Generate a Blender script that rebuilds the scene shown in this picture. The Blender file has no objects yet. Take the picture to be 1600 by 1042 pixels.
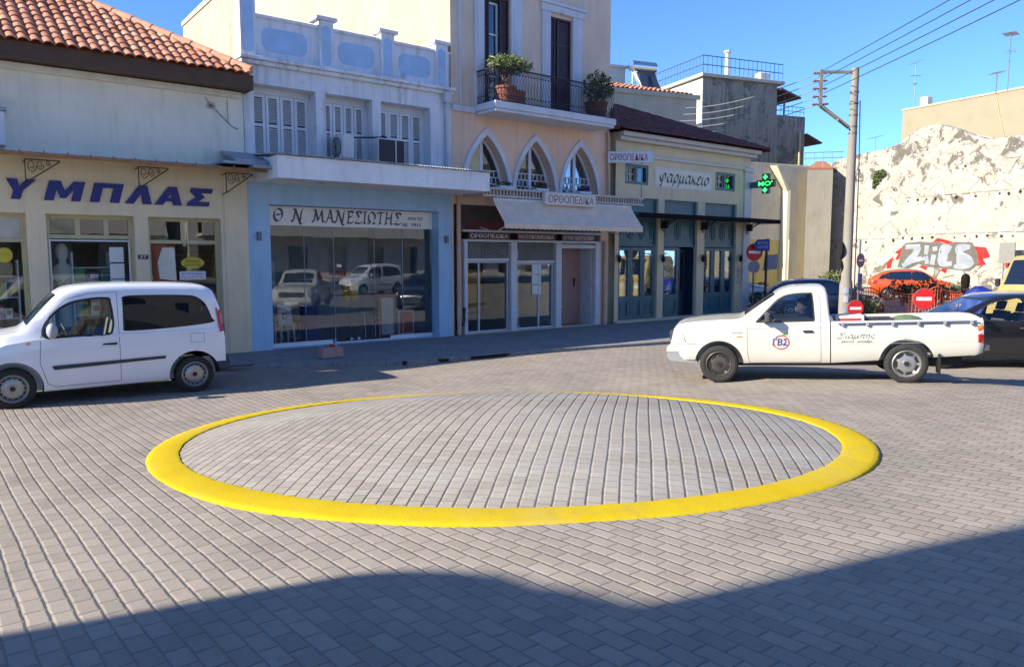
import bpy, bmesh, math, random
from mathutils import Vector, Matrix
from math import radians as R, sin, cos, pi, hypot, atan2
random.seed(7)
sc = bpy.context.scene
C = bpy.context.collection
# ------------------------------------------------------------------ camera
cam = bpy.data.objects.new('camera', bpy.data.cameras.new('camera')); C.objects.link(cam)
cam.location = (0, 0, 2.1); cam.rotation_euler = (pi/2 - math.atan(119/1180), 0, 0)
cam.data.sensor_width = 36; cam.data.lens = 36*1180/1600
cam.data.clip_start = .1; cam.data.clip_end = 2000
sc.camera = cam
# ------------------------------------------------------------------ light
A = R(38.332); E1 = Vector((cos(A), sin(A), 0)); N1 = Vector((-sin(A), cos(A), 0)); D = 16.788
SU, SN = -.959, .283                                   # sun direction, along the street and behind the facades
sd = E1*SU + N1*SN; EL = R(28)
w = bpy.data.worlds.new('World'); sc.world = w; w.use_nodes = True
nt = w.node_tree; bg = nt.nodes['Background']
sky = nt.nodes.new('ShaderNodeTexSky'); sky.sky_type = 'NISHITA'; sky.sun_disc = False
sky.sun_elevation = EL; sky.sun_rotation = atan2(sd.x, sd.y); sky.altitude = 5000
sky.air_density = 1.0; sky.dust_density = 0.0; sky.ozone_density = 8.0
nt.links.new(sky.outputs[0], bg.inputs[0]); bg.inputs[1].default_value = .122
L = bpy.data.lights.new('sun', 'SUN'); L.energy = 3.45; L.angle = R(.5); L.color = (1, .91, .77)
so = bpy.data.objects.new('sun', L); C.objects.link(so)
so.rotation_euler = Vector((sd.x*cos(EL), sd.y*cos(EL), sin(EL))).to_track_quat('Z', 'Y').to_euler()
sc.view_settings.view_transform = 'Standard'; sc.view_settings.look = 'None'
sc.view_settings.exposure = 1.6; sc.view_settings.gamma = 1
sc.cycles.max_bounces = 8; sc.cycles.transparent_max_bounces = 16; sc.cycles.caustics_reflective = False
sc.cycles.caustics_refractive = False; sc.cycles.sample_clamp_indirect = 6

def FW(u, w, z):                                       # street frame (along facades, into buildings, up) -> world
    p = E1*u + N1*(D+w); return Vector((p.x, p.y, z))
def WF(x, y): v = Vector((x, y, 0)); return v.dot(E1), v.dot(N1)-D
def gz(x, y):                                          # road height: falls from the viewer, then level
    v = Vector((x, y, 0)); return gus(v.dot(E1), v.dot(N1))
def gus(u, s):
    t = max(0., min(1., (u-11.8)/3.5)); t = t*t*(3-2*t); return gs(s)*(1-t)-.095*t
def gs(s):
    if s < -4: return .48+.22-.02*0
    k = .48-.055*s
    lo = -.0975
    h = .35
    d = k-lo
    return lo + (d + math.sqrt(d*d+h*h*.04))/2         # soft knee
# ------------------------------------------------------------------ materials
MATS = {}
def srgb(h):
    h = h.lstrip('#'); c = [int(h[i:i+2], 16)/255 for i in (0, 2, 4)]
    return tuple((x/12.92 if x <= .04045 else ((x+.055)/1.055)**2.4) for x in c)
class NT:
    def __init__(s, name):
        s.m = bpy.data.materials.new(name); s.m.use_nodes = True; s.t = s.m.node_tree
        s.b = s.t.nodes['Principled BSDF']; s.out = s.t.nodes['Material Output']
        s.co = s.n('ShaderNodeTexCoord').outputs['Object']
    def n(s, k, **kw):
        x = s.t.nodes.new(k)
        for a, b in kw.items(): setattr(x, a, b)
        return x
    def l(s, a, b): s.t.links.new(a, b)
    def mapv(s, sx, sy, sz, rot=(0, 0, 0)):
        x = s.n('ShaderNodeMapping'); x.inputs['Scale'].default_value = (sx, sy, sz); x.inputs['Rotation'].default_value = rot
        s.l(s.co, x.inputs[0]); return x.outputs[0]
    def noise(s, scale, detail=4, rough=.6, vec=None, dist=0):
        x = s.n('ShaderNodeTexNoise'); x.inputs['Scale'].default_value = scale; x.inputs['Detail'].default_value = detail
        x.inputs['Roughness'].default_value = rough; x.inputs['Distortion'].default_value = dist
        s.l(vec or s.co, x.inputs['Vector']); return x.outputs['Fac']
    def ramp(s, fac, a, b, ca=0., cb=1.):
        x = s.n('ShaderNodeMapRange'); x.inputs[1].default_value = a; x.inputs[2].default_value = b
        x.inputs[3].default_value = ca; x.inputs[4].default_value = cb; s.l(fac, x.inputs[0]); return x.outputs[0]
    def mix(s, fac, a, b, mode='MIX'):
        x = s.n('ShaderNodeMix', data_type='RGBA', blend_type=mode)
        for sock, v in ((x.inputs[0], fac), (x.inputs[6], a), (x.inputs[7], b)):
            if hasattr(v, 'is_linked'): s.l(v, sock)
            elif isinstance(v, (int, float)): sock.default_value = v
            else: sock.default_value = (*v, 1)
        return x.outputs[2]
    def math(s, op, a, b=0.):
        x = s.n('ShaderNodeMath', operation=op)
        for i, v in enumerate((a, b)):
            if hasattr(v, 'is_linked'): s.l(v, x.inputs[i])
            else: x.inputs[i].default_value = v
        return x.outputs[0]
    def bump(s, h, strength, dist=.01):
        x = s.n('ShaderNodeBump'); x.inputs['Strength'].default_value = strength; x.inputs['Distance'].default_value = dist
        s.l(h, x.inputs['Height'])
        if s.b.inputs['Normal'].is_linked: s.l(s.b.inputs['Normal'].links[0].from_socket, x.inputs['Normal'])
        s.l(x.outputs[0], s.b.inputs['Normal'])
    def col(s, c): s.l(c, s.b.inputs['Base Color']) if hasattr(c, 'is_linked') else setattr(s.b.inputs['Base Color'], 'default_value', (*c, 1))
    def set(s, **k):
        for a, v in k.items(): s.b.inputs[a.replace('_', ' ')].default_value = v
def M(name, c, rough=.6, var=.12, scale=4., metal=0., bump=0., bscale=60., coat=0., spec=.5, emit=0.):
    if name in MATS: return MATS[name]
    if isinstance(c, str): c = srgb(c)
    q = NT(name); nz = q.ramp(q.noise(scale), .3, .7)
    q.col(q.mix(nz, tuple(x*(1-var) for x in c), tuple(min(1, x*(1+var)) for x in c)))
    q.l(q.ramp(q.noise(scale*3), .3, .7, max(.02, rough-.06), min(1, rough+.06)), q.b.inputs['Roughness'])
    q.set(Metallic=metal, Coat_Weight=coat, Coat_Roughness=.04, Specular_IOR_Level=spec)
    if bump: q.bump(q.noise(bscale, 3), bump, .006)
    if emit: q.b.inputs['Emission Color'].default_value = (*c, 1); q.b.inputs['Emission Strength'].default_value = emit
    MATS[name] = q.m; return q.m
def plaster(name, c, stain='#5a5148', amt=.35, patch=None, pamt=0., bump=.35, streak=1.):
    if name in MATS: return MATS[name]
    c = srgb(c) if isinstance(c, str) else c; q = NT(name)
    a = q.mix(q.ramp(q.noise(.9, 5), .3, .7), tuple(x*.9 for x in c), tuple(min(1, x*1.07) for x in c))
    st = q.noise(1.6, 6, .65, q.mapv(3.0, 3.0, .35))
    f = q.math('MULTIPLY', q.ramp(st, .5, .74), amt*streak); a = q.mix(f, a, srgb(stain))
    f = q.math('MULTIPLY', q.ramp(q.noise(2.6, 8, .72), .58, .75), amt*.8); a = q.mix(f, a, srgb(stain))
    if patch:
        f = q.math('MULTIPLY', q.ramp(q.noise(1.1, 7, .7, dist=.6), .54, .565), pamt); a = q.mix(f, a, srgb(patch))
    a = q.mix(.06, a, q.mix(q.noise(90, 2), (0, 0, 0), (1, 1, 1)), 'OVERLAY')
    q.col(a); q.set(Roughness=.9, Specular_IOR_Level=.2)
    q.bump(q.noise(7, 8, .7), bump, .02); q.bump(q.noise(120, 2), .25, .003)
    MATS[name] = q.m; return q.m
def glass(name, tint=(.8, .88, .86), refl=.06, rough=.0, dark=0., fk=1.3):
    if name in MATS: return MATS[name]
    q = NT(name); q.t.nodes.remove(q.b)
    tr = q.n('ShaderNodeBsdfTransparent'); tr.inputs[0].default_value = (*tint, 1)
    gl = q.n('ShaderNodeBsdfGlossy'); gl.inputs['Roughness'].default_value = rough; gl.inputs[0].default_value = (.95, .97, 1, 1)
    bp = q.n('ShaderNodeBump'); bp.inputs['Strength'].default_value = .05; bp.inputs['Distance'].default_value = .02
    q.l(q.noise(1.3, 2), bp.inputs['Height']); q.l(bp.outputs[0], gl.inputs['Normal'])
    fr = q.n('ShaderNodeFresnel'); fr.inputs[0].default_value = 1.5
    f = q.math('ADD', q.math('MULTIPLY', fr.outputs[0], fk), refl); f = q.math('MINIMUM', f, .95)
    mx = q.n('ShaderNodeMixShader'); q.l(f, mx.inputs[0]); q.l(tr.outputs[0], mx.inputs[1]); q.l(gl.outputs[0], mx.inputs[2])
    if dark:
        df = q.n('ShaderNodeBsdfDiffuse'); df.inputs[0].default_value = (.008, .01, .014, 1)
        m2 = q.n('ShaderNodeMixShader'); m2.inputs[0].default_value = dark
        q.l(tr.outputs[0], m2.inputs[1]); q.l(df.outputs[0], m2.inputs[2]); q.l(m2.outputs[0], mx.inputs[1])
    q.l(mx.outputs[0], q.out.inputs[0]); MATS[name] = q.m; return q.m
def pavers(name, c1, c2, mort, L_, W_, mortar=.010, turn=0., bump=.55, wob=.02, tint=None, line=None, lw=.012, cross=1.):
    q = NT(name)
    nz = q.n('ShaderNodeTexNoise'); nz.inputs['Scale'].default_value = .45; nz.inputs['Detail'].default_value = 1.5; q.l(q.co, nz.inputs['Vector'])
    sub = q.n('ShaderNodeVectorMath', operation='SUBTRACT'); q.l(nz.outputs['Color'], sub.inputs[0]); sub.inputs[1].default_value = (.5, .5, .5)
    mul = q.n('ShaderNodeVectorMath', operation='SCALE'); q.l(sub.outputs[0], mul.inputs[0]); mul.inputs['Scale'].default_value = wob*4
    n2 = q.n('ShaderNodeTexNoise'); n2.inputs['Scale'].default_value = 7; n2.inputs['Detail'].default_value = 2; q.l(q.co, n2.inputs['Vector'])
    s2 = q.n('ShaderNodeVectorMath', operation='SUBTRACT'); q.l(n2.outputs['Color'], s2.inputs[0]); s2.inputs[1].default_value = (.5, .5, .5)
    m2 = q.n('ShaderNodeVectorMath', operation='SCALE'); q.l(s2.outputs[0], m2.inputs[0]); m2.inputs['Scale'].default_value = .012
    ad = q.n('ShaderNodeVectorMath', operation='ADD'); q.l(q.co, ad.inputs[0]); q.l(mul.outputs[0], ad.inputs[1])
    a2 = q.n('ShaderNodeVectorMath', operation='ADD'); q.l(ad.outputs[0], a2.inputs[0]); q.l(m2.outputs[0], a2.inputs[1])
    mp = q.n('ShaderNodeMapping'); mp.inputs['Rotation'].default_value = (0, 0, turn); q.l(a2.outputs[0], mp.inputs[0])
    sp = q.n('ShaderNodeSeparateXYZ'); q.l(mp.outputs[0], sp.inputs[0])
    cb = q.n('ShaderNodeCombineXYZ'); q.l(sp.outputs[1], cb.inputs[0]); q.l(sp.outputs[0], cb.inputs[1])
    def brick(ms, smooth):
        b = q.n('ShaderNodeTexBrick', offset=.5, offset_frequency=2); q.l(cb.outputs[0], b.inputs['Vector'])
        b.inputs['Scale'].default_value = 1; b.inputs['Mortar Size'].default_value = ms; b.inputs['Mortar Smooth'].default_value = smooth
        b.inputs['Brick Width'].default_value = L_; b.inputs['Row Height'].default_value = W_
        b.inputs['Color1'].default_value = (*c1, 1); b.inputs['Color2'].default_value = (*c2, 1); b.inputs['Mortar'].default_value = (*mort, 1)
        return b
    b1 = brick(mortar*.55, .3); b2 = brick(mortar*1.5, 1.)
    b0 = brick(.0001, 0.); a = q.mix(q.math('MULTIPLY', b1.outputs['Fac'], cross), b0.outputs['Color'], mort)
    fx = q.math('FRACT', q.math('DIVIDE', sp.outputs[0], W_)); dd = q.math('MULTIPLY', q.math('MINIMUM', fx, q.math('SUBTRACT', 1., fx)), W_)
    ln = q.ramp(dd, lw, lw*.25)
    if line: a = q.mix(ln, a, line)
    a = q.mix(q.math('MULTIPLY', q.ramp(q.noise(.35, 6, .65), .42, .7), .38), a, tuple(x*1.35 for x in c1))
    a = q.mix(q.math('MULTIPLY', q.ramp(q.noise(1.3, 7, .7), .5, .75), .35), a, tuple(x*.55 for x in c2))
    a = q.mix(q.math('MULTIPLY', q.ramp(q.noise(9, 4, .7), .62, .72), .35), a, tuple(x*.5 for x in c2))
    if tint: a = q.mix(q.math('MULTIPLY', q.ramp(q.noise(1.1, 5, .6, q.mapv(.35, 1.3, 1)), .5, .68), .35), a, tint)
    a = q.mix(.28, a, q.mix(q.ramp(q.noise(160, 3, .7), .3, .7), (.1, .1, .1), (.9, .9, .9)), 'OVERLAY')
    q.col(a); q.set(Roughness=.82, Specular_IOR_Level=.3)
    h = q.math('SUBTRACT', 1., q.math('MAXIMUM', q.math('MULTIPLY', b2.outputs['Fac'], cross), q.ramp(dd, lw*1.6, 0.)))
    q.bump(h, bump, .016); q.bump(q.noise(70, 4, .7), .35, .004); q.bump(q.noise(3.2, 2), .25, .02)
    MATS[name] = q.m; return q.m
# ------------------------------------------------------------------ mesh builder
class MB:
    def __init__(s): s.v = []; s.f = []; s.i = []; s.m = 0
    def face(s, pts):
        k = len(s.v); s.v += [Vector(p) for p in pts]; s.f.append(list(range(k, k+len(pts)))); s.i.append(s.m); return s
    def mesh(s, vs, fs):
        k = len(s.v); s.v += [Vector(p) for p in vs]
        for f in fs: s.f.append([a+k for a in f]); s.i.append(s.m)
        return s
    def box(s, x0, x1, y0, y1, z0, z1, ch=0.):
        if ch and min(x1-x0, y1-y0, z1-z0) > 2.2*ch:
            bm = bmesh.new(); bmesh.ops.create_cube(bm, size=1)
            for v in bm.verts: v.co = ((x0+x1)/2+v.co.x*(x1-x0), (y0+y1)/2+v.co.y*(y1-y0), (z0+z1)/2+v.co.z*(z1-z0))
            bmesh.ops.bevel(bm, geom=list(bm.edges), offset=ch, segments=1, affect='EDGES', profile=.5)
            bm.verts.ensure_lookup_table(); bm.verts.index_update()
            s.mesh([v.co.copy() for v in bm.verts], [[v.index for v in f.verts] for f in bm.faces]); bm.free(); return s
        v = [(x, y, z) for z in (z0, z1) for y in (y0, y1) for x in (x0, x1)]
        return s.mesh(v, [(0, 2, 3, 1), (4, 5, 7, 6), (0, 1, 5, 4), (2, 6, 7, 3), (0, 4, 6, 2), (1, 3, 7, 5)])
    def prism(s, poly, ax, a, b):                       # extrude a polygon along axis ax between a and b
        def p(q, t):
            return {0: (t, q[0], q[1]), 1: (q[0], t, q[1]), 2: (q[0], q[1], t)}[ax]
        n = len(poly); v = [p(q, a) for q in poly]+[p(q, b) for q in poly]
        return s.mesh(v, [list(range(n))[::-1], list(range(n, 2*n))]+[(i, (i+1) % n, n+(i+1) % n, n+i) for i in range(n)])
    def cyl(s, p0, p1, r0, r1=None, n=12, cap=True):
        r1 = r0 if r1 is None else r1; p0 = Vector(p0); p1 = Vector(p1); d = p1-p0
        if d.length < 1e-6: return s
        q = d.to_track_quat('Z', 'Y'); v = []
        for p, r in ((p0, r0), (p1, r1)):
            v += [p+q @ Vector((cos(2*pi*i/n)*r, sin(2*pi*i/n)*r, 0)) for i in range(n)]
        f = [(i, (i+1) % n, n+(i+1) % n, n+i) for i in range(n)]
        if cap: f += [list(range(n))[::-1], list(range(n, 2*n))]
        return s.mesh(v, f)
    def tube(s, pts, r, n=6):
        pts = [Vector(p) for p in pts]; rings = []
        for i, p in enumerate(pts):
            d = (pts[min(i+1, len(pts)-1)]-pts[max(i-1, 0)])
            q = d.normalized().to_track_quat('Z', 'Y') if d.length else None
            rr = r[i] if isinstance(r, (list, tuple)) else r
            rings.append([p+q @ Vector((cos(2*pi*k/n)*rr, sin(2*pi*k/n)*rr, 0)) for k in range(n)])
        v = [a for g in rings for a in g]; f = []
        for i in range(len(rings)-1):
            f += [(i*n+k, i*n+(k+1) % n, (i+1)*n+(k+1) % n, (i+1)*n+k) for k in range(n)]
        f += [list(range(n))[::-1], [(len(rings)-1)*n+k for k in range(n)]]
        return s.mesh(v, f)
    def lathe(s, prof, c=(0, 0, 0), n=20, ax=2, sx=1., sy=1., cap=True):
        v = []; m = len(prof)
        for r, z in prof:
            for k in range(n):
                a = 2*pi*k/n; x, y = cos(a)*r*sx, sin(a)*r*sy
                p = {2: (x, y, z), 1: (x, z, y), 0: (z, x, y)}[ax]; v.append((c[0]+p[0], c[1]+p[1], c[2]+p[2]))
        f = [(i*n+k, i*n+(k+1) % n, (i+1)*n+(k+1) % n, (i+1)*n+k) for i in range(m-1) for k in range(n)]
        if cap: f += [list(range(n))[::-1], [(m-1)*n+k for k in range(n)]]
        return s.mesh(v, f)
    def grid(s, fn, nu, nv):
        v = [fn(i/nu, j/nv) for j in range(nv+1) for i in range(nu+1)]
        return s.mesh(v, [(j*(nu+1)+i, j*(nu+1)+i+1, (j+1)*(nu+1)+i+1, (j+1)*(nu+1)+i) for j in range(nv) for i in range(nu)])
    def ball(s, c, r, n=12, m=8, sc_=(1, 1, 1)):
        return s.lathe([(max(.001, sin(pi*j/m))*r, -cos(pi*j/m)*r*sc_[2]) for j in range(m+1)], c, n, 2, sc_[0], sc_[1])
BASE = {}
def link(name, mb, mats, off=(0, 0, 0), smooth=None):
    me = bpy.data.meshes.new(name); o_ = Vector(off)
    me.from_pydata([v-o_ for v in mb.v], [], mb.f)
    for m in (mats if isinstance(mats, (list, tuple)) else [mats]): me.materials.append(m)
    me.polygons.foreach_set('material_index', mb.i); me.update()
    bm = bmesh.new(); bm.from_mesh(me); bmesh.ops.remove_doubles(bm, verts=bm.verts, dist=.0004) if smooth else None
    bmesh.ops.recalc_face_normals(bm, faces=bm.faces); bm.to_mesh(me); bm.free()
    if smooth:
        me.polygons.foreach_set('use_smooth', [True]*len(me.polygons)); me.set_sharp_from_angle(angle=R(smooth))
    o = bpy.data.objects.new(name, me); C.objects.link(o); return o
def place(o, base, frame, rot=0.):
    if frame == 'F': o.location = FW(*base); o.rotation_euler = (0, 0, A+rot)
    else: o.location = base; o.rotation_euler = (0, 0, rot)
def tagit(o, label=None, cat=None, group=None, kind=None):
    for k, v in (('label', label), ('category', cat), ('group', group), ('kind', kind)):
        if v: o[k] = v
    return o
def thing(name, label, cat, base, frame='F', rot=0., group=None, local=False):
    o = bpy.data.objects.new(name, None); C.objects.link(o); o.empty_display_size = .2
    place(o, base, frame, rot); BASE[o.name] = (0, 0, 0) if local else base
    return tagit(o, label, cat, group)
def part(name, mb, mats, parent, smooth=None, label=None):
    r = parent
    while r.parent: r = r.parent
    o = link(name, mb, mats, BASE[r.name], smooth); o.parent = parent
    if label: o['label'] = label
    return o
def solo(name, mb, mats, label, cat, base, frame='F', rot=0., group=None, smooth=None, local=False):
    o = link(name, mb, mats, (0, 0, 0) if local else base, smooth); place(o, base, frame, rot)
    BASE[o.name] = (0, 0, 0) if local else base
    return tagit(o, label, cat, group)
def struct(name, mb, mats, base=(0, 0, 0), frame='F', smooth=None, kind='structure'):
    o = link(name, mb, mats, base, smooth); place(o, base, frame); o['kind'] = kind; return o
def dup(root, group=None, label=None):
    r = root.copy(); C.objects.link(r)
    if label: r['label'] = label
    if group: r['group'] = group
    def rec(a, b):
        for ch in list(a.children):
            if ch.name in done: continue
            c = ch.copy(); C.objects.link(c); done.add(c.name); c.parent = b; rec(ch, c)
    done = set(); rec(root, r); BASE[r.name] = BASE[root.name]; return r
# wall facing -y (the street) with rectangular openings; reveals go back by depth
def wall(mb, x0, x1, z0, z1, y, holes=(), depth=.25, skip=()):
    xs = sorted({x0, x1, *[a for h in holes for a in h[:2]], *[a for h in skip for a in h[:2]]})
    zs = sorted({z0, z1, *[a for h in holes for a in h[2:4]], *[a for h in skip for a in h[2:4]]})
    xs = [a for a in xs if x0 <= a <= x1]; zs = [a for a in zs if z0 <= a <= z1]
    for a, b in zip(xs, xs[1:]):
        for c, d in zip(zs, zs[1:]):
            m, n_ = (a+b)/2, (c+d)/2
            if any(h[0] < m < h[1] and h[2] < n_ < h[3] for h in list(holes)+list(skip)): continue
            mb.face([(a, y, c), (b, y, c), (b, y, d), (a, y, d)])
    for h in holes:
        a, b, c, d = h[:4]; dp = h[4] if len(h) > 4 else depth; q = y+dp
        mb.face([(a, y, c), (a, y, d), (a, q, d), (a, q, c)]); mb.face([(b, y, c), (b, q, c), (b, q, d), (b, y, d)])
        mb.face([(a, y, d), (b, y, d), (b, q, d), (a, q, d)]); mb.face([(a, y, c), (a, q, c), (b, q, c), (b, y, c)])
    return mb
def frame_mb(mb, x0, x1, z0, z1, y, t=.06, d=.06, bars_x=(), bars_z=()):
    mb.box(x0, x0+t, y, y+d, z0, z1); mb.box(x1-t, x1, y, y+d, z0, z1)
    mb.box(x0+t, x1-t, y, y+d, z1-t, z1); mb.box(x0+t, x1-t, y, y+d, z0, z0+t)
    for b in bars_x: mb.box(b-t/2, b+t/2, y+.004, y+d-.004, z0+t, z1-t)
    for b in bars_z: mb.box(x0+t, x1-t, y+.008, y+d-.008, b-t/2, b+t/2)
    return mb
def pane_mb(x0, x1, z0, z1, y): return MB().box(x0, x1, y, y+.012, z0, z1)
# text -> flat mesh in (x, z) fitted to a box
def text_geo(txt, bold=0., shear=0.):
    cu = bpy.data.curves.new('t', 'FONT'); cu.body = txt; cu.size = 1; cu.offset = bold; cu.shear = shear; cu.resolution_u = 3
    o = bpy.data.objects.new('t', cu); C.objects.link(o); dg = bpy.context.evaluated_depsgraph_get(); dg.update()
    e = o.evaluated_get(dg); me = e.to_mesh(); vs = [v.co.copy() for v in me.vertices]; fs = [list(p.vertices) for p in me.polygons]
    e.to_mesh_clear(); bpy.data.objects.remove(o); bpy.data.curves.remove(cu); return vs, fs
def text_mb(mb, txt, x0, x1, z0, z1, fn, bold=.0, shear=0., keep=False):
    vs, fs = text_geo(txt, bold, shear)
    if not vs: return mb
    ax, bx = min(v.x for v in vs), max(v.x for v in vs); ay, by = min(v.y for v in vs), max(v.y for v in vs)
    sx = (x1-x0)/max(1e-6, bx-ax); sz = (z1-z0)/max(1e-6, by-ay)
    mb.mesh([fn(x0+(v.x-ax)*sx, z0+(v.y-ay)*sz) for v in vs], fs); return mb
def slab_text(mb, txt, x0, x1, z0, z1, y, depth, bold=0., shear=0.):   # raised letters facing -y
    vs, fs = text_geo(txt, .03 if bold > .05 else 0., shear)
    ax, bx = min(v.x for v in vs), max(v.x for v in vs); ay, by = min(v.y for v in vs), max(v.y for v in vs)
    sx = (x1-x0)/(bx-ax); sz = (z1-z0)/(by-ay); P = [(x0+(v.x-ax)*sx, z0+(v.y-ay)*sz) for v in vs]
    n = len(P); mb.mesh([(p[0], y-depth, p[1]) for p in P], fs)
    cnt = {}
    for f in fs:
        for a, b in zip(f, f[1:]+f[:1]): cnt[(a, b)] = 1
    for (a, b) in cnt:
        if (b, a) not in cnt: mb.face([(P[a][0], y-depth, P[a][1]), (P[b][0], y-depth, P[b][1]), (P[b][0], y, P[b][1]), (P[a][0], y, P[a][1])])
    return mb
def spline(pts, k=6):
    out = []
    P = [pts[0]]+list(pts)+[pts[-1]]
    for i in range(1, len(P)-2):
        a, b, c, d = [Vector((*p, 0)) for p in P[i-1:i+3]]
        for j in range(k):
            t = j/k; out.append(.5*((2*b)+(c-a)*t+(2*a-5*b+4*c-d)*t*t+(3*b-a-3*c+d)*t**3))
    out.append(Vector((*pts[-1], 0))); return [(p.x, p.y) for p in out]
def pen(mb, strokes, fn, nib=(.03, .05), smooth=True):  # broad-nib lettering
    for s in strokes:
        q = spline(s) if smooth and len(s) > 2 else s
        for i, (a, b) in enumerate(zip(q, q[1:])):
            e = .0004*((i*7) % 5)
            mb.face([fn(a[0]-nib[0], a[1]-nib[1], e), fn(b[0]-nib[0], b[1]-nib[1], e), fn(b[0]+nib[0], b[1]+nib[1], e), fn(a[0]+nib[0], a[1]+nib[1], e)])
            tx, tz = b[0]-a[0], b[1]-a[1]; l = hypot(tx, tz) or 1; h = .016; nx, nz = -tz/l*h, tx/l*h   # hairline
            mb.face([fn(a[0]+nx, a[1]+nz, e+.0002), fn(b[0]+nx, b[1]+nz, e+.0002), fn(b[0]-nx, b[1]-nz, e+.0002), fn(a[0]-nx, a[1]-nz, e+.0002)])
    return mb
def leaves(mb, c, rad, n, size, up=.3, shell=.35, mats=1, asp=.45):
    for _ in range(n):
        while True:
            p = Vector((random.uniform(-1, 1), random.uniform(-1, 1), random.uniform(-1, 1)))
            if shell < p.length < 1: break
        p = Vector((p.x*rad[0], p.y*rad[1], p.z*rad[2]))+Vector(c)
        a = Vector((random.gauss(0, 1), random.gauss(0, 1), random.gauss(0, 1)+up)).normalized(); b = a.orthogonal().normalized()
        b = (Matrix.Rotation(random.uniform(0, 6.28), 3, a) @ b); s = size*random.uniform(.6, 1.3); t = a.cross(b)
        mb.m = random.randrange(mats)
        mb.face([p-b*s, p+t*s*asp, p+b*s-a*s*.25, p-t*s*asp])
    mb.m = 0; return mb
# ------------------------------------------------------------------ ground
PAV = pavers('road_pavers', (.315, .274, .225), (.245, .214, .178), (.12, .105, .09), .2, .112, mortar=.011, wob=.016, bump=.48, line=(.20, .178, .15), lw=.006, cross=.8)
mb = MB()
def lin(a, b, st): n = max(1, round((b-a)/st)); return [a+(b-a)*i/n for i in range(n)]
us = lin(-300, -40, 65)+lin(-40, -12, 7)+lin(-12, 34, .4)+lin(34, 80, 8)+lin(80, 400, 80)+[400]
ss = lin(-120, -30, 30)+lin(-30, -6, 3)+lin(-6, 19, .35)+lin(19, 60, 8)+lin(60, 500, 110)+[500]
def gh(u, s):
    t = max(0, 1-abs(u-8)/22)*max(0, 1-abs(s-7)/13)
    return gus(u, s)+t*.012*(sin(u*1.3+s*.6)+sin(s*1.1-u*.5)+.6*sin(u*2.7-s*2.2))
k = len(us)
mb.mesh([(u, s-D, gh(u, s)) for s in ss for u in us], [(j*k+i, j*k+i+1, (j+1)*k+i+1, (j+1)*k+i) for j in range(len(ss)-1) for i in range(k-1)])
struct('road', mb, PAV, smooth=60)

# roundabout: yellow mountable kerb around a paved dome
yel = NT('yellow_paint')
yc = yel.mix(yel.ramp(yel.noise(1.6, 5), .35, .7), (.50, .355, .006), (.56, .42, .010))
yc = yel.mix(yel.math('MULTIPLY', yel.ramp(yel.noise(11, 6, .7), .6, .72), .35), yc, (.44, .34, .09))
yc = yel.mix(yel.math('MULTIPLY', yel.ramp(yel.noise(.55, 3), .52, .64), .35), yc, (.42, .33, .12))
yel.col(yc); yel.set(Roughness=.9, Specular_IOR_Level=.15); yc = yel.mix(yel.math('MULTIPLY', yel.ramp(yel.noise(24, 7, .8), .61, .65), .6), yc, (.30, .25, .16)); yc = yel.mix(yel.math('MULTIPLY', yel.ramp(yel.noise(1.8, 8, .8, dist=1.2), .55, .64), .55), yc, (.42, .31, .05)); yel.col(yc); yel.bump(yel.noise(45, 5, .7), .5, .006); yel.bump(yel.noise(6, 3), .12, .02); yel = yel.m
DOME = pavers('island_pavers', (.33, .30, .255), (.26, .235, .2), (.13, .12, .105), .11, .122, mortar=.006, turn=R(9.6), bump=.5, wob=.014, tint=(.37, .375, .36), line=(.05, .044, .038), lw=.009, cross=.75)
EC = Vector((-.19, 8.37)); EA, EB = 3.9, 3.263; ax1 = Vector((-.924, .383)); ax2 = Vector((.383, .924))
ri = thing('roundabout', 'low oval traffic island with bright yellow kerb and grey paved dome', 'traffic island', (EC.x, EC.y, gz(*EC)), 'W')
def ell(t, off): p = EC+ax1*(cos(t)*(EA-off))+ax2*(sin(t)*(EB-off)); return p
n = 260; prof = [(-.004, -.05), (0, .008), (.012, .018), (.06, .024), (.28, .046), (.31, .04), (.325, .0)]
mb = MB(); vs = []
for j, (o_, h) in enumerate(prof):
    for i in range(n):
        t = 2*pi*i/n; jit = .003*sin(i*3.1)+.002*sin(i*7.7+1) if j < 3 else .004*sin(i*5.3)
        p = ell(t, o_+jit); vs.append((p.x, p.y, gz(p.x, p.y)+h+.003*sin(i*2.3+j)))
mb.mesh(vs, [(j*n+i, j*n+(i+1) % n, (j+1)*n+(i+1) % n, (j+1)*n+i) for j in range(len(prof)-1) for i in range(n)])
part('kerb_ring', mb, yel, ri, 50)
mb = MB(); vs = []; m = 18
for j in range(m+1):
    f = 1-j/m*.999
    for i in range(n):
        p0 = ell(2*pi*i/n, .31); p = EC+(p0-EC)*f
        vs.append((p.x, p.y, gz(p.x, p.y)+.028+.312*(1-f*f)))
mb.mesh(vs, [(j*n+i, j*n+(i+1) % n, (j+1)*n+(i+1) % n, (j+1)*n+i) for j in range(m) for i in range(n)])
part('paved_dome', mb, DOME, ri, 60)

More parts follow.
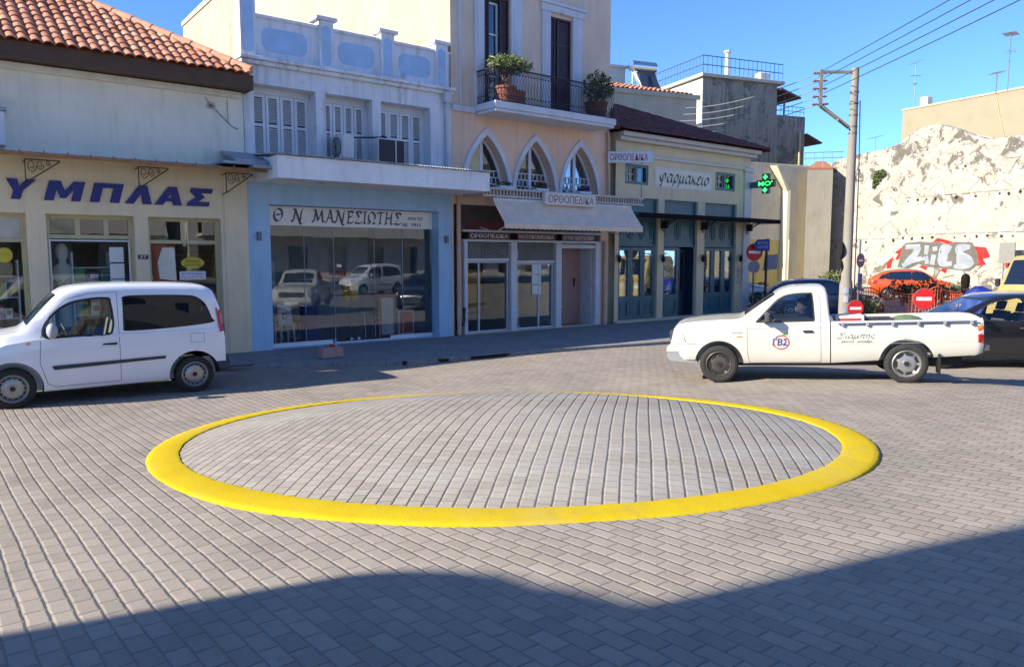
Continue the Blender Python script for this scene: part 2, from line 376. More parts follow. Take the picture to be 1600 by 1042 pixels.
# pavement and kerb
kp = [(-30, -2.0), (2, -2.0), (4.6, -2.05), (6.3, -2.55), (7.3, -3.1), (8.3, -3.5), (11.5, -3.75), (14.8, -4.3), (18, -4.75), (22, -5.1), (25, -4.9), (26.6, -4.1), (27.4, -2.6), (27.6, 0), (27.6, 14)]
kp = spline(kp, 5)
CONC = plaster('pavement_concrete', (.25, .25, .25), '#4a4742', .5, bump=.3)
DARK = M('dark_void', (.012, .011, .01), .9)
KERB = plaster('kerb_stone', (.26, .255, .25), '#45403a', .6, bump=.5)
mb = MB()
for (a, b), (c, d) in zip(kp, kp[1:]):
    if d <= 0: mb.face([(a, b, -.02), (c, d, -.02), (c, 0.3, .0), (a, .3, .0)])
mb.face([(24.3, 0.3, 0), (27.6, 0.3, -.02), (27.6, 14, -.02), (24.3, 14, 0)])
struct('pavement', mb, CONC)
mb = MB()
def rail(mb, pts, prof):                                # sweep (offset, z) profile along a plan polyline
    k = len(prof); vs = []
    for i, p in enumerate(pts):
        a = pts[max(0, i-1)]; b = pts[min(len(pts)-1, i+1)]; dx, dy = b[0]-a[0], b[1]-a[1]; l = hypot(dx, dy) or 1
        for o_, z in prof: vs.append((p[0]+dy/l*o_, p[1]-dx/l*o_, z))
    mb.mesh(vs, [(i*k+j, i*k+j+1, (i+1)*k+j+1, (i+1)*k+j) for i in range(len(pts)-1) for j in range(k-1)])
rail(mb, kp, [(-.16, -.03), (-.16, -.008), (-.01, -.008), (.012, -.02), (.022, -.13)])
acc = 0; mb.m = 1
for (a, b), (c, d) in zip(kp, kp[1:]):
    acc += hypot(c-a, d-b)
    if acc > .95 and a > 1:
        acc = 0; l = hypot(c-a, d-b); tx, ty = (c-a)/l, (d-b)/l; q = lambda s_, o_, z: (a+tx*s_+ty*o_, b+ty*s_-tx*o_, z)
        for z0, z1, o0, o1 in ((-.006, -.006, -.16, -.008), (-.018, -.11, .0145, .0235)): mb.face([q(-.006, o0, z0), q(.006, o0, z0), q(.006, o1, z1), q(-.006, o1, z1)])
mb.m = 0
struct('kerb', mb, [KERB, DARK], smooth=40)
for i, (a, b) in enumerate(((7.75, 8.75), (9.3, 10.35))):   # storm drains set in the kerb
    k0 = min(range(len(kp)), key=lambda j: abs(kp[j][0]-a)); k1 = min(range(len(kp)), key=lambda j: abs(kp[j][0]-b))
    wa = kp[k0][1]; wb = kp[k1][1]; ang = atan2(wb-wa, b-a); Lh = hypot(b-a, wb-wa)/2
    t = thing('storm_drain', 'dark kerb inlet drain nearer the %s, in front of the %s' % (('blue shop', 'glass doors') if i == 0 else ('pink building', 'blue corner pier')), 'drain', ((a+b)/2, (wa+wb)/2, -.1), 'F', ang, 'kerb drains', local=True)
    part('opening', MB().box(-Lh, Lh, -.03, .02, .005, .078), DARK, t)
    part('grate', MB().box(-Lh+.03, Lh-.03, -.036, -.028, .0, .018), M('rust_iron', (.1, .055, .03), .8), t)
    part('lintel', MB().box(-Lh-.05, Lh+.05, -.045, .16, .08, .1, .008), KERB, t)
LOT = plaster('lot_ground', (.27, .25, .215), '#6b6353', .5, bump=.6)
mb = MB()
mb.mesh([(27.8, -1, -.085), (60, -12, -.085), (110, 0, -.085), (110, 90, -.085), (10, 90, -.085), (20, 15, -.085), (27.8, 15, -.085)], [list(range(7))])
struct('parking_lot', mb, LOT)

# ------------------------------------------------------------------ shared materials
WHITE = M('white_paint', '#d9dade', .5, .05); CREAM = M('cream_joinery', '#bfb58c', .55, .1); IRON = M('black_iron', (.012, .012, .016), .45, .2)
GL = glass('shop_glass', (.9, .94, .94), .01, fk=.75); GLD = glass('dark_glass', (.5, .55, .58), .06, 0, .5)
GUNM = M('grey_metal', '#7e8286', .4, .1, metal=.6); PIPEW = M('pipe_white', '#c3c6cc', .5, .1); PIPEP = M('pipe_pink', '#c9a08a', .55, .12)
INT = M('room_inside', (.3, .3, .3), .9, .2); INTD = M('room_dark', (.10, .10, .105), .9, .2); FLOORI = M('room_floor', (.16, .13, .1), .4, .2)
BLUEL = M('letter_blue', (.010, .014, .17), .4, .1); GREYL = M('letter_grey', (.09, .085, .1), .5, .1); MAROON = M('maroon_panel', (.12, .022, .03), .45, .15)
CARD = [M('box_%d' % i, c, .6, .15) for i, c in enumerate(('#b03a2c', '#d8b64a', '#3a62a8', '#e6e3da', '#7d4a2a', '#4b8a5a', '#c98a98', '#23324a'))]
def room(mb, x0, x1, y0, y1, z0, z1):
    mb.face([(x0, y1, z0), (x1, y1, z0), (x1, y1, z1), (x0, y1, z1)]); mb.face([(x0, y0, z0), (x0, y1, z0), (x0, y1, z1), (x0, y0, z1)])
    mb.face([(x1, y0, z0), (x1, y1, z0), (x1, y1, z1), (x1, y0, z1)]); mb.face([(x0, y0, z1), (x1, y0, z1), (x1, y1, z1), (x0, y1, z1)])
    mb.m = 1; mb.face([(x0, y0, z0), (x1, y0, z0), (x1, y1, z0), (x0, y1, z0)]); mb.m = 0
def tiles(mb, keep, x0, x1, y0, z0, pitch, ln, tw=.17, tl=.3, amp=.032, lift=.026, seg=6):
    nr = int(ln/tl); nc = int((x1-x0)/tw); ca, sa = cos(pitch), sin(pitch); rnd = random.Random(3)
    for r in range(nr):
        for c in range(nc):
            xa = x0+c*tw; ym = r*tl
            if not keep(xa+tw/2, y0+(ym+tl/2)*ca): continue
            dz = rnd.uniform(-.007, .007); dl = rnd.uniform(-.02, .02); dx = rnd.uniform(-.008, .008); vs = []
            for l in (ym-.05+dl, ym+tl+.02):
                for k in range(seg+1):
                    t = k/seg; x = xa+dx+t*tw; h = abs(sin(pi*t))**.8*amp*1.6+dz+(lift if l < ym+.1 else -.004)
                    vs.append((x, y0+l*ca-h*sa, z0+l*sa+h*ca))
            m_ = seg+1
            mb.m = rnd.choice((0, 0, 0, 1, 2)); mb.mesh(vs, [(k, k+1, m_+k+1, m_+k) for k in range(seg)])
            mb.mesh([vs[k] for k in range(m_)]+[(vs[k][0], vs[k][1]+.004, vs[k][2]-.018) for k in range(m_)], [(k, k+1, m_+k+1, m_+k) for k in range(seg)])
    mb.m = 0
def bracket(mb, x, w0, z0, L_, H, r=.011):             # scroll bracket perpendicular to the wall
    mb.tube([(x, w0, z0-H), (x, w0, z0)], r); mb.tube([(x, w0, z0), (x, w0-L_, z0)], r); mb.tube([(x, w0, z0-H), (x, w0-L_, z0-.01)], r*1.2)
    for cx, cz, s in ((.18, .16, .13), (.42, .13, .1), (.66, .07, .06)):
        pts = []
        for i in range(22):
            a = i*.42; q = s*(1-i/30); pts.append((x, w0-L_*cx-cos(a)*q*.6, z0-H*cz*1.6-sin(a)*q))
        mb.tube(pts, r*.7, 5)

def ubracket(mb, x, y, z0, L_, H, r=.011):              # scroll bracket standing parallel to the wall
    q = MB(); bracket(q, 0, 0, z0, L_, H, r); mb.mesh([(x-v.y, y+v.x, v.z) for v in q.v], q.f); mb.cyl((x+.01, y, z0-H+.02), (x+.01, 0, z0-H-.02), r*.9); mb.cyl((x+.01, y, z0-.02), (x+.01, 0, z0-.02), r*.9)
# ------------------------------------------------------------------ yellow shop building
YLOW = plaster('yellow_plaster', '#e0cfae', '#8a7f62', .18); YUP = plaster('pale_upper_plaster', '#ece6d4', '#8b897c', .25)
TR = [M('roof_tile_%d' % i, c, .75, .22, 9, bump=.3) for i, c in enumerate(('#bf8263', '#cf9878', '#ad7152'))]
BROWN = M('brown_fascia', (.085, .042, .02), .6, .2); RUST = M('rusty_edge', (.30, .13, .045), .65, .25, 12)
yb = thing('yellow_shop', 'beige two storey shop with red tiled roof and blue wall letters', 'building', (1.0, 0, 0))
YH = [(-2.6, -.85, 0, 2.95), (-.5, 1.71, 0, 2.92), (2.03, 3.56, 0, 2.92), (3.82, 5.27, 0, 2.92)]
mb = wall(MB(), -3.8, 5.35, 0, 4.02, 0, YH, .28); mb.box(5.35, 5.85, -.02, .3, 0, 4.02)
part('lower_wall', mb, YLOW, yb)
mb = MB().box(-3.8, 5.85, .02, .3, 4.02, 5.95); mb.box(-3.8, 5.75, -.1, .02, 5.5, 5.62); part('upper_wall', mb, YUP, yb)
mb = MB().box(-3.8, -3.6, .3, 9, 0, 6); mb.box(-3.6, 5.85, 8.8, 9, 0, 6); mb.box(5.65, 5.85, .3, 8.8, 0, 6); mb.box(-3.6, 5.65, .3, 8.8, 3.3, 3.4); part('side_wall', mb, YUP, yb)
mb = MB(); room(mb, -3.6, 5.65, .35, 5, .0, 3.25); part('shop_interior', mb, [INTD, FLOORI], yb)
hip = lambda x, y: x < 5.93-(y+.5)+.05
rf = MB(); tiles(rf, hip, -4.0, 5.98, -.55, 5.93, R(31), 6.2, .19, .3, .032)
rf.mesh([(-4, -.5, 5.9), (5.93, -.5, 5.9), (.6, 4.83, 9.1), (-4, 4.83, 9.1), (5.93, 9, 5.9)], [(0, 1, 2, 3), (1, 4, 2)])
roof = part('roof', rf, TR, yb)
mb = MB()
for i in range(17):
    y = -.45+i*.31; x = 5.93-(y+.5); z = 5.93+(y+.5)*.6+.07
    mb.cyl((x, y, z), (x-.33, y+.33, z+.2), .1, .085, 8)
part('hip_tiles', mb, TR[1], roof, 50)
mb = MB().box(-4, 5.9, -.5, -.46, 5.62, 5.9); mb.box(-4, 5.86, -.46, .02, 5.64, 5.66); mb.box(5.86, 5.9, -.46, .3, 5.62, 5.9); part('fascia', mb, BROWN, yb)
mb = MB()
mb.grid(lambda a, b: (-3.8+a*9.75, -.92+b*.95, 3.93+b*.12+.012*sin(a*9.75*2*pi/.14)), 420, 1); part('canopy_sheet', mb, M('canopy_tin', '#9a9184', .5, .15, metal=.3), yb)
mb = MB().box(-3.8, 5.97, -.94, -.9, 3.87, 3.925)
for i in range(26): mb.cyl((-3.6+i*.37, -.95, 3.92), (-3.6+i*.37, -.95, 3.97), .012, None, 6)
part('canopy_edge', mb, RUST, yb)
for x in (-.2, 1.72, 3.62, 5.32): bm_ = MB(); ubracket(bm_, x, -.3, 3.88, .56, .42); part('canopy_bracket', bm_, M('bracket_brown', (.07, .045, .02), .6), yb)
for i, (a, b, c, d) in enumerate(YH):
    if i == 0: continue
    mb = MB(); tz = 2.42 if i != 2 else 2.5
    nb = {1: (), 2: (a+.55, a+1.05), 3: (a+.72,)}[i]
    frame_mb(mb, a, b, c+.02, d, .2, .075, .07, (), (tz,))
    for q in nb: mb.box(q-.045, q+.045, .205, .265, tz+.03, d-.07)
    wf = part('window_frame', mb, CREAM, yb); pb = pane_mb(a+.07, b-.07, tz+.04, d-.07, .23)
    part('transom_pane', pb, GLD if i != 1 else M('frosted_pane', '#b9b8ae', .5, .1), wf); part('window_pane', pane_mb(a+.07, b-.07, c+.09, tz-.04, .23), GL, wf)
mb = MB(); frame_mb(mb, 2.08, 3.5, .05, 2.44, .19, .03, .03); part('door_frame', mb, WHITE, yb)
LT = {'Υ': [[(0, 1), (.36, 1), (.5, .62), (.66, 1), (1, 1), (.64, .42), (.64, 0), (.33, 0), (.33, .42)]],
 'Μ': [[(0, 0), (0, 1), (.32, 1), (.5, .5), (.68, 1), (1, 1), (1, 0), (.74, 0), (.74, .6), (.58, .14), (.42, .14), (.26, .6), (.26, 0)]],
 'Π': [[(0, 0), (0, 1), (1, 1), (1, 0), (.68, 0), (.68, .76), (.32, .76), (.32, 0)]],
 'Λ': [[(0, 0), (.36, 1), (.66, 1), (1, 0), (.66, 0), (.5, .56), (.33, 0)]],
 'Α': [[(0, 0), (.34, 1), (.66, 1), (1, 0), (.68, 0), (.62, .2), (.5, .2), (.5, .4), (.56, .4), (.5, .64), (.42, .4), (.5, .4), (.5, .2), (.37, .2), (.31, 0)]],
 'Σ': [[(0, 1), (1, 1), (1, .74), (.5, .74), (.72, .5), (.46, .25), (1, .25), (1, 0), (0, 0), (0, .2), (.32, .5), (0, .8)]]}
cl = [(1.34, 1.82, 'Υ'), (2.02, 2.62, 'Μ'), (2.78, 3.30, 'Π'), (3.40, 3.9, 'Λ'), (3.95, 4.48, 'Α'), (4.58, 5.02, 'Σ')]
st = thing('wall_sign', 'big slanted dark blue capital letters spelling ΥΜΠΛΑΣ on beige wall', 'sign', (3.2, -.001, 3.3))
for a, b, ch in cl:
    for pl in LT[ch]: part('letter', MB().prism([(a+(b-a)*x+.1*z, 3.17+.37*z) for x, z in pl], 1, -.04, -.002), BLUEL, st)
t = thing('number_plate', 'small dark house number plate 37 on beige pier between shop windows', 'number plate', (3.69, -.001, 2.1))
part('plate', MB().box(3.60, 3.79, -.012, -.001, 2.06, 2.15), M('plate_dark', (.02, .03, .03), .4), t); part('digits', slab_text(MB(), '37', 3.63, 3.76, 2.075, 2.135, -.012, .003, .006), WHITE, t)
t = thing('wall_box', 'white metal box fixed on pale upper wall at the photo edge', 'box', (1.2, .02, 4.1))
part('case', MB().box(.75, 1.47, -.2, .018, 4.1, 4.72, .02), WHITE, t); part('lid', MB().box(.72, 1.5, -.23, .018, 4.722, 4.78), M('lid_grey', '#9aa0a8', .5), t)
mb = MB(); mb.tube([(5.05, .005, 5.45), (5.12, -.03, 5.32), (5.35, .0, 5.12), (5.58, .01, 4.9), (5.72, 0, 4.85)], .008, 5); mb.tube([(5.5, .01, 5.45), (5.51, .005, 4.95)], .006, 5)
for i in range(9): a = i*.7; mb.tube([(5.15, 0, 5.28), (5.15+.09*cos(a), -.05, 5.28+.08*sin(a))], .007, 4)
solo('cable_tangle', mb, M('cable_grey', (.16, .15, .13), .7), 'loose old wires tangled on pale upper wall below the roof', 'cable', (5.3, 0, 5.2))
# goods in the yellow shop
def shelf_unit(x0, x1, y, zs, cat_label, seed, hgt=.22):
    t = thing('display_shelf', cat_label, 'shelf', ((x0+x1)/2, y, 0)); mb = MB(); rn = random.Random(seed)
    for z in zs: mb.box(x0, x1, y-.16, y+.16, z-.02, z)
    mb.box(x0-.03, x0, y-.16, y+.16, 0, zs[-1]+.3); mb.box(x1, x1+.03, y-.16, y+.16, 0, zs[-1]+.3); part('rack', mb, WHITE, t)
    for z in zs[:-1] if len(zs) > 3 else zs:
        x = x0+.03
        while x < x1-.12:
            w_ = rn.uniform(.09, .2); h = hgt*rn.uniform(.6, 1.)
            b = MB().box(x, x+w_, y-.13, y+rn.uniform(-.02, .1), z, z+h); b.m = 1
            b.box(x+w_*.15, x+w_*.85, y-.134, y-.13, z+h*.3, z+h*.75)
            solo('package', b, [rn.choice(CARD), rn.choice(CARD)], 'one of the small coloured packages on shop shelves behind glass', 'package', (x, y, z), group='packages on the shop shelves'); x += w_+rn.uniform(.01, .06)
shelf_unit(.2, 1.55, .5, (.5, .95, 1.35, 1.75), 'white shelf of pale boxes in window left of the beige pier', 1, .3)
shelf_unit(2.5, 3.15, .55, (.95, 1.3, 1.62, 1.9), 'low shelf of colourful packages behind the glass door', 2, .28)
def bust(x, y, lab):
    t = thing('plaster_bust', lab, 'statue', (x, y, 0)); part('pedestal', MB().lathe([(.17, 0), (.17, .08), (.13, .12), (.12, 1.55), (.15, 1.6), (.15, 1.66)], (x, y, 0), 16), M('plaster_white', '#cfc8b6', .8, .1), t, 40)
    part('bust', MB().lathe([(.16, 1.66), (.2, 1.8), (.15, 1.92), (.07, 1.98), (.065, 2.04), (.1, 2.1), (.115, 2.2), (.1, 2.3), (.05, 2.36), (.005, 2.37)], (x, y, 0), 14, 2, 1, .85), M('plaster_white', 0), t, 60)
bust(2.34, .55, 'white plaster bust on a column behind the shop door glass')
t = thing('window_sticker', 'oval yellow sticker with dark lettering on right shop window', 'sticker', (4.75, .215, 1.95))
ov = [(4.72+.24*cos(i*.3142), 1.98+.12*sin(i*.3142)) for i in range(20)]
part('backing', MB().prism(ov, 1, .222, .228), M('sticker_yellow', '#c9b32c', .5), t); mb = slab_text(MB(), 'ΦΑΡΜΑ', 4.57, 4.87, 1.99, 2.045, .222, .002, .006); slab_text(mb, 'ΚΑΛΛΥΝΤΙΚΑ', 4.55, 4.89, 1.915, 1.965, .222, .002, .006); part('lettering', mb, M('ink_dark', (.03, .03, .02), .6), t)
t = thing('window_notice', 'white notice with blue and red lines under the yellow sticker', 'notice', (4.72, .215, 1.7))
part('paper', MB().box(4.44, 4.98, .222, .227, 1.62, 1.80), WHITE, t)
part('blue_line', slab_text(MB(), 'ΜΕΤΑΦΕΡΘΗΚΑΜΕ', 4.48, 4.94, 1.725, 1.775, .222, .002, .006), M('ink_blue', (.05, .12, .4), .6), t); part('red_line', slab_text(MB(), 'ΠΩΛΕΙΤΑΙ', 4.48, 4.94, 1.64, 1.70, .222, .002, .006), M('ink_red', (.55, .05, .03), .6), t)
t = thing('window_poster', 'tall product poster in orange and white left of the yellow sticker', 'poster', (4.15, .215, 1.6))
part('paper', MB().box(3.93, 4.38, .23, .235, .9, 2.35), M('poster_tan', '#a7502c', .5, .3, 3), t); part('figure', MB().prism([(4.05, 1.65), (4.38, 1.6), (4.36, 2.3), (4.12, 2.3), (4.02, 2.0)], 1, .224, .229), M('poster_white', '#d8d2c4', .6), t); part('lettering', slab_text(MB(), 'ΑΝΤΗΛΙΑΚΑ', 3.95, 4.33, 1.5, 1.6, .224, .002, .006), M('ink_violet', (.12, .07, .35), .6), t)
solo('red_box', MB().box(4.95, 5.2, .32, .5, 0.02, 1.45, .01), M('red_card', '#a3231d', .5), 'tall red display box at the right corner of shop window', 'display box', (5.07, .4, 0))
t = thing('door_notice', 'white paper notices taped inside the shop door glass', 'notice', (3.1, .2, 1.9))
for q, (a, b) in enumerate(((2.0, 2.3), (1.68, 1.97), (1.36, 1.65))): part('paper', MB().box(3.12, 3.38, .222, .226, b-.3, b), M('paper', '#d5dad6', .7, .06), t)
solo('window_sticker', MB().prism([(1.36+.13*cos(i*.3142), 2.14+.14*sin(i*.3142)) for i in range(20)], 1, .222, .228), M('sticker_yellow', 0), 'round plain yellow sticker on window beside the beige pier', 'sticker', (1.36, .222, 2.1))
# ------------------------------------------------------------------ blue shop building
BLUEW = plaster('blue_plaster', '#a3c4de', '#5d6f80', .22); WHW = plaster('white_plaster', '#dfe0e4', '#6f6d69', .55); WHR = plaster('rough_side_plaster', '#b3ab98', '#77705f', .55, '#9b9384', .4, bump=.8)
PANB = M('parapet_blue', '#a5c2e0', .8, .1, 3); CANW = plaster('canopy_white', '#e4e7ea', '#7c8086', .3)
bb = thing('blue_shop', 'pale blue shop with white shuttered upper floor and panelled parapet', 'building', (8.5, 0, 0))
mb = wall(MB(), 5.85, 11.25, 0, 3.75, 0, [(6.35, 10.83, 0, 3.28)], .36); part('lower_wall', mb, BLUEW, bb)
UH = [(6.08, 7.52, 4.2, 5.88), (7.76, 8.97, 4.2, 5.88), (9.2, 10.62, 4.2, 5.88)]
mb = wall(MB(), 5.85, 11.25, 3.75, 6.27, 0.004, UH, .42); part('upper_wall', mb, WHW, bb)
mb = MB().box(5.85, 11.25, .05, .3, 6.45, 7.3)
mb.box(5.8, 11.28, -.1, .34, 6.27, 6.36, .01); mb.box(5.76, 11.3, -.17, .36, 6.36, 6.44, .012); mb.box(5.85, 11.25, .0, .34, 7.3, 7.37, .01)
for a in (7.62, 9.22, 10.78): mb.box(a, a+.36, -.03, .3, 6.44, 7.5); mb.box(a-.08, a+.44, -.1, .36, 7.5, 7.58, .01)
mb.box(5.82, 6.16, -.04, .32, 6.44, 8.05); mb.box(5.76, 6.22, -.1, .36, 8.05, 8.14, .01); par = part('parapet', mb, WHW, bb)
def oct_(a, b, c, d, e, k=5): 
    pts = []
    for (cx, cz, s) in ((b-e, d-e, 0), (a+e, d-e, 1), (a+e, c+e, 2), (b-e, c+e, 3)):
        for i in range(k+1): t = pi/2*(s+i/k); pts.append((cx+e*cos(t), cz+e*sin(t)))
    return pts
for a, b, c, d, e, y in ((6.32, 7.36, 6.62, 7.12, .18, .05), (8.14, 9.06, 6.62, 7.12, .18, .05), (9.74, 10.66, 6.62, 7.12, .18, .05), (5.88, 6.1, 6.52, 7.95, .1, -.04), (7.69, 7.91, 6.5, 7.38, .1, -.03), (9.29, 9.51, 6.5, 7.38, .1, -.03), (10.85, 11.07, 6.5, 7.38, .1, -.03)):
    part('blue_panel', MB().prism(oct_(a, b, c, d, e), 1, y-.012, y+.01), PANB, par)
mb = MB().prism([(.3, 0), (9, 0), (9, 6.4), (4.4, 6.4), (4.3, 8.05), (1.9, 8.12), (.3, 7.9)], 0, 5.856, 6.1)
mb.box(6.1, 11.25, 8.7, 8.9, 0, 6.4); mb.box(6.1, 11.25, .3, 8.7, 6.3, 6.4); mb.box(6.1, 11.25, .45, 8.7, 3.76, 3.86); part('side_wall', mb, WHR, bb)
mb = MB().box(5.84, 6.16, .3, 1.95, 8.06, 8.2); mb.prism([(1.9, 8.06), (4.35, 8.02), (4.35, 8.12), (1.9, 8.2)], 0, 5.83, 6.13); part('coping', mb, M('coping', '#c9b09a', .8, .2), bb)
SLAT = M('louvre_grey', '#c9c9c4', .6, .1)
for i, (a, b, c, d) in enumerate(UH):
    sh = MB(); n = 4; pw = (b-a-.1)/n; sl = MB(); sls = []
    sh.box(a+.01, b-.01, .36, .4, d-.14, d-.0); sh.box(a, a+.05, .35, .4, c, d-.14); sh.box(b-.05, b, .35, .4, c, d-.14)
    for k in range(n):
        x0 = a+.05+k*pw; x1 = x0+pw-.012
        frame_mb(sh, x0, x1, c+.03, d-.15, .34, .065, .035, (), (c+.86,))
        for zz in (c+.1, c+.9):
            for q in range(17):
                z = zz+.03+q*.04
                if q == 0 and sl.f: sls.append(sl); sl = MB()
                if z < d-.25 and not (c+.80 < z < c+.92): sl.mesh([(x0+.06, .345, z), (x1-.06, .345, z), (x1-.06, .372, z+.036), (x0+.06, .372, z+.036)], [(0, 1, 2, 3)])
    s_ = part('shutter', sh, WHITE, bb); [part('louvres', q_, SLAT, s_) for q_ in sls+[sl]]
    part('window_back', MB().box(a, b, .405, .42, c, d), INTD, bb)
mb = MB().box(6.0, 11.42, -1.45, -.004, 3.73, 4.19); cn = part('canopy', mb, CANW, bb)
mb = MB().grid(lambda a, b: (5.92+a*5.6, -1.53+b*1.55, 4.21+b*.12+.017*sin(a*5.6*2*pi/.076)), 900, 2); part('corrugated_sheet', mb, M('tin_sheet', '#cfd2d4', .35, .1, metal=.5), cn)
mb = MB(); rd = random.Random(2)
for x, y in ((7.2, -.9), (10.0, -.9)): mb.cyl((x, y, 3.722), (x, y, 3.732), .12, None, 16)
part('downlight', mb, M('lamp_ring', '#9a9da0', .4), cn)
mb = MB().box(5.05, 5.98, -1.0, -.1, 4.0, 4.05); mb.prism([(-1.0, 4.05), (-.05, 4.3), (-.05, 4.36), (-1.0, 4.1)], 0, 5.3, 5.98); mb.box(5.6, 5.97, -1.2, -.4, 3.93, 3.98)
part('old_flashing', mb, M('zinc_grey', '#8d98a8', .45, .25, 8, .3), bb)
part('downpipe', MB().tube([(11.05, -.12, 6.34), (11.08, -.07, 6.1), (11.08, -.06, 4.3)], .055, 10).box(10.98, 11.18, -.16, .0, 6.05, 6.3, .02), PIPEW, bb, 40)
mb = MB(); room(mb, 5.95, 11.2, .4, 4.6, 0.0, 3.7); part('shop_interior', mb, [M('room_pale', (.5, .52, .55), .9), M('floor_tile', (.2, .19, .18), .3)], bb)
t = thing('shop_sign', 'long cream shop sign reading Θ. Ν. ΜΑΝΕΣΙΩΤΗΣ in ornate dark lettering', 'sign', (8.6, .33, 2.85))
part('board', MB().box(6.36, 10.82, .3, .37, 2.83, 3.27), M('sign_cream', '#ebe6de', .55, .05), t)
GL_ = {'Θ': (.8, [[(.4, 1), (.15, .85), (.03, .45), (.15, .08), (.38, 0), (.62, .2), (.72, .58), (.62, .9), (.4, 1)], [(.2, .5), (.58, .53)]]),
 '.': (.3, [[(.1, .02), (.17, .07)]]), ' ': (.42, []),
 'Ν': (1.0, [[(-.05, .12), (.0, .0), (.1, .06), (.2, .5), (.28, .92), (.18, 1.02), (.1, .92)], [(.3, 1.0), (.45, .5), (.62, -.05), (.74, -.2), (.88, -.14)], [(.66, .0), (.74, .5), (.84, .95), (.98, 1.05)]]),
 'Μ': (1.12, [[(-.02, .1), (.03, .0), (.12, .08), (.22, .55), (.3, .95), (.2, 1.03), (.1, .92)], [(.3, 1), (.4, .5), (.48, .1)], [(.48, .1), (.68, .55), (.84, 1)], [(.84, 1.), (.86, .5), (.9, .05), (1.04, .06)]]),
 'Α': (.86, [[(.0, .05), (.1, .02), (.26, .45), (.46, 1.0)], [(.36, 1.0), (.48, .98), (.56, .5), (.64, .04), (.8, .06)], [(.2, .38), (.58, .4)]]),
 'Ε': (.76, [[(.66, .86), (.55, .99), (.3, 1), (.16, .98)], [(.3, 1), (.24, .5), (.16, .02)], [(.06, .02), (.4, .0), (.6, .04), (.66, .18)], [(.24, .52), (.52, .54), (.54, .64)]]),
 'Σ': (.78, [[(.7, .84), (.6, .99), (.2, 1)], [(.2, 1), (.46, .52)], [(.46, .52), (.06, .04)], [(.06, .03), (.5, .0), (.66, .06), (.72, .2)]]),
 'Ι': (.42, [[(.1, .98), (.4, 1)], [(.26, .98), (.2, .5), (.14, .02)], [(.0, .0), (.3, .03)]]),
 'Ω': (.92, [[(.04, .03), (.2, .02), (.3, .1), (.14, .4), (.2, .82), (.46, 1), (.72, .82), (.76, .42), (.56, .1), (.66, .0), (.86, .08)]]),
 'Τ': (.72, [[(.04, .84), (.12, .97), (.5, .98), (.76, 1.05)], [(.44, .98), (.36, .5), (.28, .02)], [(.14, .0), (.42, .03)]]),
 'Η': (.96, [[(.08, .9), (.2, 1.0), (.3, .96), (.22, .5), (.14, .02)], [(.02, .0), (.26, .03)], [(.22, .5), (.72, .54)], [(.9, 1.04), (.76, .96), (.7, .5), (.66, .05), (.8, .0), (.92, .1)]])}
mb = MB(); x = 0; parts_ = []
for ch in 'Θ. Ν. ΜΑΝΕΣΙΩΤΗΣ': parts_.append((ch, x)); x += GL_[ch][0]
sx = 3.35/x; sh_ = .28
for ch, x0 in parts_:
    pen(mb, GL_[ch][1], lambda a, b, e, x0=x0: (6.55+(x0+a)*sx, .292-e, 2.93+b*sh_), (.075, .07))
part('lettering', mb, GREYL, t)
mb = slab_text(MB(), 'ΑΠΟ ΤΟ', 10.08, 10.52, 3.05, 3.13, .3, .004, .1); slab_text(mb, 'ΑΕ.', 9.92, 10.1, 2.88, 2.97, .3, .004, .1); slab_text(mb, '1911', 10.2, 10.46, 2.88, 2.98, .3, .004, .1); part('date_lettering', mb, GREYL, t)
GLB = glass('big_pane', (.88, .92, .94), .02, fk=1.0)
for i, (a, b) in enumerate(((6.37, 7.28), (7.285, 8.03), (8.04, 9.12), (9.13, 9.93), (9.94, 10.8))):
    wp = part('window_pane', pane_mb(a, b, .06 if i in (2, 3) else .1, 2.83, .345+.001*i), GLB, bb)
mb = MB()
for x in (7.283, 8.035, 9.125, 9.935): mb.box(x-.006, x+.006, .34, .36, .08, 2.83)
part('glazing_joint', mb, M('joint_grey', '#9aa4a8', .4), bb)
mb = MB().box(6.36, 7.95, .33, .37, 0, .1); mb.box(9.55, 10.82, .33, .37, 0, .1); mb.box(7.95, 9.55, .32, .4, 0, .03); part('plinth', mb, WHITE, bb)
mb = MB()
for x in (8.1, 9.05): mb.box(x, x+.12, .335, .362, 1.86, 1.93)
for x in (8.42, 8.62): mb.box(x, x+.07, .325, .36, .05, .12)
part('door_fitting', mb, M('steel_plate', '#c8cdd0', .25, .05, metal=.7), bb)
for x, lb in ((6.08, 'small grey wall lamp on blue wall left of the shop window'), (11.05, 'small grey wall lamp on blue wall right of the shop window')):
    t = thing('wall_lamp', lb, 'wall lamp', (x, 0, 2.55)); part('body', MB().box(x-.045, x+.045, -.09, -.002, 2.47, 2.66, .01), M('lamp_grey', '#6d7076', .45), t); part('mount', MB().box(x-.03, x+.03, -.012, 0, 2.52, 2.6), GUNM, t)
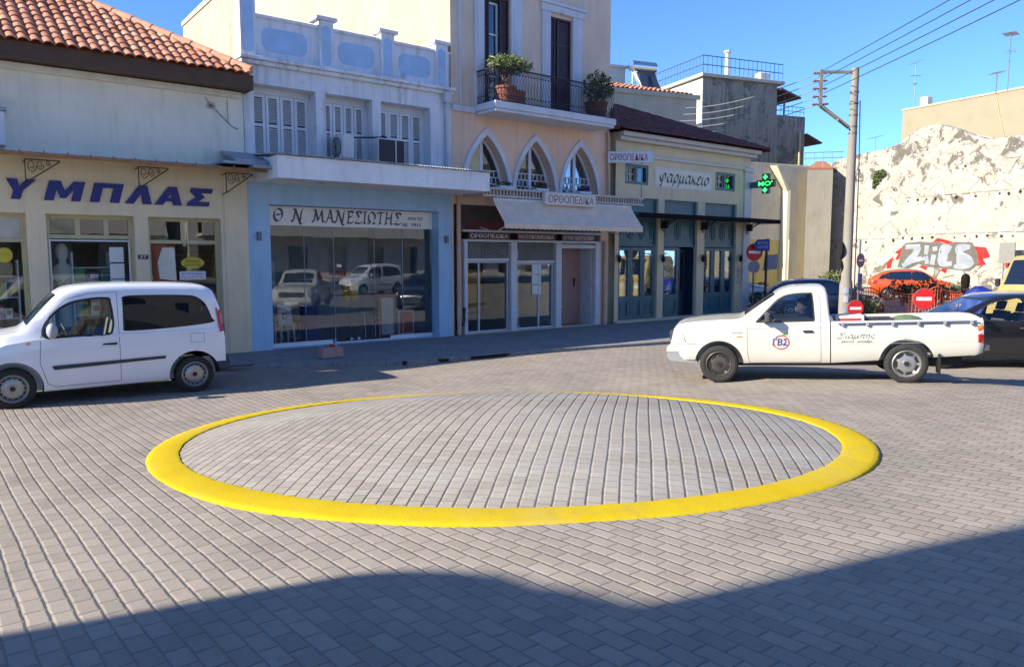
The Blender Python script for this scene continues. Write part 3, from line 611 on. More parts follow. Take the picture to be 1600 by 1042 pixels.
# air conditioners on the canopy
def aircon(lab, x, y, z, fan_left, wd=.78):
    t = thing('air_conditioner', lab, 'air conditioner', (x, y, z), 'F', 0, 'air conditioners on the canopy', local=True)
    if fan_left:
        part('case', MB().box(-.14, .14, -.36, .36, .06, .6, .015), M('ac_white', '#d0cfca', .5, .08), t)
        part('fan_grille', MB().lathe([(.24, -.155), (.23, -.165), (.06, -.168), (.001, -.168)], (0, -.02, .33), 22, 0), M('fan_dark', (.03, .035, .04), .5), t)
        mb = MB()
        for r_ in (.08, .13, .18, .235): mb.tube([(-.17, -.02+r_*cos(i*.3142), .33+r_*sin(i*.3142)) for i in range(21)], .006, 4)
        part('guard', mb, M('ac_white', 0), t)
    else:
        part('case', MB().box(-.36, .36, -.14, .14, .04, .62, .012), M('ac_white', '#d0cfca', .5, .08), t)
        part('fan_grille', MB().box(-.34, .1, -.15, -.142, .07, .59), M('ac_black', (.008, .01, .02), .4), t); part('side_grille', MB().box(.14, .34, -.15, -.142, .07, .59), M('ac_black', 0), t)
    part('feet', MB().box(-.3, -.2, -.1, .1, 0, .06).box(.2, .3, -.1, .1, 0, .06), IRON, t); return t
aircon('white air conditioner with round fan facing left below middle shutters', 8.02, -.25, 4.3, True)
aircon('air conditioner with black grille standing before the right shutters', 9.2, -.35, 4.3, False)
solo('wall_rail', MB().tube([(8.35, .0, 4.93), (9.2, -.28, 4.98)], .02, 6).tube([(8.3, .1, 4.35), (8.7, -.25, 4.36), (8.95, -.2, 4.4)], .018, 6).tube([(8.35, 0, 4.93), (8.35, 0, 4.4)], .015, 6), IRON, 'dark bracket rail and hose between the two air conditioners', 'bracket', (8.6, -.1, 4.35))
# goods behind the blue shop glass
t = thing('plastic_stool', 'white plastic chair with logo panel standing behind left glass', 'chair', (6.95, .75, 0.02))
part('backrest', MB().prism([(6.75, .5), (7.1, .5), (7.05, 1.02), (6.72, 1.02)], 1, .7, .74), WHITE, t); part('emblem', slab_text(MB(), 'B', 6.84, 6.98, .62, .88, .7, .004, .006), M('ink_grey', (.2, .22, .25), .6), t)
for a, b in ((6.76, .6), (7.1, .6), (6.76, 1.0), (7.1, 1.0)): part('leg', MB().cyl((a, b, .02), (a+(6.93-a)*.15, b*.9+.08, .52), .022, .03, 8), WHITE, t)
part('seat', MB().box(6.74, 7.12, .6, 1.02, .48, .52, .012), WHITE, t)
def box_thing(nm, lab, cat, a, b, y0, y1, z0, z1, c, lid):
    t = thing(nm, lab, cat, ((a+b)/2, (y0+y1)/2, z0)); part('body', MB().box(a, b, y0, y1, z0, z1, .012), c, t); part('front_panel', MB().box(a+.05, b-.05, y0-.012, y0-.001, z0+.06, z1-.06), lid, t)
box_thing('display_cabinet', 'pale blue display cabinet at the left end behind shop glass', 'cabinet', 6.45, 6.85, 1.1, 1.5, .02, 2.0, M('pale_blue', '#a9bfd2', .5), M('cab_grey', '#8796a5', .5))
box_thing('display_cabinet', 'blue tall carton behind the glass next to white plastic chair', 'carton', 7.4, 7.75, .7, 1.0, .02, .95, CARD[2], M('blue_card2', '#21457e', .5))
box_thing('display_cabinet', 'red display stand behind the right hand glass of blue shop', 'display stand', 9.5, 9.95, .8, 1.1, .02, 1.1, M('red_pale', '#b5605a', .5), CARD[3])
box_thing('display_cabinet', 'white carton low behind the far right glass of blue shop', 'carton', 10.1, 10.6, .9, 1.25, .02, .7, CARD[3], CARD[0])
t = thing('hanging_sign', 'small red sign with white lettering hanging inside blue shop', 'sign', (8.35, 1.2, 1.75)); part('board', MB().box(8.0, 8.75, 1.2, 1.22, 1.55, 1.75), M('sign_red', '#b31f2a', .5), t); part('lettering', slab_text(MB(), 'ΟΡΘΟΠΕΔΙΚΑ', 8.05, 8.7, 1.6, 1.7, 1.2, .004, .006), WHITE, t); part('chain', MB().cyl((8.05, 1.21, 1.75), (8.05, 1.21, 3.7), .006).cyl((8.7, 1.21, 1.75), (8.7, 1.21, 3.7), .006), GUNM, t)
t = thing('walking_frame', 'silver folding walking frame behind the glass doors', 'walking frame', (9.2, .8, 0)); mb = MB()
for x in (8.98, 9.4): mb.tube([(x, .62, .02), (x+.02, .7, .8), (x+.02, .95, .8), (x, 1.05, .02)], .014, 8)
part('side_frame', mb, M('steel_tube', '#a9adb0', .3, .1, metal=.7), t, 50); part('crossbar', MB().tube([(9.0, .7, .55), (9.42, .7, .55)], .014, 8), M('steel_tube', 0), t, 50)
t = thing('wheelchair', 'black wheelchair frame beside the blue carton behind glass', 'wheelchair', (7.0, 1.3, 0)); mb = MB()
for y in (1.2, 1.7): part('wheel', MB().tube([(7.35+.3*cos(i*.2618), y, .31+.3*sin(i*.2618)) for i in range(25)], .018, 6), IRON, t, 60)
part('seat', MB().box(7.1, 7.55, 1.25, 1.65, .48, .53, .01), M('seat_black', (.02, .02, .025), .6), t); part('backrest', MB().box(7.08, 7.13, 1.25, 1.65, .5, .98, .01), M('seat_black', 0), t)
t = thing('clothes_torso', 'yellow padded support vest on a stand inside blue shop', 'display', (8.75, 1.0, 0)); part('vest', MB().prism([(8.6, 1.0), (8.72, 1.0), (8.75, 1.2), (8.8, 1.0), (8.95, 1.0), (8.98, 1.42), (8.58, 1.42)], 1, .95, 1.1), M('vest_yellow', '#d6a21f', .6), t); part('stand', MB().lathe([(.16, 0), (.15, .03), (.02, .05), (.02, 1.1)], (8.78, 1.02, .01), 12), GUNM, t, 40)
# ------------------------------------------------------------------ pink building with pointed windows
PINK = plaster('peach_plaster', '#e6c3aa', '#93806f', .3); PINKU = plaster('upper_beige_plaster', '#dcc5b0', '#93806f', .25); CREAMW = plaster('cream_side_plaster', '#b3a88e', '#8f8468', .4, bump=.5); TRIM = plaster('white_trim', '#cfd0d6', '#84828a', .25, bump=.2)
pb = thing('pink_building', 'tall peach building with balcony above three pointed white windows', 'building', (14.2, 0, 0))
def arch(cx, hw, z0, h, n=14):
    k = (h*h/hw/hw-1)/2; r = hw*(1+k); l = []
    a1 = atan2(h, hw*k)
    for i in range(n+1):
        a = a1*i/n; l.append((cx+hw*k-r*cos(a), z0+r*sin(a)))
    return l+[(2*cx-x, z) for x, z in l[-2::-1]]
AR = [(12.4, .74), (14.13, .74), (15.87, .74)]; Z0 = 3.86; AH = 1.52
mb = MB(); edges_ = [11.25, 13.27, 15.0, 17.1]
for (cx, hw), a, b in zip(AR, edges_, edges_[1:]):
    q = arch(cx, hw, Z0, AH); m_ = len(q)//2
    mb.face([(a, 0, Z0)]+[(x, 0, z) for x, z in q[:m_+1]]+[(cx, 0, 5.94), (a, 0, 5.94)])
    mb.face([(b, 0, Z0), (b, 0, 5.94), (cx, 0, 5.94)]+[(x, 0, z) for x, z in q[m_:]])
    for (x0, z0), (x1, z1) in zip(q, q[1:]): mb.face([(x0, 0, z0), (x1, 0, z1), (x1, .34, z1), (x0, .34, z0)])
mb.box(11.25, 17.1, 0, .3, 3.5, Z0); part('middle_wall', mb, PINK, pb)
DH = [(12.32, 13.2, 6.1, 9.05), (14.66, 15.5, 6.1, 8.92)]
mb = wall(MB(), 11.25, 17.1, 5.94, 12.4, .0, DH+[(12.32, 13.2, 10.4, 11.9), (14.66, 15.5, 10.4, 11.9)], .3); part('upper_wall', mb, PINKU, pb)
mb = MB().box(11.25, 11.5, .3, 16, 0, 12.4).box(16.85, 17.1, .3, 16, 0, 12.4).box(11.5, 16.85, 15.8, 16, 0, 12.4).box(11.5, 16.85, .3, 15.8, 12.2, 12.4).box(11.25, 11.28, .01, .3, 0, 12.4).box(17.07, 17.1, .01, .3, 0, 12.4)
part('side_wall', mb, CREAMW, pb); part('vent', MB().box(11.235, 11.252, 9.0, 9.5, 9.55, 10.2), M('vent_grey', '#a29a86', .8), pb)
mb = MB().box(11.2, 17.15, -.12, .3, 12.2, 12.5); part('cornice', mb, TRIM, pb)
mb = MB().box(11.26, 12.0, -.06, -.0, 5.9, 6.06, .01).box(11.5, 11.56, -.03, 0, 6.06, 9); part('string_course', mb, TRIM, pb)
for cx, hw in AR:
    i_ = arch(cx, hw, Z0, AH); o_ = arch(cx, hw+.12, Z0, AH+.2); n = len(i_)
    mb = MB(); vs = [(x, -.045, z) for x, z in i_]+[(x, -.045, z) for x, z in o_]+[(x, .004, z) for x, z in o_]+[(x, .03, z) for x, z in i_]
    mb.mesh(vs, [(j, j+1, n+j+1, n+j) for j in range(n-1)]+[(n+j, n+j+1, 2*n+j+1, 2*n+j) for j in range(n-1)]+[(j, j+1, 3*n+j+1, 3*n+j) for j in range(n-1)])
    part('arch_trim', mb, TRIM, pb)
    mb = MB()
    for (x0, z0), (x1, z1) in zip(i_, i_[1:]):
        d0 = Vector((cx-x0, 0, 4.3-z0)).normalized()*.07; d1 = Vector((cx-x1, 0, 4.3-z1)).normalized()*.07
        mb.mesh([(x0, .27, z0), (x1, .27, z1), (x1+d1.x, .27, z1+d1.z), (x0+d0.x, .27, z0+d0.z), (x0+d0.x, .33, z0+d0.z), (x1+d1.x, .33, z1+d1.z)], [(0, 1, 2, 3), (3, 2, 5, 4)])
    mb.box(cx-.05, cx+.05, .25, .33, Z0, Z0+AH-.06)
    for z in (4.12, 4.3, 4.48): mb.box(cx-hw*.9, cx+hw*.9, .275, .32, z-.012, z+.012)
    for z0 in (3.9, 4.12, 4.3):
        for k in range(-4, 5):
            x = cx+k*.15+(.07 if z0 == 4.12 else 0)
            if abs(x-cx) < hw*.85: mb.box(x-.011, x+.011, .28, .315, z0, z0+.2)
    wf = part('window_frame', mb, WHITE, pb); part('window_pane', MB().prism(arch(cx, hw-.02, Z0, AH-.04), 1, .3, .31), GL if cx > 13 else GLD, wf)
    if cx < 13: part('lace_curtain', MB().prism([(cx-.72, 3.9), (cx-.05, 3.9), (cx-.05, 5.2), (cx-.3, 4.9), (cx-.6, 4.4)], 1, .262, .27), M('curtain_cream', '#cfc49c', .8), wf)
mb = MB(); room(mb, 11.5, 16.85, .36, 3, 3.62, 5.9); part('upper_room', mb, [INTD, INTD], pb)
REDW = M('oxblood_wood', (.045, .012, .018), .45, .25, 8)
for i, (a, b, c, d) in enumerate(DH):
    mb = MB().box(a-.32, a-.01, -.05, 0, 6.1, d+.1, .01).box(b+.01, b+.4, -.05, 0, 6.1, d+.1, .01).box(a-.36, b+.46, -.07, 0, d+.1, d+.3, .01).box(a-.42, b+.5, -.12, 0, d+.3, d+.38, .01)
    for x in (a-.24, b+.12): mb.box(x, x+.15, -.062, -.048, 6.4, d-.2)
    part('door_surround', mb, TRIM, pb)
    mb = MB(); gp = .36 if i == 0 else .07; x0, x1 = (a, a+.22) if i == 0 else (a, a+.25); x2 = x1+gp
    for p, q in ((x0, x1), (x2, b)):
        frame_mb(mb, p, q, 6.14, d, .06, .05, .05, (), (7.3, 8.2))
        k = 6.2
        while k < d-.1: mb.box(p+.05, q-.05, .08, .095, k, k+.034); k += .045
    part('shutter', mb, REDW, pb)
    mb = MB(); frame_mb(mb, x1, x2, 6.12, d-.12, .16, .05, .05, (), (7.0, 7.5, 8.1)); wf = part('window_frame', mb, WHITE, pb); part('window_pane', pane_mb(x1, x2, 6.14, d-.15, .2), GLD, wf)
    part('door_back', MB().box(a, b, .24, .28, 6.1, d), INTD, pb)
part('wall_light', MB().ball((15.1, -.1, 9.05), .1, 14, 8, (1, .6, .6)), M('globe_white', '#d5d5da', .3), pb, 60)
mb = MB().box(12.0, 16.45, -.92, .0, 5.94, 6.12, .012).box(12.04, 16.41, -.88, 0, 5.86, 5.94, .01); bal = part('balcony_slab', mb, TRIM, pb)
mb = MB(); RZ = 6.14; TZ = 6.98
run = [(12.05, -.04), (12.05, -.86), (16.4, -.86), (16.4, -.04)]
for (a, b), (c, d) in zip(run, run[1:]):
    L_ = hypot(c-a, d-b); P_ = lambda t, a=a, b=b, c=c, d=d: (a+(c-a)*t, b+(d-b)*t)
    for z, r in ((TZ, .02), (RZ, .014), (RZ+.16, .009), (TZ-.13, .009)): mb.tube([(*P_(0), z), (*P_(1), z)], r, 6)
    n = int(L_/.1)
    for i in range(n+1):
        t = i/n; x, y = P_(t)
        mb.tube([(x, y, RZ), (x, y, TZ)], .0065, 4)
        if i < n:
            for z0, z1 in ((RZ, RZ+.16), (TZ-.13, TZ)):
                x2, y2 = P_((i+1)/n); mb.tube([(x, y, z0), (x2, y2, z1)], .006, 4); mb.tube([(x, y, z1), (x2, y2, z0)], .006, 4)
            x2, y2 = P_((i+.5)/n); dx, dy = (x2-x)*.8, (y2-y)*.8; mb.tube([(x2-dx, y2-dy, RZ+.16), (x2+dx, y2+dy, RZ+.28), (x2+dx*.2, y2+dy*.2, RZ+.42), (x2-dx, y2-dy, RZ+.56), (x2+dx, y2+dy, TZ-.13)], .0055, 4)
part('railing', mb, M('railing_iron', (.02, .018, .03), .45), bal)
# ground floor of the pink building
POST = M('post_white', '#c8c9cc', .5, .08)
part('end_pier', MB().box(11.25, 11.3, 0, .3, 0, 3.5), PINK, pb); part('end_pier', MB().box(16.78, 17.1, 0, .3, 0, 3.5), PINK, pb)
for a, b in ((11.62, 11.74), (13.23, 13.45), (14.92, 15.15), (16.55, 16.76)):
    part('post', MB().box(a, b, -.03, .12, 0, 2.52, .012).box(a-.01, b+.01, -.045, .02, .62, .66), POST, pb)
part('beam', MB().box(11.6, 16.78, -.02, .12, 2.52, 2.58).box(11.6, 16.78, -.02, .12, 2.78, 2.84), POST, pb)
part('fascia_board', MB().box(11.3, 16.78, .02, .08, 2.84, 3.5), M('dark_fascia', (.06, .045, .04), .5, .3), pb); part('red_strip', MB().box(11.76, 13.2, -.0, .018, 2.86, 3.06), MAROON, pb)
for a, b, s in ((11.78, 13.2, 'ΟΡΘΟΠΕΔΙΚΑ'), (13.47, 14.9, 'ΝΟΣΟΚΟΜΕΙΑΚΑ'), (15.17, 16.53, 'ΙΑΤΡΙΚΑ ΟΔΟΝΤΙΑΤΡΙΚΑ')):
    t = thing('panel_sign', 'dark red shop panel lettered %s over the %s bay of pink building' % (s, {'Ο': 'left', 'Ν': 'middle', 'Ι': 'right'}[s[0]]), 'sign', ((a+b)/2, .03, 2.58), group=None)
    part('board', MB().box(a, b, .0, .06, 2.59, 2.77), MAROON, t); part('lettering', slab_text(MB(), s, a+.07, b-.07, 2.625, 2.735, 0, .006, .006), M('sign_white', '#e3dcd8', .5), t)
mb = MB(); room(mb, 11.3, 15.1, .14, 4, 0.0, 3.4); part('shop_interior', mb, [INT, FLOORI], pb)
def grille(x0, x1, z0, z1, y):
    mb = MB(); s = .095; n = int((x1-x0+z1-z0)/s)+1; H = z1-z0
    for k in range(-int(H/s)-1, int((x1-x0)/s)+1):
        for sg in (1, -1):
            a = x0+k*s; pts = []
            p0, p1 = (a, z0) if sg == 1 else (a, z1), (a+H, z1) if sg == 1 else (a+H, z0)
            t0 = max(0, (x0-a)/H); t1 = min(1, (x1-a)/H)
            if t1 <= t0: continue
            f_ = lambda t: (p0[0]+(p1[0]-p0[0])*t, y+.006*sg, p0[1]+(p1[1]-p0[1])*t)
            mb.tube([f_(t0), f_(t1)], .007, 4)
    return mb
for a, b, zb in ((11.76, 13.21, 1.99), (13.47, 14.9, 1.93)):
    part('security_grille', grille(a, b, zb+.08, 2.5, .06), M('grille_white', '#c6c6c0', .5), pb); part('shutter_bar', MB().box(a, b, .02, .09, zb, zb+.08, .01), POST, pb)
    wf = MB(); frame_mb(wf, a, b, .03, zb, .1, .045, .05, (a+(b-a)*(.3 if zb > 1.95 else .62),)); part('window_frame', wf, POST, pb); part('window_pane', pane_mb(a+.04, b-.04, .08, zb, .125), GL, pb)
mb = MB().box(15.15, 15.2, .12, .9, 0, 2.5).box(16.5, 16.55, .12, .9, 0, 2.5); part('entry_reveal', mb, POST, pb)
part('entry_lintel', MB().box(15.16, 16.54, .0, .1, 2.36, 2.46, .01).box(15.16, 16.54, .1, .92, 2.46, 2.5), POST, pb)
part('entry_panel', MB().box(15.75, 16.5, .62, .9, 0.02, 2.46), M('brown_pink', '#a98377', .6, .08), pb); dd = part('entry_door', MB().box(15.2, 15.75, .82, .9, .02, 2.46), M('door_white', '#c7c6be', .5, .06), pb); part('handle', MB().cyl((15.62, .8, 1.1), (15.62, .8, 1.45), .018), IRON, dd); part('door_slot', MB().box(15.23, 15.3, .81, .83, 1.1, 1.9), M('ac_black', 0), dd)
part('intercom', MB().box(16.2, 16.26, .6, .62, 1.2, 1.45), IRON, pb)
part('threshold', MB().box(11.6, 16.78, -.05, .3, 0.0, .035, .008), M('sill_stone', '#b9b4a6', .6), pb)
for x, c, z1, lab in ((11.42, PIPEP, 3.7, None), (16.9, PIPEP, 2.6, None)): part('downpipe', MB().cyl((x, -.07, 0.02), (x, -.07, z1), .06, None, 12).cyl((x, -.07, 1.2), (x, -.07, 1.28), .07, None, 12), c, pb, 40)
part('downpipe', MB().tube([(16.98, -.07, 5.9), (17.0, -.07, 5.6), (17.02, -.07, 3.9)], .05, 10), PIPEP, pb, 40)
mb = MB()
for k in range(int(6.05/.11)): x = 11.6+k*.11; mb.box(x-.018, x+.018, -.95, -.9, 3.71, 3.85)
mb.box(11.58, 17.66, -.96, -.89, 3.66, 3.71).box(11.58, 17.66, -.96, -.89, 3.85, 3.9); mb.box(11.6, 17.64, -.89, -.004, 3.84, 3.88)
for x in (11.62, 13.3, 15.0, 17.0): mb.box(x-.03, x+.03, -.9, -.004, 3.7, 3.84)
part('slab_edge', mb, M('edge_grey', '#b3aca2', .7, .15), pb)
AWN = M('awning_canvas', '#dbc6b0', .85, .12, 2.5, bump=.2)
mb = MB()
def awn(a, b): 
    sag = .03*sin(pi*b)*(.6+.4*sin(a*19)); return (11.9+a*5.2, -.93-.5*b, 3.6-.62*b-sag)
mb.grid(awn, 40, 8)
mb.grid(lambda a, b: (11.9+a*5.2, -1.43-.004*sin(a*60), 2.98-b*(.13+.022*abs(sin(a*5.2*pi/.16)))), 320, 2); aw = part('awning', mb, AWN, pb, 40)
part('roller', MB().cyl((11.9, -.93, 3.6), (17.1, -.93, 3.6), .045, None, 10).cyl((11.9, -1.43, 2.985), (17.1, -1.43, 2.985), .02, None, 8), POST, aw, 40)
mb = MB()
for x in (12.1, 16.9): mb.tube([(x, -.1, 2.9), (x, -.8, 2.75), (x, -1.42, 2.98)], .016, 6)
part('awning_arm', mb, POST, aw)
t = thing('awning_sign', 'pale boxed sign reading ΟΡΘΟΠΕΔΙΚΑ fixed above the canvas awning', 'sign', (14.8, -1.0, 3.5))
part('board', MB().box(13.55, 15.45, -1.12, -.97, 3.52, 3.86, .012), M('sign_aged', '#cfc8c2', .5, .08), t); part('lettering', slab_text(MB(), 'ΟΡΘΟΠΕΔΙΚΑ', 13.66, 15.36, 3.58, 3.79, -1.12, .006, .006), M('faded_red', '#8d6560', .6), t)
t = thing('blade_sign', 'white projecting sign reading ΟΡΘΟΠΕΔΙΚΑ in red at building corner', 'sign', (17.3, -.3, 5.0))
e0 = Vector((16.93, -.12)); e1 = Vector((18.05, -.95)); dv = (e1-e0)
def bs(x, y, z): p = e0+dv*x+Vector((-dv.y, dv.x)).normalized()*-y; return (p.x, p.y, z)
mb = MB(); mb.mesh([bs(x, y, z) for z in (4.98, 5.31) for y in (-.05, .05) for x in (0, 1)], [(0, 2, 3, 1), (4, 5, 7, 6), (0, 1, 5, 4), (2, 6, 7, 3), (0, 4, 6, 2), (1, 3, 7, 5)]); part('board', mb, M('sign_pale', '#d0d2d8', .4, .05), t)
mb = MB()
for sgn in (1,):
    text_mb(mb, 'ΟΡΘΟΠΕΔΙΚΑ', .04, .88, 5.04, 5.25, lambda x, z: bs(x, .054, z), .008)
part('lettering', mb, M('sign_redtext', '#8e3a3e', .5), t); part('pole', MB().cyl((*bs(.75, 0, 0)[:2], 3.9), (*bs(.75, 0, 0)[:2], 5.0), .015, None, 8), GUNM, t)
# planters in the pointed windows
LEAF = [M('leaf_dark', (.035, .07, .02), .6, .3), M('leaf_mid', (.07, .12, .03), .6, .3), M('leaf_pale', (.20, .26, .07), .6, .25), M('leaf_olive', (.12, .14, .06), .6, .25)]
for cx, fc, lb in ((12.95, None, 'white window box with green plant in first pointed window'), (14.25, '#8e1230', 'white window box with dark red flowers in middle pointed window'), (15.95, '#5d2a6e', 'white window box with purple flowers in last pointed window')):
    t = thing('window_box', lb, 'planter', (cx, -.1, 3.9)); part('trough', MB().prism([(cx-.24, 4.05), (cx-.2, 3.9), (cx+.2, 3.9), (cx+.24, 4.05)], 1, -.2, .04), WHITE, t)
    part('foliage', leaves(MB(), (cx, -.08, 4.1), (.26, .14, .09), 160, .035, mats=2), LEAF[:2], t)
    if fc: part('flowers', leaves(MB(), (cx, -.1, 4.15), (.22, .13, .1), 130, .035), M('petal'+fc[1:], fc, .6), t)
t = thing('balcony_plant', 'pale leafy shrub with bare stems in terracotta pot at left balcony end', 'potted plant', (12.55, -.62, 6.13)); TERR = M('terracotta', (.27, .10, .06), .8, .15)
part('pot', MB().lathe([(.2, 6.13), (.27, 6.5), (.3, 6.52), (.3, 6.58), (.27, 6.58), (.26, 6.52)], (12.62, -.55, 0), 18), TERR, t, 40)
part('pot', MB().box(12.72, 13.15, -.75, -.4, 6.13, 6.52, .02), TERR, t)
mb = MB(); rn = random.Random(5)
for i in range(14): a = rn.uniform(0, 6.28); mb.tube([(12.62, -.55, 6.5), (12.62+.1*cos(a), -.55+.1*sin(a), 6.8), (12.62+.36*cos(a), -.55+.22*sin(a), 7.1)], .011, 5)
part('stems', mb, M('stem_tan', (.3, .2, .12), .8), t)
part('foliage', leaves(MB(), (12.7, -.6, 7.17), (.72, .42, .22), 520, .13, .6, .05, 2, .16), [LEAF[2], LEAF[3]], t)
t = thing('balcony_plant', 'dark dense shrub in brown pot at right balcony end', 'potted plant', (16.0, -.55, 6.13)); part('pot', MB().lathe([(.26, 6.13), (.34, 6.55), (.36, 6.6), (.33, 6.6), (.32, 6.54)], (16.02, -.5, 0), 18), M('brown_pot', (.13, .05, .03), .8), t, 40)
mb = MB()
for i in range(12): a = rn.uniform(0, 6.28); mb.tube([(16.02, -.5, 6.5), (16.02+.25*cos(a), -.5+.2*sin(a), 7.2)], .012, 5)
part('stems', mb, M('stem_tan', 0), t); part('foliage', leaves(MB(), (16.05, -.55, 7.0), (.5, .4, .5), 700, .075, .8, .05, 2, .3), [LEAF[0], LEAF[1]], t)
# goods inside
box_thing('display_poster', 'yellow display board behind the first bay glass', 'display board', 12.35, 12.85, .9, .95, .55, 1.75, M('poster_yellow', '#c98f1c', .5, .2), M('poster_gold', '#b7791a', .5, .2)); bust(13.85, .6, 'white figure on column behind the second shop bay glass')
t = thing('door_notice', 'white paper sheets in a column on the second bay glass', 'notice', (14.3, .1, 1.0))
for z in (1.62, 1.32, 1.02): part('paper', MB().box(14.1, 14.45, .112, .117, z, z+.27), M('paper', 0), t)
solo('black_glove', MB().tube([(11.5, -.1, .25), (11.55, -.12, .45), (11.56, -.1, .75)], [.05, .035, .045], 8), IRON, 'black cloth strap hanging on the post beside pink downpipe', 'strap', (11.53, -.1, .2), smooth=50)
# ------------------------------------------------------------------ pharmacy
PHW = plaster('pharmacy_plaster', '#dccdac', '#8d8164', .18); TEAL = M('teal_paint', (.050, .140, .165), .45, .14, 6); TEALD = M('teal_dark', (.014, .04, .07), .45, .15, 6)
TRD = [M('dark_tile_%d' % i, c, .75, .25, 9, bump=.3) for i, c in enumerate(((.15, .04, .03), (.18, .052, .036), (.11, .03, .024)))]
ph = thing('pharmacy', 'cream pharmacy with teal panelled shopfront and dark red hipped roof', 'building', (20.9, 0, 0))
BAY = [(17.58, 19.44), (19.74, 21.5), (21.9, 23.74)]
SW = [(17.83, 18.92, 4.42, 5.05), (22.43, 23.58, 4.46, 5.1)]
mb = wall(MB(), 17.4, 24.14, 0, 5.35, 0, [(a, b, .08, 4.0) for a, b in BAY]+SW, .2); mb.box(17.4, 24.5, .01, .3, 5.35, 5.98); part('front_wall', mb, PHW, ph)
mb = MB().box(17.4, 17.7, .3, 8, 0, 5.95).box(24.2, 24.52, .3, 8, 0, 5.95).box(17.7, 24.2, 7.7, 8, 0, 5.95).box(17.7, 24.2, .3, 7.7, 4.05, 4.15); part('side_wall', mb, PHW, ph)
mb = MB().box(24.12, 24.56, -.06, .3, 0, 5.2, .01).box(24.06, 24.62, -.1, .34, 5.2, 5.36, .015).box(17.4, 24.12, -.07, .01, 5.27, 5.36, .012).box(17.4, 24.7, -.34, -.0, 5.84, 5.98, .015).box(17.4, 24.62, -.2, .0, 5.72, 5.84, .012); part('cornice', mb, M('cornice_white', '#c9c6c2', .6, .08), ph)
keep = lambda x, y: 17.0+(y+.45)+.05 < x < 25.1-(y+.45)-.05
rf = MB(); tiles(rf, keep, 17.0, 25.1, -.48, 6.0, math.atan(.43), 4.6, .2, .33, .026, .022, 5)
rf.mesh([(17.0, -.42, 5.97), (25.1, -.42, 5.97), (21.05, 3.6, 7.7), (25.1, 7.7, 5.97), (17.0, 7.7, 5.97)], [(0, 1, 2), (1, 3, 2), (3, 4, 2), (4, 0, 2)])
roof = part('roof', rf, TRD, ph); mb = MB()
for i in range(13):
    for sg in (1, -1):
        k = i*.31; x = 21.05-sg*(4.02-k); z = 6.03+k*.43; mb.cyl((x, -.42+k, z), (x+sg*.33, -.09+k, z+.14), .085, .07, 8)
part('hip_tiles', mb, TRD[0], roof, 50)
for i, (a, b) in enumerate(BAY):
    mb = MB().box(a, b, .12, .16, 3.45, 3.98); frame_mb(mb, a, b, 3.46, 4.0, .09, .06, .05); frame_mb(mb, a, b, 2.45, 3.42, .09, .07, .06)
    n = (3, 2, 3)[i]; mb.box(a, b, .13, .17, 2.45, 3.42)
    for k in range(n):
        x0 = a+.1+k*(b-a-.2)/n; x1 = x0+(b-a-.2)/n-.06; frame_mb(mb, x0, x1, 2.68, 3.3, .105, .035, .03); frame_mb(mb, x0+.1, x1-.1, 2.78, 3.2, .11, .02, .025)
    tp = part('transom_panel', mb, TEAL, ph)
    n = 3 if i != 1 else 2
    for k in range(n):
        x0 = a+.04+k*(b-a-.08)/n; x1 = a+.04+(k+1)*(b-a-.08)/n-.015
        if i == 1 and k == 1:
            mb = MB(); frame_mb(mb, x0+.12, x1-.04, .09, 2.38, .42, .13, .05, (), (.85,)); mb.box(x0+.2, x1-.1, .43, .45, .1, .85)
            dl = part('inner_door', mb, TEALD, ph); part('door_pane', pane_mb(x0+.24, x1-.16, .92, 2.26, .44), GLD, dl); part('handle', MB().tube([(x0+.2, .38, 1.0), (x0+.2, .34, 1.1), (x0+.2, .38, 1.25)], .016), M('brass', (.35, .25, .08), .3, .1, metal=.8), dl)
            part('door_reveal', MB().box(x0, x0+.1, .1, .5, .09, 2.4).box(x1-.02, x1, .1, .5, .09, 2.4), TEALD, ph); continue
        mb = MB(); zc = .78; g = .14
        frame_mb(mb, x0, x1, .09, 2.42, .08, .1, .055); mb.box(x0+.1, x1-.1, .084, .13, zc-.1, zc+.06); mb.box(x0+.1, x1-.1, .105, .12, .19, zc-.1); frame_mb(mb, x0+.14, x1-.14, .26, zc-.17, .088, .025, .02)
        dl = part('door_leaf', mb, TEAL, ph); part('door_pane', pane_mb(x0+.1, x1-.1, zc+.06, 2.32, .11), GL, dl)
for a, b, c, d in SW:
    mb = MB(); frame_mb(mb, a, b, c, d, .02, .09, .09, ((a+b)/2,)); wf = part('window_frame', mb, TEAL, ph)
    mb = MB(); frame_mb(mb, a+.09, (a+b)/2-.03, c+.09, d-.09, .07, .03, .03, ((a*3+b)/4,), ((c+d)/2,)); part('glazing_bar', mb, M('bar_pale', '#aeb6b4', .5), wf); part('window_pane', pane_mb(a+.08, b-.08, c+.08, d-.08, .1), GLD, wf)
mb = MB(); room(mb, 17.5, 24.1, .5, 4, .05, 4.04); part('shop_interior', mb, [M('pharm_room', (.22, .2, .17), .9), FLOORI], ph)
part('threshold', MB().box(17.45, 24.1, -.08, .1, -.04, .075, .01), M('sill_stone', 0), ph)
mb = MB().grid(lambda a, b: (17.35+a*7.55, -1.05+b*1.04, 3.44+b*.1+.01*sin(a*7.55*2*pi/.12)), 500, 1)
cn = part('canopy', mb, M('canopy_dark', (.012, .011, .014), .95, .2, spec=.1), ph)
mb = MB().box(17.35, 24.9, -1.08, -1.05, 3.36, 3.445)
for k in range(126): mb.box(17.355+k*.06, 17.40+k*.06, -1.075, -1.06, 3.3, 3.38)
mb.box(17.35, 24.9, -1.078, -1.058, 3.3, 3.315)
for k in range(17): mb.box(24.88, 24.9, -1.05+k*.062, -1.02+k*.062, 3.31, 3.43)
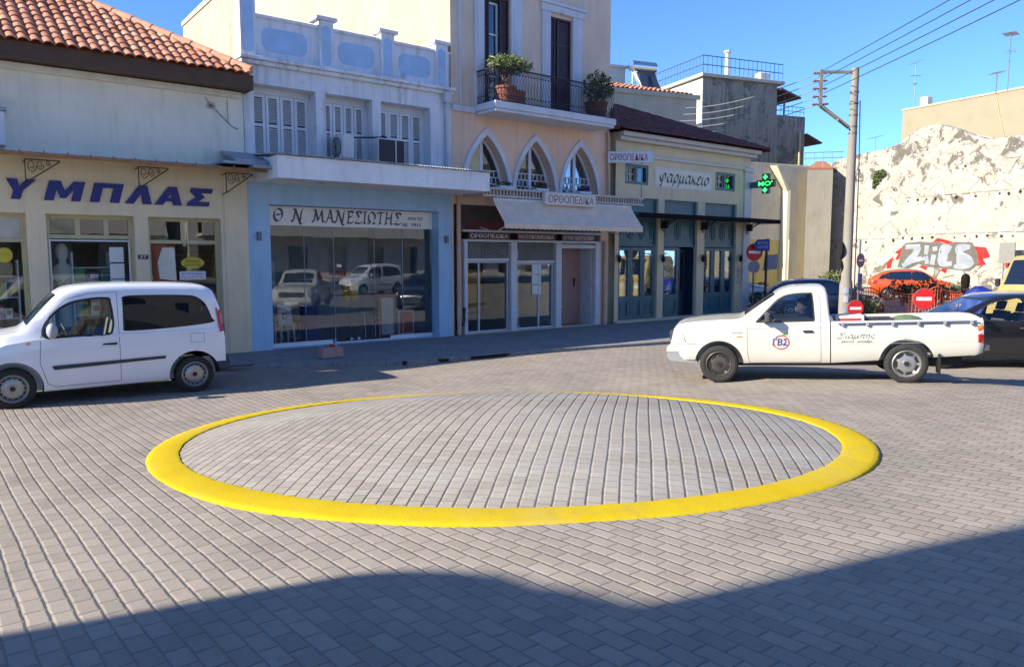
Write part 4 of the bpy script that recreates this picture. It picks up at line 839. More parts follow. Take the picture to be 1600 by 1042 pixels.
part('valance', mb, M('canopy_dark', 0), cn)
for x in (19.59, 21.7, 24.3): bm_ = MB(); bracket(bm_, x, -.02, 3.43, .75, .4, .018); bm_.box(x-.03, x+.03, -.3, -.02, 3.05, 3.3); bm_.ball((x, -.1, 2.98), .035); part('canopy_bracket', bm_, IRON, ph)
for x, k in ((17.5, 'beside the pink downpipe'), (19.59, 'on pier between left and middle bays'), (21.7, 'on pier between middle and right bays'), (23.9, 'near the white corner pilaster')):
    t = thing('wall_lantern', 'small black wall lantern %s of pharmacy' % k, 'wall lamp', (x, 0, 2.05), group='pharmacy lanterns'); part('lamp_body', MB().lathe([(.02, 1.93), (.06, 1.97), (.075, 2.1), (.03, 2.16), (.005, 2.18)], (x, -.12, 0), 10), IRON, t, 40); part('arm', MB().tube([(x, 0, 2.12), (x, -.06, 2.2), (x, -.12, 2.17)], .012), IRON, t)
t = thing('pharmacy_sign', 'pale framed sign with teal script lettering reading φαρμακείο', 'sign', (20.7, 0, 4.7))
part('board', MB().prism(oct_(19.25, 22.15, 4.43, 4.97, .1, 3), 1, -.03, -.001), M('sign_sage', '#dad9c8', .6, .06), t); part('frame', MB().prism(oct_(19.2, 22.2, 4.38, 5.02, .1, 3), 1, -.015, -.0005), M('sign_frame', '#d5d2d0', .6), t)
SG = {'φ': (.9, [[(.1, .62), (.02, .4), (.16, .1), (.4, .08), (.66, .3), (.68, .6), (.5, .76), (.36, .55), (.34, .1), (.25, -.42)], [(.25, -.42), (.12, -.3)]]),
 'α': (.8, [[(.56, .62), (.3, .74), (.06, .45), (.1, .1), (.3, .02), (.52, .28), (.64, .72)], [(.64, .72), (.56, .2), (.64, .02), (.8, .14)]]),
 'ρ': (.72, [[(.0, -.4), (.1, .0), (.18, .5), (.36, .74), (.58, .6), (.56, .2), (.34, .02), (.14, .14)]]),
 'μ': (.85, [[(-.02, -.4), (.08, .1), (.18, .72)], [(.12, .2), (.24, .02), (.44, .12), (.58, .7)], [(.58, .7), (.54, .15), (.62, .02), (.76, .12)]]),
 'κ': (.74, [[(.16, .74), (.1, .4), (.06, .0)], [(.6, .74), (.4, .56), (.14, .38)], [(.22, .42), (.42, .14), (.56, .0), (.7, .1)]]),
 'ε': (.6, [[(.52, .64), (.3, .76), (.12, .6), (.3, .42)], [(.3, .42), (.06, .28), (.1, .04), (.32, .0), (.54, .14)]]),
 'ί': (.42, [[(.14, .72), (.08, .2), (.16, .02), (.34, .12)], [(.2, .86), (.34, 1.08)]]), 'ι': (.42, [[(.14, .72), (.08, .2), (.16, .02), (.34, .12)]]),
 'ο': (.66, [[(.34, .74), (.08, .5), (.08, .15), (.28, .0), (.54, .2), (.56, .56), (.34, .74)]]),
 'π': (.8, [[(.02, .56), (.14, .72), (.72, .74)], [(.24, .7), (.12, .02)], [(.56, .72), (.5, .2), (.6, .02), (.72, .08)]]),
 'η': (.72, [[(.02, .58), (.12, .72), (.12, .3), (.08, .02)], [(.12, .4), (.36, .74), (.52, .6), (.48, .1), (.4, -.4)]]), 'ή': (.72, [[(.02, .58), (.12, .72), (.12, .3), (.08, .02)], [(.12, .4), (.36, .74), (.52, .6), (.48, .1), (.4, -.4)], [(.4, .88), (.54, 1.1)]]),
 'ς': (.6, [[(.54, .62), (.34, .76), (.1, .55), (.12, .2), (.4, .08), (.46, -.12), (.26, -.28)]]), 'Σ': (1.0, [[(.92, .95), (.7, 1.08), (.2, 1.0)], [(.2, 1.0), (.56, .56)], [(.56, .56), (-.12, .04)], [(-.14, .03), (.5, .02), (.8, .12)]])}
def script(mb, s, x0, x1, z0, h, mk, nib):
    tot = sum(SG[c][0] for c in s); k = (x1-x0)/tot; x = 0
    for c in s:
        pen(mb, SG[c][1], lambda a, b, e, x=x: mk(x0+(x+a+b*.18)*k, z0+b*h, e), nib); x += SG[c][0]
    return mb
part('lettering', script(MB(), 'φαρμακείο', 19.42, 22.0, 4.58, .36, lambda x, z, e: (x, -.034-e, z), (.075, .085)), M('script_teal', (.03, .07, .075), .5), t)
solo('wall_cable', MB().tube([(18.62, -.01, 4.4), (18.62, -.01, 4.0)], .012, 5).tube([(20.1, -.01, 4.38), (20.1, -.01, 4.0)], .008, 5), PIPEW, 'thin cables on cream wall under the pharmacy sign', 'cable', (20, 0, 4.0))
t = thing('info_plate', 'pale engraved plaque on the wall beside white corner pilaster', 'plaque', (23.95, 0, 1.1)); part('plate', MB().box(23.84, 24.06, -.012, -.001, 1.1, 1.75), M('plaque', '#b6ab90', .6), t); part('lettering', slab_text(slab_text(MB(), 'ΩΡΑΡΙΟ', 23.87, 24.03, 1.55, 1.62, -.012, .002), '8-2 5-9', 23.87, 24.03, 1.35, 1.42, -.012, .002), M('ink_grey', 0), t)
rn = random.Random(8)
for a, b, lab in ((17.7, 18.2, 'left'), (18.3, 18.8, 'left'), (18.9, 19.35, 'left'), (19.85, 20.5, 'middle'), (22.0, 22.5, 'right'), (22.6, 23.1, 'right'), (23.2, 23.65, 'right')):
    for k in range(4):
        z = .78+k*.33; w_ = (b-a)*rn.uniform(.55, .95); h = rn.uniform(.14, .29)
        q = MB().box(a+.02, a+.02+w_, .26, .4, z, z+h, .008); q.m = 1; q.box(a+.06, a+w_-.03, .25, .259, z+.04, z+h-.04)
        solo('package', q, [rn.choice(CARD), rn.choice(CARD)], 'one of the small cosmetic packages stacked behind pharmacy glass', 'package', (a, .5, z), group='packages behind pharmacy glass')
for a, b in ((17.62, 19.4), (19.8, 20.55), (21.95, 23.7)):
    mb = MB()
    for k in range(4): mb.box(a, b, .22, .44, .755+k*.33, .775+k*.33)
    mb.box(a, a+.03, .4, .44, .08, 2.0).box(b-.03, b, .4, .44, .08, 2.0); solo('shelf', mb, WHITE, 'pale display shelf behind the %s pharmacy bay' % {17.62: 'left', 19.8: 'middle', 21.95: 'right'}[a], 'shelf', (a, .6, .08))
LED = M('led_green', (.03, .9, .12), .4, 0, emit=1.6); CASE = M('cross_case', (.008, .05, .03), .35, .1)
t = thing('pharmacy_cross', 'lit green LED cross sign on bracket at the pharmacy corner', 'sign', (24.45, -.7, 4.75))
def crossbox(mb, x0, x1, cy, cz, s, a):
    pts = [(-a, -s), (a, -s), (a, -a), (s, -a), (s, a), (a, a), (a, s), (-a, s), (-a, a), (-s, a), (-s, -a), (-a, -a)]
    return mb.prism([(cy+p, cz+q) for p, q in pts], 0, x0, x1)
part('case', crossbox(MB(), 24.38, 24.52, -.72, 4.75, .35, .13), CASE, t); mb = crossbox(crossbox(MB(), 24.37, 24.38, -.72, 4.98, .085, .028), 24.37, 24.38, -.72, 4.52, .085, .028)
part('lit_plus', mb, LED, t); mb = text_mb(MB(), "MO'", -.02, .55, 4.67, 4.83, lambda x, z: (24.372, -.46-x, z), .004)
part('lit_text', mb, LED, t); part('arm', MB().box(24.4, 24.5, -.4, -.06, 4.62, 4.84, .01), TEAL, t); mb = MB()
crossbox(mb, 24.376, 24.379, -.72, 4.75, .33, .115); part('led_panel', mb, M('led_dim', (.01, .12, .04), .5), t)

# ------------------------------------------------------------------ houses behind
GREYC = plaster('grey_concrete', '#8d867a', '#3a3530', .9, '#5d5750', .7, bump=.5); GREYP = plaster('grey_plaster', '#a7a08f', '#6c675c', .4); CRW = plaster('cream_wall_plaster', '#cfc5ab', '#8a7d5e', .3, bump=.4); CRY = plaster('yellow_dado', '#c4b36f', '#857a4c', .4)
g = R(22.4)
gb = thing('grey_house', 'grey bare concrete house with roof railing, chimney and white tank', 'house', (10.1, 40, 0), 'W', g, local=True)
part('wall', MB().box(-.3, 4.5, 0, 9, -.1, 11.3).box(4.5, 6.5, .0, 7, -.1, 9.75).box(6.5, 6.9, .5, 7, -.1, 7.6), GREYC, gb)
part('lit_side', MB().box(-.34, -.3, -.0, 9, -.1, 11.25), plaster('pale_side', '#d6cfbc', '#8d8675', .3), gb)  # sunlit left side given a paler colour than the other walls
part('roof_slab', MB().box(-.5, 4.85, -.2, 9.2, 11.3, 11.48, .02), M('slab_grey', '#aaa597', .8, .15), gb)
mb = MB()
for x0, y0, x1, y1 in ((-.4, -.1, 4.75, -.1), (-.4, -.1, -.4, 9)):
    for z in (12.35, 11.9): mb.tube([(x0, y0, z), (x1, y1, z)], .025, 5)
    n = int(hypot(x1-x0, y1-y0)/.28)
    for i in range(n+1): t_ = i/n; mb.tube([(x0+(x1-x0)*t_, y0+(y1-y0)*t_, 11.48), (x0+(x1-x0)*t_, y0+(y1-y0)*t_, 12.35)], .012 if i % 4 else .02, 4)
part('roof_railing', mb, M('rail_blue', (.06, .08, .12), .5), gb)
part('chimney', MB().cyl((1.95, 1, 11.4), (1.95, 1, 12.95), .13, .12, 12).cyl((1.95, 1, 12.95), (1.95, 1, 13.06), .19, None, 12), M('flue_white', '#c8c4ba', .5), gb, 40)
part('water_tank', MB().box(3.7, 4.4, .4, 1.1, 11.48, 12.0, .04), M('tank_white', '#d8d6d0', .4), gb)
part('porch_roof', MB().prism([(4.5, 11.0), (5.9, 10.62), (5.9, 10.7), (4.5, 11.12)], 1, -.3, 3), M('porch_brown', (.11, .05, .04), .7), gb); part('porch_post', MB().cyl((5.1, .1, 9.75), (5.1, .1, 10.85), .05).cyl((6.7, .6, 6.9), (6.7, .6, 8.6), .05), M('porch_brown', 0), gb)
part('porch_roof', MB().prism([(6.5, 8.75), (7.6, 8.35), (7.6, 8.42), (6.5, 8.85)], 1, -.2, 2), M('porch_brown', 0), gb)
mb = MB()
for z in (10.0, 10.25): mb.tube([(4.5, .05, z), (6.45, .05, z)], .02, 5)
for i in range(8): mb.tube([(4.55+i*.27, .05, 9.75), (4.55+i*.27, .05, 10.25)], .014, 4)
part('terrace_railing', mb, M('rail_pale', '#7d93ad', .5), gb); part('drainpipe', MB().cyl((6.1, -.08, 6.5), (6.1, -.08, 8.9), .06), M('pipe_tan', '#b9a777', .6), gb)
gb.scale = (1.45,)*3; gb.location = (10.1*1.45, 40*1.45, 2.1-2.1*1.45)
lh = thing('low_grey_house', 'low pale grey house with orange tiled roof behind the pharmacy', 'house', (4.4, 34, 0), 'W', g, local=True)
part('wall', MB().box(-3, 4.45, 0, 8, -.1, 9.45).box(-3, 4.6, -.08, 0, 9.3, 9.5), GREYP, lh)
rf = MB(); tiles(rf, lambda x, y: x < 4.2-max(0, y-.4)*.9, -3, 4.4, .0, 9.5, R(17), 4, .24, .36, .04, .03, 5); rf.mesh([(-3, .0, 9.48), (4.4, .0, 9.48), (.6, 4, 10.7), (-3, 4, 10.7)], [(0, 1, 2, 3)]); part('roof', rf, TR, lh)
part('roof_hut', MB().box(.2, 3.3, 4.5, 6.5, 9.5, 11.6).box(.1, 3.45, 4.4, 6.6, 11.6, 11.72), plaster('hut_white', '#d5cfc4', '#8a857c', .3), lh); part('chimney', MB().cyl((1.9, 4.2, 10.0), (1.9, 4.2, 12.4), .12, None, 10).cyl((1.9, 4.2, 12.4), (1.9, 4.2, 12.5), .17, None, 10), M('flue_white', 0), lh, 40)
lh.scale = (1.4,)*3; lh.location = (4.4*1.4, 34*1.4, 2.1-2.1*1.4)
t = thing('solar_heater', 'silver solar water heater tilted on the orange tiled roof', 'solar heater', (9.66, 53.9, 12.6), 'W', g, local=True)
part('tank', MB().cyl((-.75, .7, 2.0), (.65, .7, 2.0), .27, None, 16), M('tank_steel', '#b9c2cc', .2, .1, metal=.9), t, 40)
mb = MB().mesh([(-.7, -.6, .3), (.3, -.6, .3), (.6, .6, 1.75), (-.4, .6, 1.75), (-.7, -.5, .24), (.3, -.5, .24), (.6, .7, 1.7), (-.4, .7, 1.7)], [(0, 1, 2, 3), (7, 6, 5, 4), (0, 4, 5, 1), (2, 6, 7, 3), (0, 3, 7, 4), (1, 5, 6, 2)]); part('collector', mb, M('collector_dark', (.03, .04, .06), .15, .1), t)
mb = MB()
for x in (-.65, .55): mb.tube([(x, .7, 0), (x, .7, 1.8)], .03).tube([(x, -.5, .2), (x, .7, 0)], .03).tube([(x-.1, -.55, .28), (x, .75, 1.8)], .035)
mb.tube([(-.8, .4, 2.0), (-.95, .0, 1.5), (-.8, -.4, .8), (-.8, -.5, .1)], .035); part('stand', mb, M('steel_tube', 0), t)
t.scale = (1.4,)*3
h_ = R(23.5); cw = thing('cream_wall', 'high cream plaster wall with tapering buttress and yellow lower half', 'wall', (13.3, 40, 0), 'W', h_, local=True)
part('wall', MB().box(-9, 3.35, 0, .5, 3.0, 6.85).box(-9, 3.4, -.04, .5, 6.85, 6.97, .01), CRW, cw); part('dado', MB().box(-9, 3.35, -.01, .5, -.1, 3.0), CRY, cw)
part('buttress', MB().mesh([(.1, -.02, 6.85), (1.15, -.02, 6.85), (1.15, -.62, 6.78), (.15, -.55, 6.8), (1.0, -.02, 5.7), (1.15, -.02, -.1), (1.0, -.02, -.1), (1.15, -.5, 5.6), (1.0, -.45, 5.5), (1.15, -.5, -.1), (1.0, -.45, -.1), (.55, -.02, 5.9)], [(0, 1, 2, 3), (3, 2, 7, 8), (0, 3, 8, 4), (8, 7, 9, 10), (4, 8, 10, 6), (1, 5, 9, 7, 2)]), CRW, cw)
part('pier', MB().box(1.15, 3.2, -.5, -.02, 3.02, 6.8).box(1.15, 3.2, -.53, -.02, -.1, 3.02), CRW, cw); part('weathered_end', MB().box(3.2, 3.4, -.2, .6, -.1, 6.84, .03), plaster('weathered', '#b0a894', '#5b574f', .6), cw)
mb = MB()
for l in ([(2.6, 2.0), (2.75, 1.7), (2.55, 1.5), (2.8, 1.35), (2.7, 1.1)], [(2.4, 1.6), (2.9, 1.65)], [(2.5, 1.0), (3.0, 1.0)], [(2.5, .8), (2.95, .82)]):
    mb.tube([(x, -.534, z) for x, z in l], .018, 4)
part('scrawl', mb, M('spray_dark', (.06, .055, .05), .7), cw)
cw.scale = (1.27,)*3; cw.location = (13.3*1.27, 40*1.27, 2.1-2.1*1.27)
tb = thing('tall_cream_block', 'tall plain cream block rising behind the ruined wall', 'building', (26, 62, 0), 'W', R(-63.1), local=True)
part('wall', MB().box(5.9, 40, 0, 12, -.1, 12.75), plaster('block_cream', '#9a8f78', '#93866a', .12), tb); part('coping', MB().box(5.86, 40, -.05, 12, 12.75, 12.87), M('coping_cream', '#bca983', .8), tb); part('chimney', MB().box(6.5, 7.1, 1, 1.6, 12.8, 13.7, .03), plaster('pale_side', 0), tb); part('drain_line', MB().tube([(12.6, -.03, 12.7), (12.9, -.03, 11.4), (13.3, -.03, 9.9)], .025, 5), M('pipe_tan', 0), tb)
def antenna(lab, x, y, z0, h, n, wd, ang, ring=False):
    t = thing('tv_antenna', lab, 'antenna', (x, y, z0), 'W', ang, local=True); mt = M('antenna_grey', '#7b8088', .5, .1, metal=.4); part('mast', MB().cyl((0, 0, 0), (0, 0, h), .03, None, 6), mt, t)
    mb = MB().tube([(-wd/2, 0, h-.15), (wd/2, 0, h+.1)], .022, 5)
    for i in range(n): q = i/(n-1); x_ = -wd/2+wd*q; mb.tube([(x_, -.35, h-.15+.25*q), (x_, .35, h-.15+.25*q)], .014, 4)
    part('boom', mb, mt, t)
    if ring: part('lower_boom', MB().tube([(-.4, 0, h-1), (.5, 0, h-.95)], .02, 5).tube([(-.3, -.3, h-1), (-.3, .3, h-1)], .012).tube([(.4, -.3, h-.95), (.4, .3, h-.95)], .012).tube([(-.2, 0, h-1.6), (.2, 0, h-1.5)], .03), mt, t)
def atw(px, py, Y):
    p_ = math.atan(119/1180); x = (px-800)/1180; y = -(py-521)/1180; v = Vector((x, cos(p_)+y*sin(p_), -sin(p_)+y*cos(p_))); v *= Y/v.y; return v.x, v.y, v.z+2.1
antenna('slim antenna mast beside the chimney of tall cream block', *atw(1428, 165, 57), 3.1, 5, .7, .3, True); antenna('large branched antenna on the cream block roof at far right', *atw(1574, 142, 45), 3.2, 9, 1.9, .9, True); antenna('short antenna left of the large branched one on cream block', *atw(1556, 146, 46), 1.2, 6, .8, .7); antenna('small distant antenna above the red roof near the pole', *atw(1367, 236, 62), 1.1, 4, 1.0, .2)
def far_roof(lab, pts, Y, dz, wc):
    P_ = [Vector(atw(x, y, Y+dy)) for x, y, dy in pts]; t = thing('tiled_house', lab, 'house', tuple(P_[0].xy)+(0,), 'W'); o = P_
    mb = MB(); n = len(o); mb.mesh(o+[p-Vector((0, 0, .12)) for p in o], [tuple(range(n)), tuple(range(2*n-1, n-1, -1))]+[(i, (i+1) % n, n+(i+1) % n, n+i) for i in range(n)]); part('roof', mb, TR[2], t)
    xs = [p.x for p in o]; ys = [p.y for p in o]; mb = MB(); mb.mesh([p-Vector((0, 0, .14)) for p in o]+[Vector((p.x, p.y, -.1)) for p in o], [(i, (i+1) % n, n+(i+1) % n, n+i) for i in range(n)]); part('wall', mb, wc, t)
far_roof('red tiled house peeping over the ruined wall near the pole', [(1325, 262, 0), (1440, 240, 0), (1415, 222, 4), (1345, 246, 4)], 58, 0, GREYP)
far_roof('small tiled house between grey house and the concrete pole', [(1262, 262, 0), (1302, 262, 0), (1290, 252, 2), (1276, 252, 2)], 50, 0, GREYP)
mb = MB()
for z in (8.6, 9.0): mb.tube([atw(1255, 248-(z-8.6)*22, 49), atw(1318, 246-(z-8.6)*22, 49)], .03, 5)
for i in range(5): mb.tube([atw(1258+i*14, 262, 49), atw(1258+i*14, 238, 49)], .025, 5)
solo('roof_rail', mb, M('rail_pale', 0), 'pale blue rail on low roof left of the concrete pole', 'railing', atw(1285, 262, 49), 'W')
far_roof('white gabled house with dark tiles behind right end of ruined wall', [(1545, 218, 0), (1640, 216, 0), (1640, 196, 3), (1572, 206, 3)], 52, 0, plaster('hut_white', 0))
t_ = None
# ------------------------------------------------------------------ ruined wall
ruin = NT('ruin_plaster')
c0 = ruin.mix(ruin.ramp(ruin.noise(1.1, 7, .65), .3, .7), srgb('#9d978a'), srgb('#b5afa4'))
sz = ruin.n('ShaderNodeSeparateXYZ'); ruin.l(ruin.co, sz.inputs[0])
top = ruin.ramp(sz.outputs[2], 5.6, 7.6); low = ruin.ramp(sz.outputs[2], 2.2, .6)
wk = ruin.math('MAXIMUM', top, low); th = ruin.math('ADD', ruin.noise(1.0, 9, .72, dist=.5), ruin.math('MULTIPLY', wk, .06))
c0 = ruin.mix(ruin.ramp(th, .585, .61), c0, srgb('#6b665d')); c0 = ruin.mix(ruin.math('MULTIPLY', ruin.ramp(ruin.noise(2.3, 8, .75), .60, .66), .9), c0, srgb('#6f5f4b'))
vo = ruin.n('ShaderNodeTexVoronoi'); vo.feature = 'DISTANCE_TO_EDGE'; vo.inputs['Scale'].default_value = 3.6; ruin.l(ruin.mapv(1, 1, 1.4), vo.inputs['Vector'])
stn = ruin.math('MULTIPLY', ruin.math('MULTIPLY', ruin.ramp(vo.outputs[0], .05, .0), ruin.ramp(ruin.noise(.8, 4), .48, .58)), wk); c0 = ruin.mix(ruin.math('MULTIPLY', stn, .75), c0, srgb('#786b58'))
cr = ruin.n('ShaderNodeTexVoronoi'); cr.feature = 'DISTANCE_TO_EDGE'; cr.inputs['Scale'].default_value = .55; ruin.l(ruin.mapv(1, 1, 1), cr.inputs['Vector'])
c0 = ruin.mix(ruin.math('MULTIPLY', ruin.ramp(cr.outputs[0], .012, .002), ruin.ramp(ruin.noise(.9), .5, .55)), c0, srgb('#5d5243'))
ruin.col(c0); ruin.set(Roughness=.95, Specular_IOR_Level=.1); ruin.bump(ruin.noise(3.5, 10, .75), .6, .05); ruin.bump(ruin.math('MULTIPLY', ruin.ramp(vo.outputs[0], .0, .15), wk), .4, .04); ruin = ruin.m
RR = R(-67.2); rw = thing('ruined_wall', 'tall crumbling whitewashed stone wall with beam holes in the sun', 'wall', (21.4, 52, 0), 'W', RR, local=True)
TOP = [(-.44, 6.9), (-.22, 8.16), (.87, 8.55), (2.19, 8.68), (4.18, 8.75), (5.34, 8.87), (6, 9.28), (7.06, 9.68), (8.1, 9.74), (9.13, 9.36), (10.31, 8.77), (11.24, 8.43), (13.13, 8.4), (16, 8.5), (30, 8.3)]
def tz(x):
    for (a, b), (c, d) in zip(TOP, TOP[1:]):
        if a <= x <= c: return b+(d-b)*(x-a)/(c-a)
    return TOP[-1][1]
from mathutils import noise as mn
HOLES = [(6.4+i*.62, 5.47) for i in range(12)]+[(-.0+i*.68, 3.1+(i > 8)*.14) for i in range(21)]+[(10.0, 7.1), (5.3, 6.2), (8.0, 7.0)]
def rp(a, b):
    x = -.44+a*26; z = -.1+b*(tz(x)+.1+.05*mn.noise(Vector((x*2.2, 0, 3)))); d = .07*mn.fractal(Vector((x*.8, z*.8, 0)), 1, 2, 5)+.04*mn.noise(Vector((x*5, z*5, 2)))*min(1, max(.2, (z-4.5)/2))
    return (x, d*min(1, .35+abs(z-4)/4), z)
mb = MB().grid(rp, 330, 130)
def tp(a, b): x = -.44+a*26; p = rp(a, 1); return (x, p[1]+b*.6, p[2]+.05*mn.noise(Vector((x*3, b*3, 5))))
mb.grid(tp, 330, 2); mb.grid(lambda a, b: (-.44, rp(0, b)[1]+a*.6, rp(0, b)[2]), 1, 40); mb.face([(-.44, .6, -.1), (25.5, .6, -.1), (25.5, .6, 8), (12, .6, 8.3), (8, .6, 9.5), (-.4, .6, 7)])
part('masonry', mb, ruin, rw, 60)
rn = random.Random(4)
for x, z in HOLES:
    if rn.random() < .12: continue
    a = rn.uniform(.05, .1); x += rn.uniform(-.06, .06); z += rn.uniform(-.04, .04); y = rp((x+.44)/26, (z+.1)/(tz(x)+.1))[1]
    pts = [(x+a*rn.uniform(.7, 1.3)*cos(k*.785), z+a*rn.uniform(.7, 1.4)*sin(k*.785)) for k in range(8)]
    part('beam_hole', MB().prism(pts, 1, y-.012, y+.05), DARK, rw)
fl = M('ledge_grey', '#8a8171', .9, .2); mb = MB()
for x0, x1, z in ((6.2, 13.5, 5.66), (-.3, 6, 3.25), (6.5, 14, 3.45)):
    k = x0
    while k < x1: l = rn.uniform(.2, .9); y = rp((k+.44)/26, (z+.1)/(tz(k)+.1))[1]; mb.box(k, min(x1, k+l), y-.03, y+.1, z-.02+rn.uniform(-.02, .02), z+.02); k += l+rn.uniform(.02, .4)
part('ledge', mb, fl, rw)
# graffiti painted on the wall: thin paint skin following the surface
def gy(x, z): return rp((x+.44)/26, (z+.1)/(tz(x)+.1))[1]
def gpx(a, b):                                          # graffiti crop units -> wall metres
    return 6.19+(a-750)/510*4.72, 3.13-(b-600)/215*1.8
def paint(pts, lift):
    P_ = [gpx(*p) for p in pts]; bm = bmesh.new(); f = bm.faces.new([bm.verts.new((x, 0, z)) for x, z in P_]); bmesh.ops.triangulate(bm, faces=[f])
    for _ in range(2): bmesh.ops.subdivide_edges(bm, edges=[e for e in bm.edges if e.calc_length() > .12], cuts=1, use_grid_fill=False); bmesh.ops.triangulate(bm, faces=list(bm.faces))
    bm.verts.index_update(); q = MB().mesh([(v.co.x, gy(v.co.x, v.co.z)-lift, v.co.z) for v in bm.verts], [[v.index for v in f.verts] for f in bm.faces]); bm.free(); return q
gr = thing('graffiti', 'silver graffiti letters LICS with red flares sprayed on ruined wall', 'graffiti', (21.4, 52, 0), 'W', RR, local=True)
SIL = M('spray_silver', '#8a9199', .5, .12, 2); RED_ = M('spray_red', '#b5160f', .7, .15, 2); OUT = M('spray_outline', '#5d5a52', .7); PNK = M('spray_pink', '#e8b9b6', .8, .1)
for p in ([(690, 690), (760, 640), (770, 655), (745, 700), (720, 745), (700, 735), (720, 700)], [(960, 625), (1000, 590), (1060, 605), (1120, 625), (1090, 640), (1020, 615)], [(1240, 650), (1320, 660), (1300, 690), (1350, 720), (1290, 740), (1330, 770), (1270, 780), (1255, 720)], [(880, 790), (950, 765), (930, 815)], [(1030, 810), (1090, 785), (1070, 835)], [(1440, 760), (1460, 735), (1475, 770), (1450, 795)], [(630, 760), (680, 720), (670, 800), (640, 810)]):
    part('red_flare', paint(p, .02), RED_, gr)
part('pink_cloud', paint([(545, 740), (600, 725), (690, 640), (640, 690), (620, 760), (575, 770)], .018), PNK, gr)
def thick(pts, wd, k=4):
    q = spline(pts, k) if len(pts) > 2 else pts; l, r = [], []
    for i, p in enumerate(q):
        a, b = q[max(0, i-1)], q[min(len(q)-1, i+1)]; d = hypot(b[0]-a[0], b[1]-a[1]) or 1; nx, ny = -(b[1]-a[1])/d*wd, (b[0]-a[0])/d*wd
        l.append((p[0]+nx, p[1]+ny)); r.append((p[0]-nx, p[1]-ny))
    return l+r[::-1]
part('outline', paint([(722, 795), (755, 735), (750, 640), (775, 622), (880, 612), (945, 620), (1000, 615), (1060, 632), (1120, 622), (1235, 625), (1270, 690), (1282, 765), (1225, 815), (1110, 805), (1020, 795), (930, 790), (880, 770), (800, 805)], .024), OUT, gr)
for p in (thick([(775, 650), (885, 648)], 16), thick([(868, 650), (850, 700), (795, 765)], 24), thick([(760, 785), (830, 750), (915, 728)], 17), thick([(930, 640), (928, 705)], 15), thick([(928, 715), (940, 770)], 15), thick([(985, 705), (975, 775)], 17), thick([(985, 650), (992, 680)], 17), thick([(1100, 665), (1045, 650), (1030, 715), (1040, 770), (1110, 765)], 16), thick([(1225, 655), (1150, 650), (1145, 695), (1215, 720), (1235, 765), (1190, 790), (1125, 785)], 14)):
    part('letter', paint(p, .034), SIL, gr)
for p in (thick([(785, 640), (880, 636)], 4), thick([(1055, 655), (1040, 700)], 4), thick([(1160, 650), (1155, 685), (1200, 705)], 4)): part('highlight', paint(p, .038), M('spray_white', '#b9bdc2', .5), gr)
t = thing('notice_board', 'grey blank notice board on posts before the ruined wall', 'sign board', (21.4, 52, 0), 'W', RR, local=True); part('panel', MB().box(12.72, 13.55, -.75, -.7, 1.8, 2.85), M('board_grey', '#7f7e78', .6, .1), t); part('post', MB().cyl((12.95, -.68, -.1), (12.95, -.68, 2.8), .03), GUNM, t); part('post', MB().cyl((13.35, -.68, -.1), (13.35, -.68, 2.8), .03), GUNM, t)
solo('wall_weed', leaves(leaves(leaves(MB(), (4.4, -.15, 7.3), (.45, .15, .25), 150, .1), (4.15, -.15, 7.0), (.28, .15, .35), 120, .09), (3.95, -.12, 6.65), (.12, .1, .3), 50, .08), LEAF[1], 'green weed growing out of the ruined wall top', 'plant', (21.4, 52, 0), 'W', RR, local=True)
# ------------------------------------------------------------------ pole, wires, street signs
POLC = plaster('pole_concrete', '#8c877e', '#5d584f', .4, bump=.3)
up = thing('utility_pole', 'tapered concrete utility pole with side bracket and stickers', 'utility pole', (10.6, 24, -.1), 'W', 0, local=True)
part('shaft', MB().lathe([(.2, 0), (.195, 1.35), (.155, 1.5), (.14, 4), (.108, 8.0), (.02, 8.03)], (0, 0, 0), 20), POLC, up, 40)
for z in (6.0, 6.2, 6.55, 6.9, 7.25):
    mb = MB().lathe([(.115, z), (.136, z+.01), (.136, z+.05), (.115, z+.06)], (0, 0, 0), 18)
    part('band', mb, M('band_steel', '#6f6f6c', .5, .2, metal=.4), up, 40)
BR = M('bracket_steel', '#8a8377', .6, .2, metal=.3)
part('bracket', MB().box(-1.08, .1, -.04, .04, 7.84, 7.92).box(-1.1, -1.0, -.05, .05, 6.85, 7.95).cyl((-1.05, 0, 6.9), (-.1, 0, 6.2), .05, None, 8).cyl((-1.0, .1, 6.85), (-.1, .1, 6.2), .035, None, 8).cyl((-1.05, 0, 6.88), (-.75, .15, 6.95), .03).cyl((-.45, 0, 6.42), (-.6, -.25, 6.4), .03), BR, up)
for i in range(5): z = 7.85-i*.235; part('insulator', MB().cyl((-1.25, 0, z), (-.85, 0, z), .02, None, 6).lathe([(.02, -1.3), (.055, -1.27), (.03, -1.23), (.055, -1.2), (.02, -1.16)], (0, 0, z), 8, 0).lathe([(.02, -.95), (.05, -.93), (.02, -.88)], (0, 0, z), 8, 0), M('ceramic', '#6b5148', .3), up)
for z, c in ((1.05, '#8a8fb5'), (.78, '#9c9cab'), (.45, '#7d8396')): part('sticker', MB().grid(lambda a, b, z=z: (.212*sin(-.7+a*.7), -.212*cos(-.7+a*.7), z+b*.2), 4, 1), M('sticker'+c[1:], c, .6, .2, 20), up)
part('riser_cable', MB().tube([(.14, -.1, 7.0), (.19, -.1, 5.2), (.2, -.12, 3.5), (.22, -.12, 0)], .018, 6), IRON, up)
WIREM = M('wire_pale', (.42, .40, .36), .4, .1, metal=.3); WIRED = M('wire_dark', (.05, .055, .06), .5)
def sag(a, b, s, n=14): a = Vector(a); b = Vector(b); return [a+(b-a)*(i/n)+Vector((0, 0, -s*4*(i/n)*(1-i/n))) for i in range(n+1)]
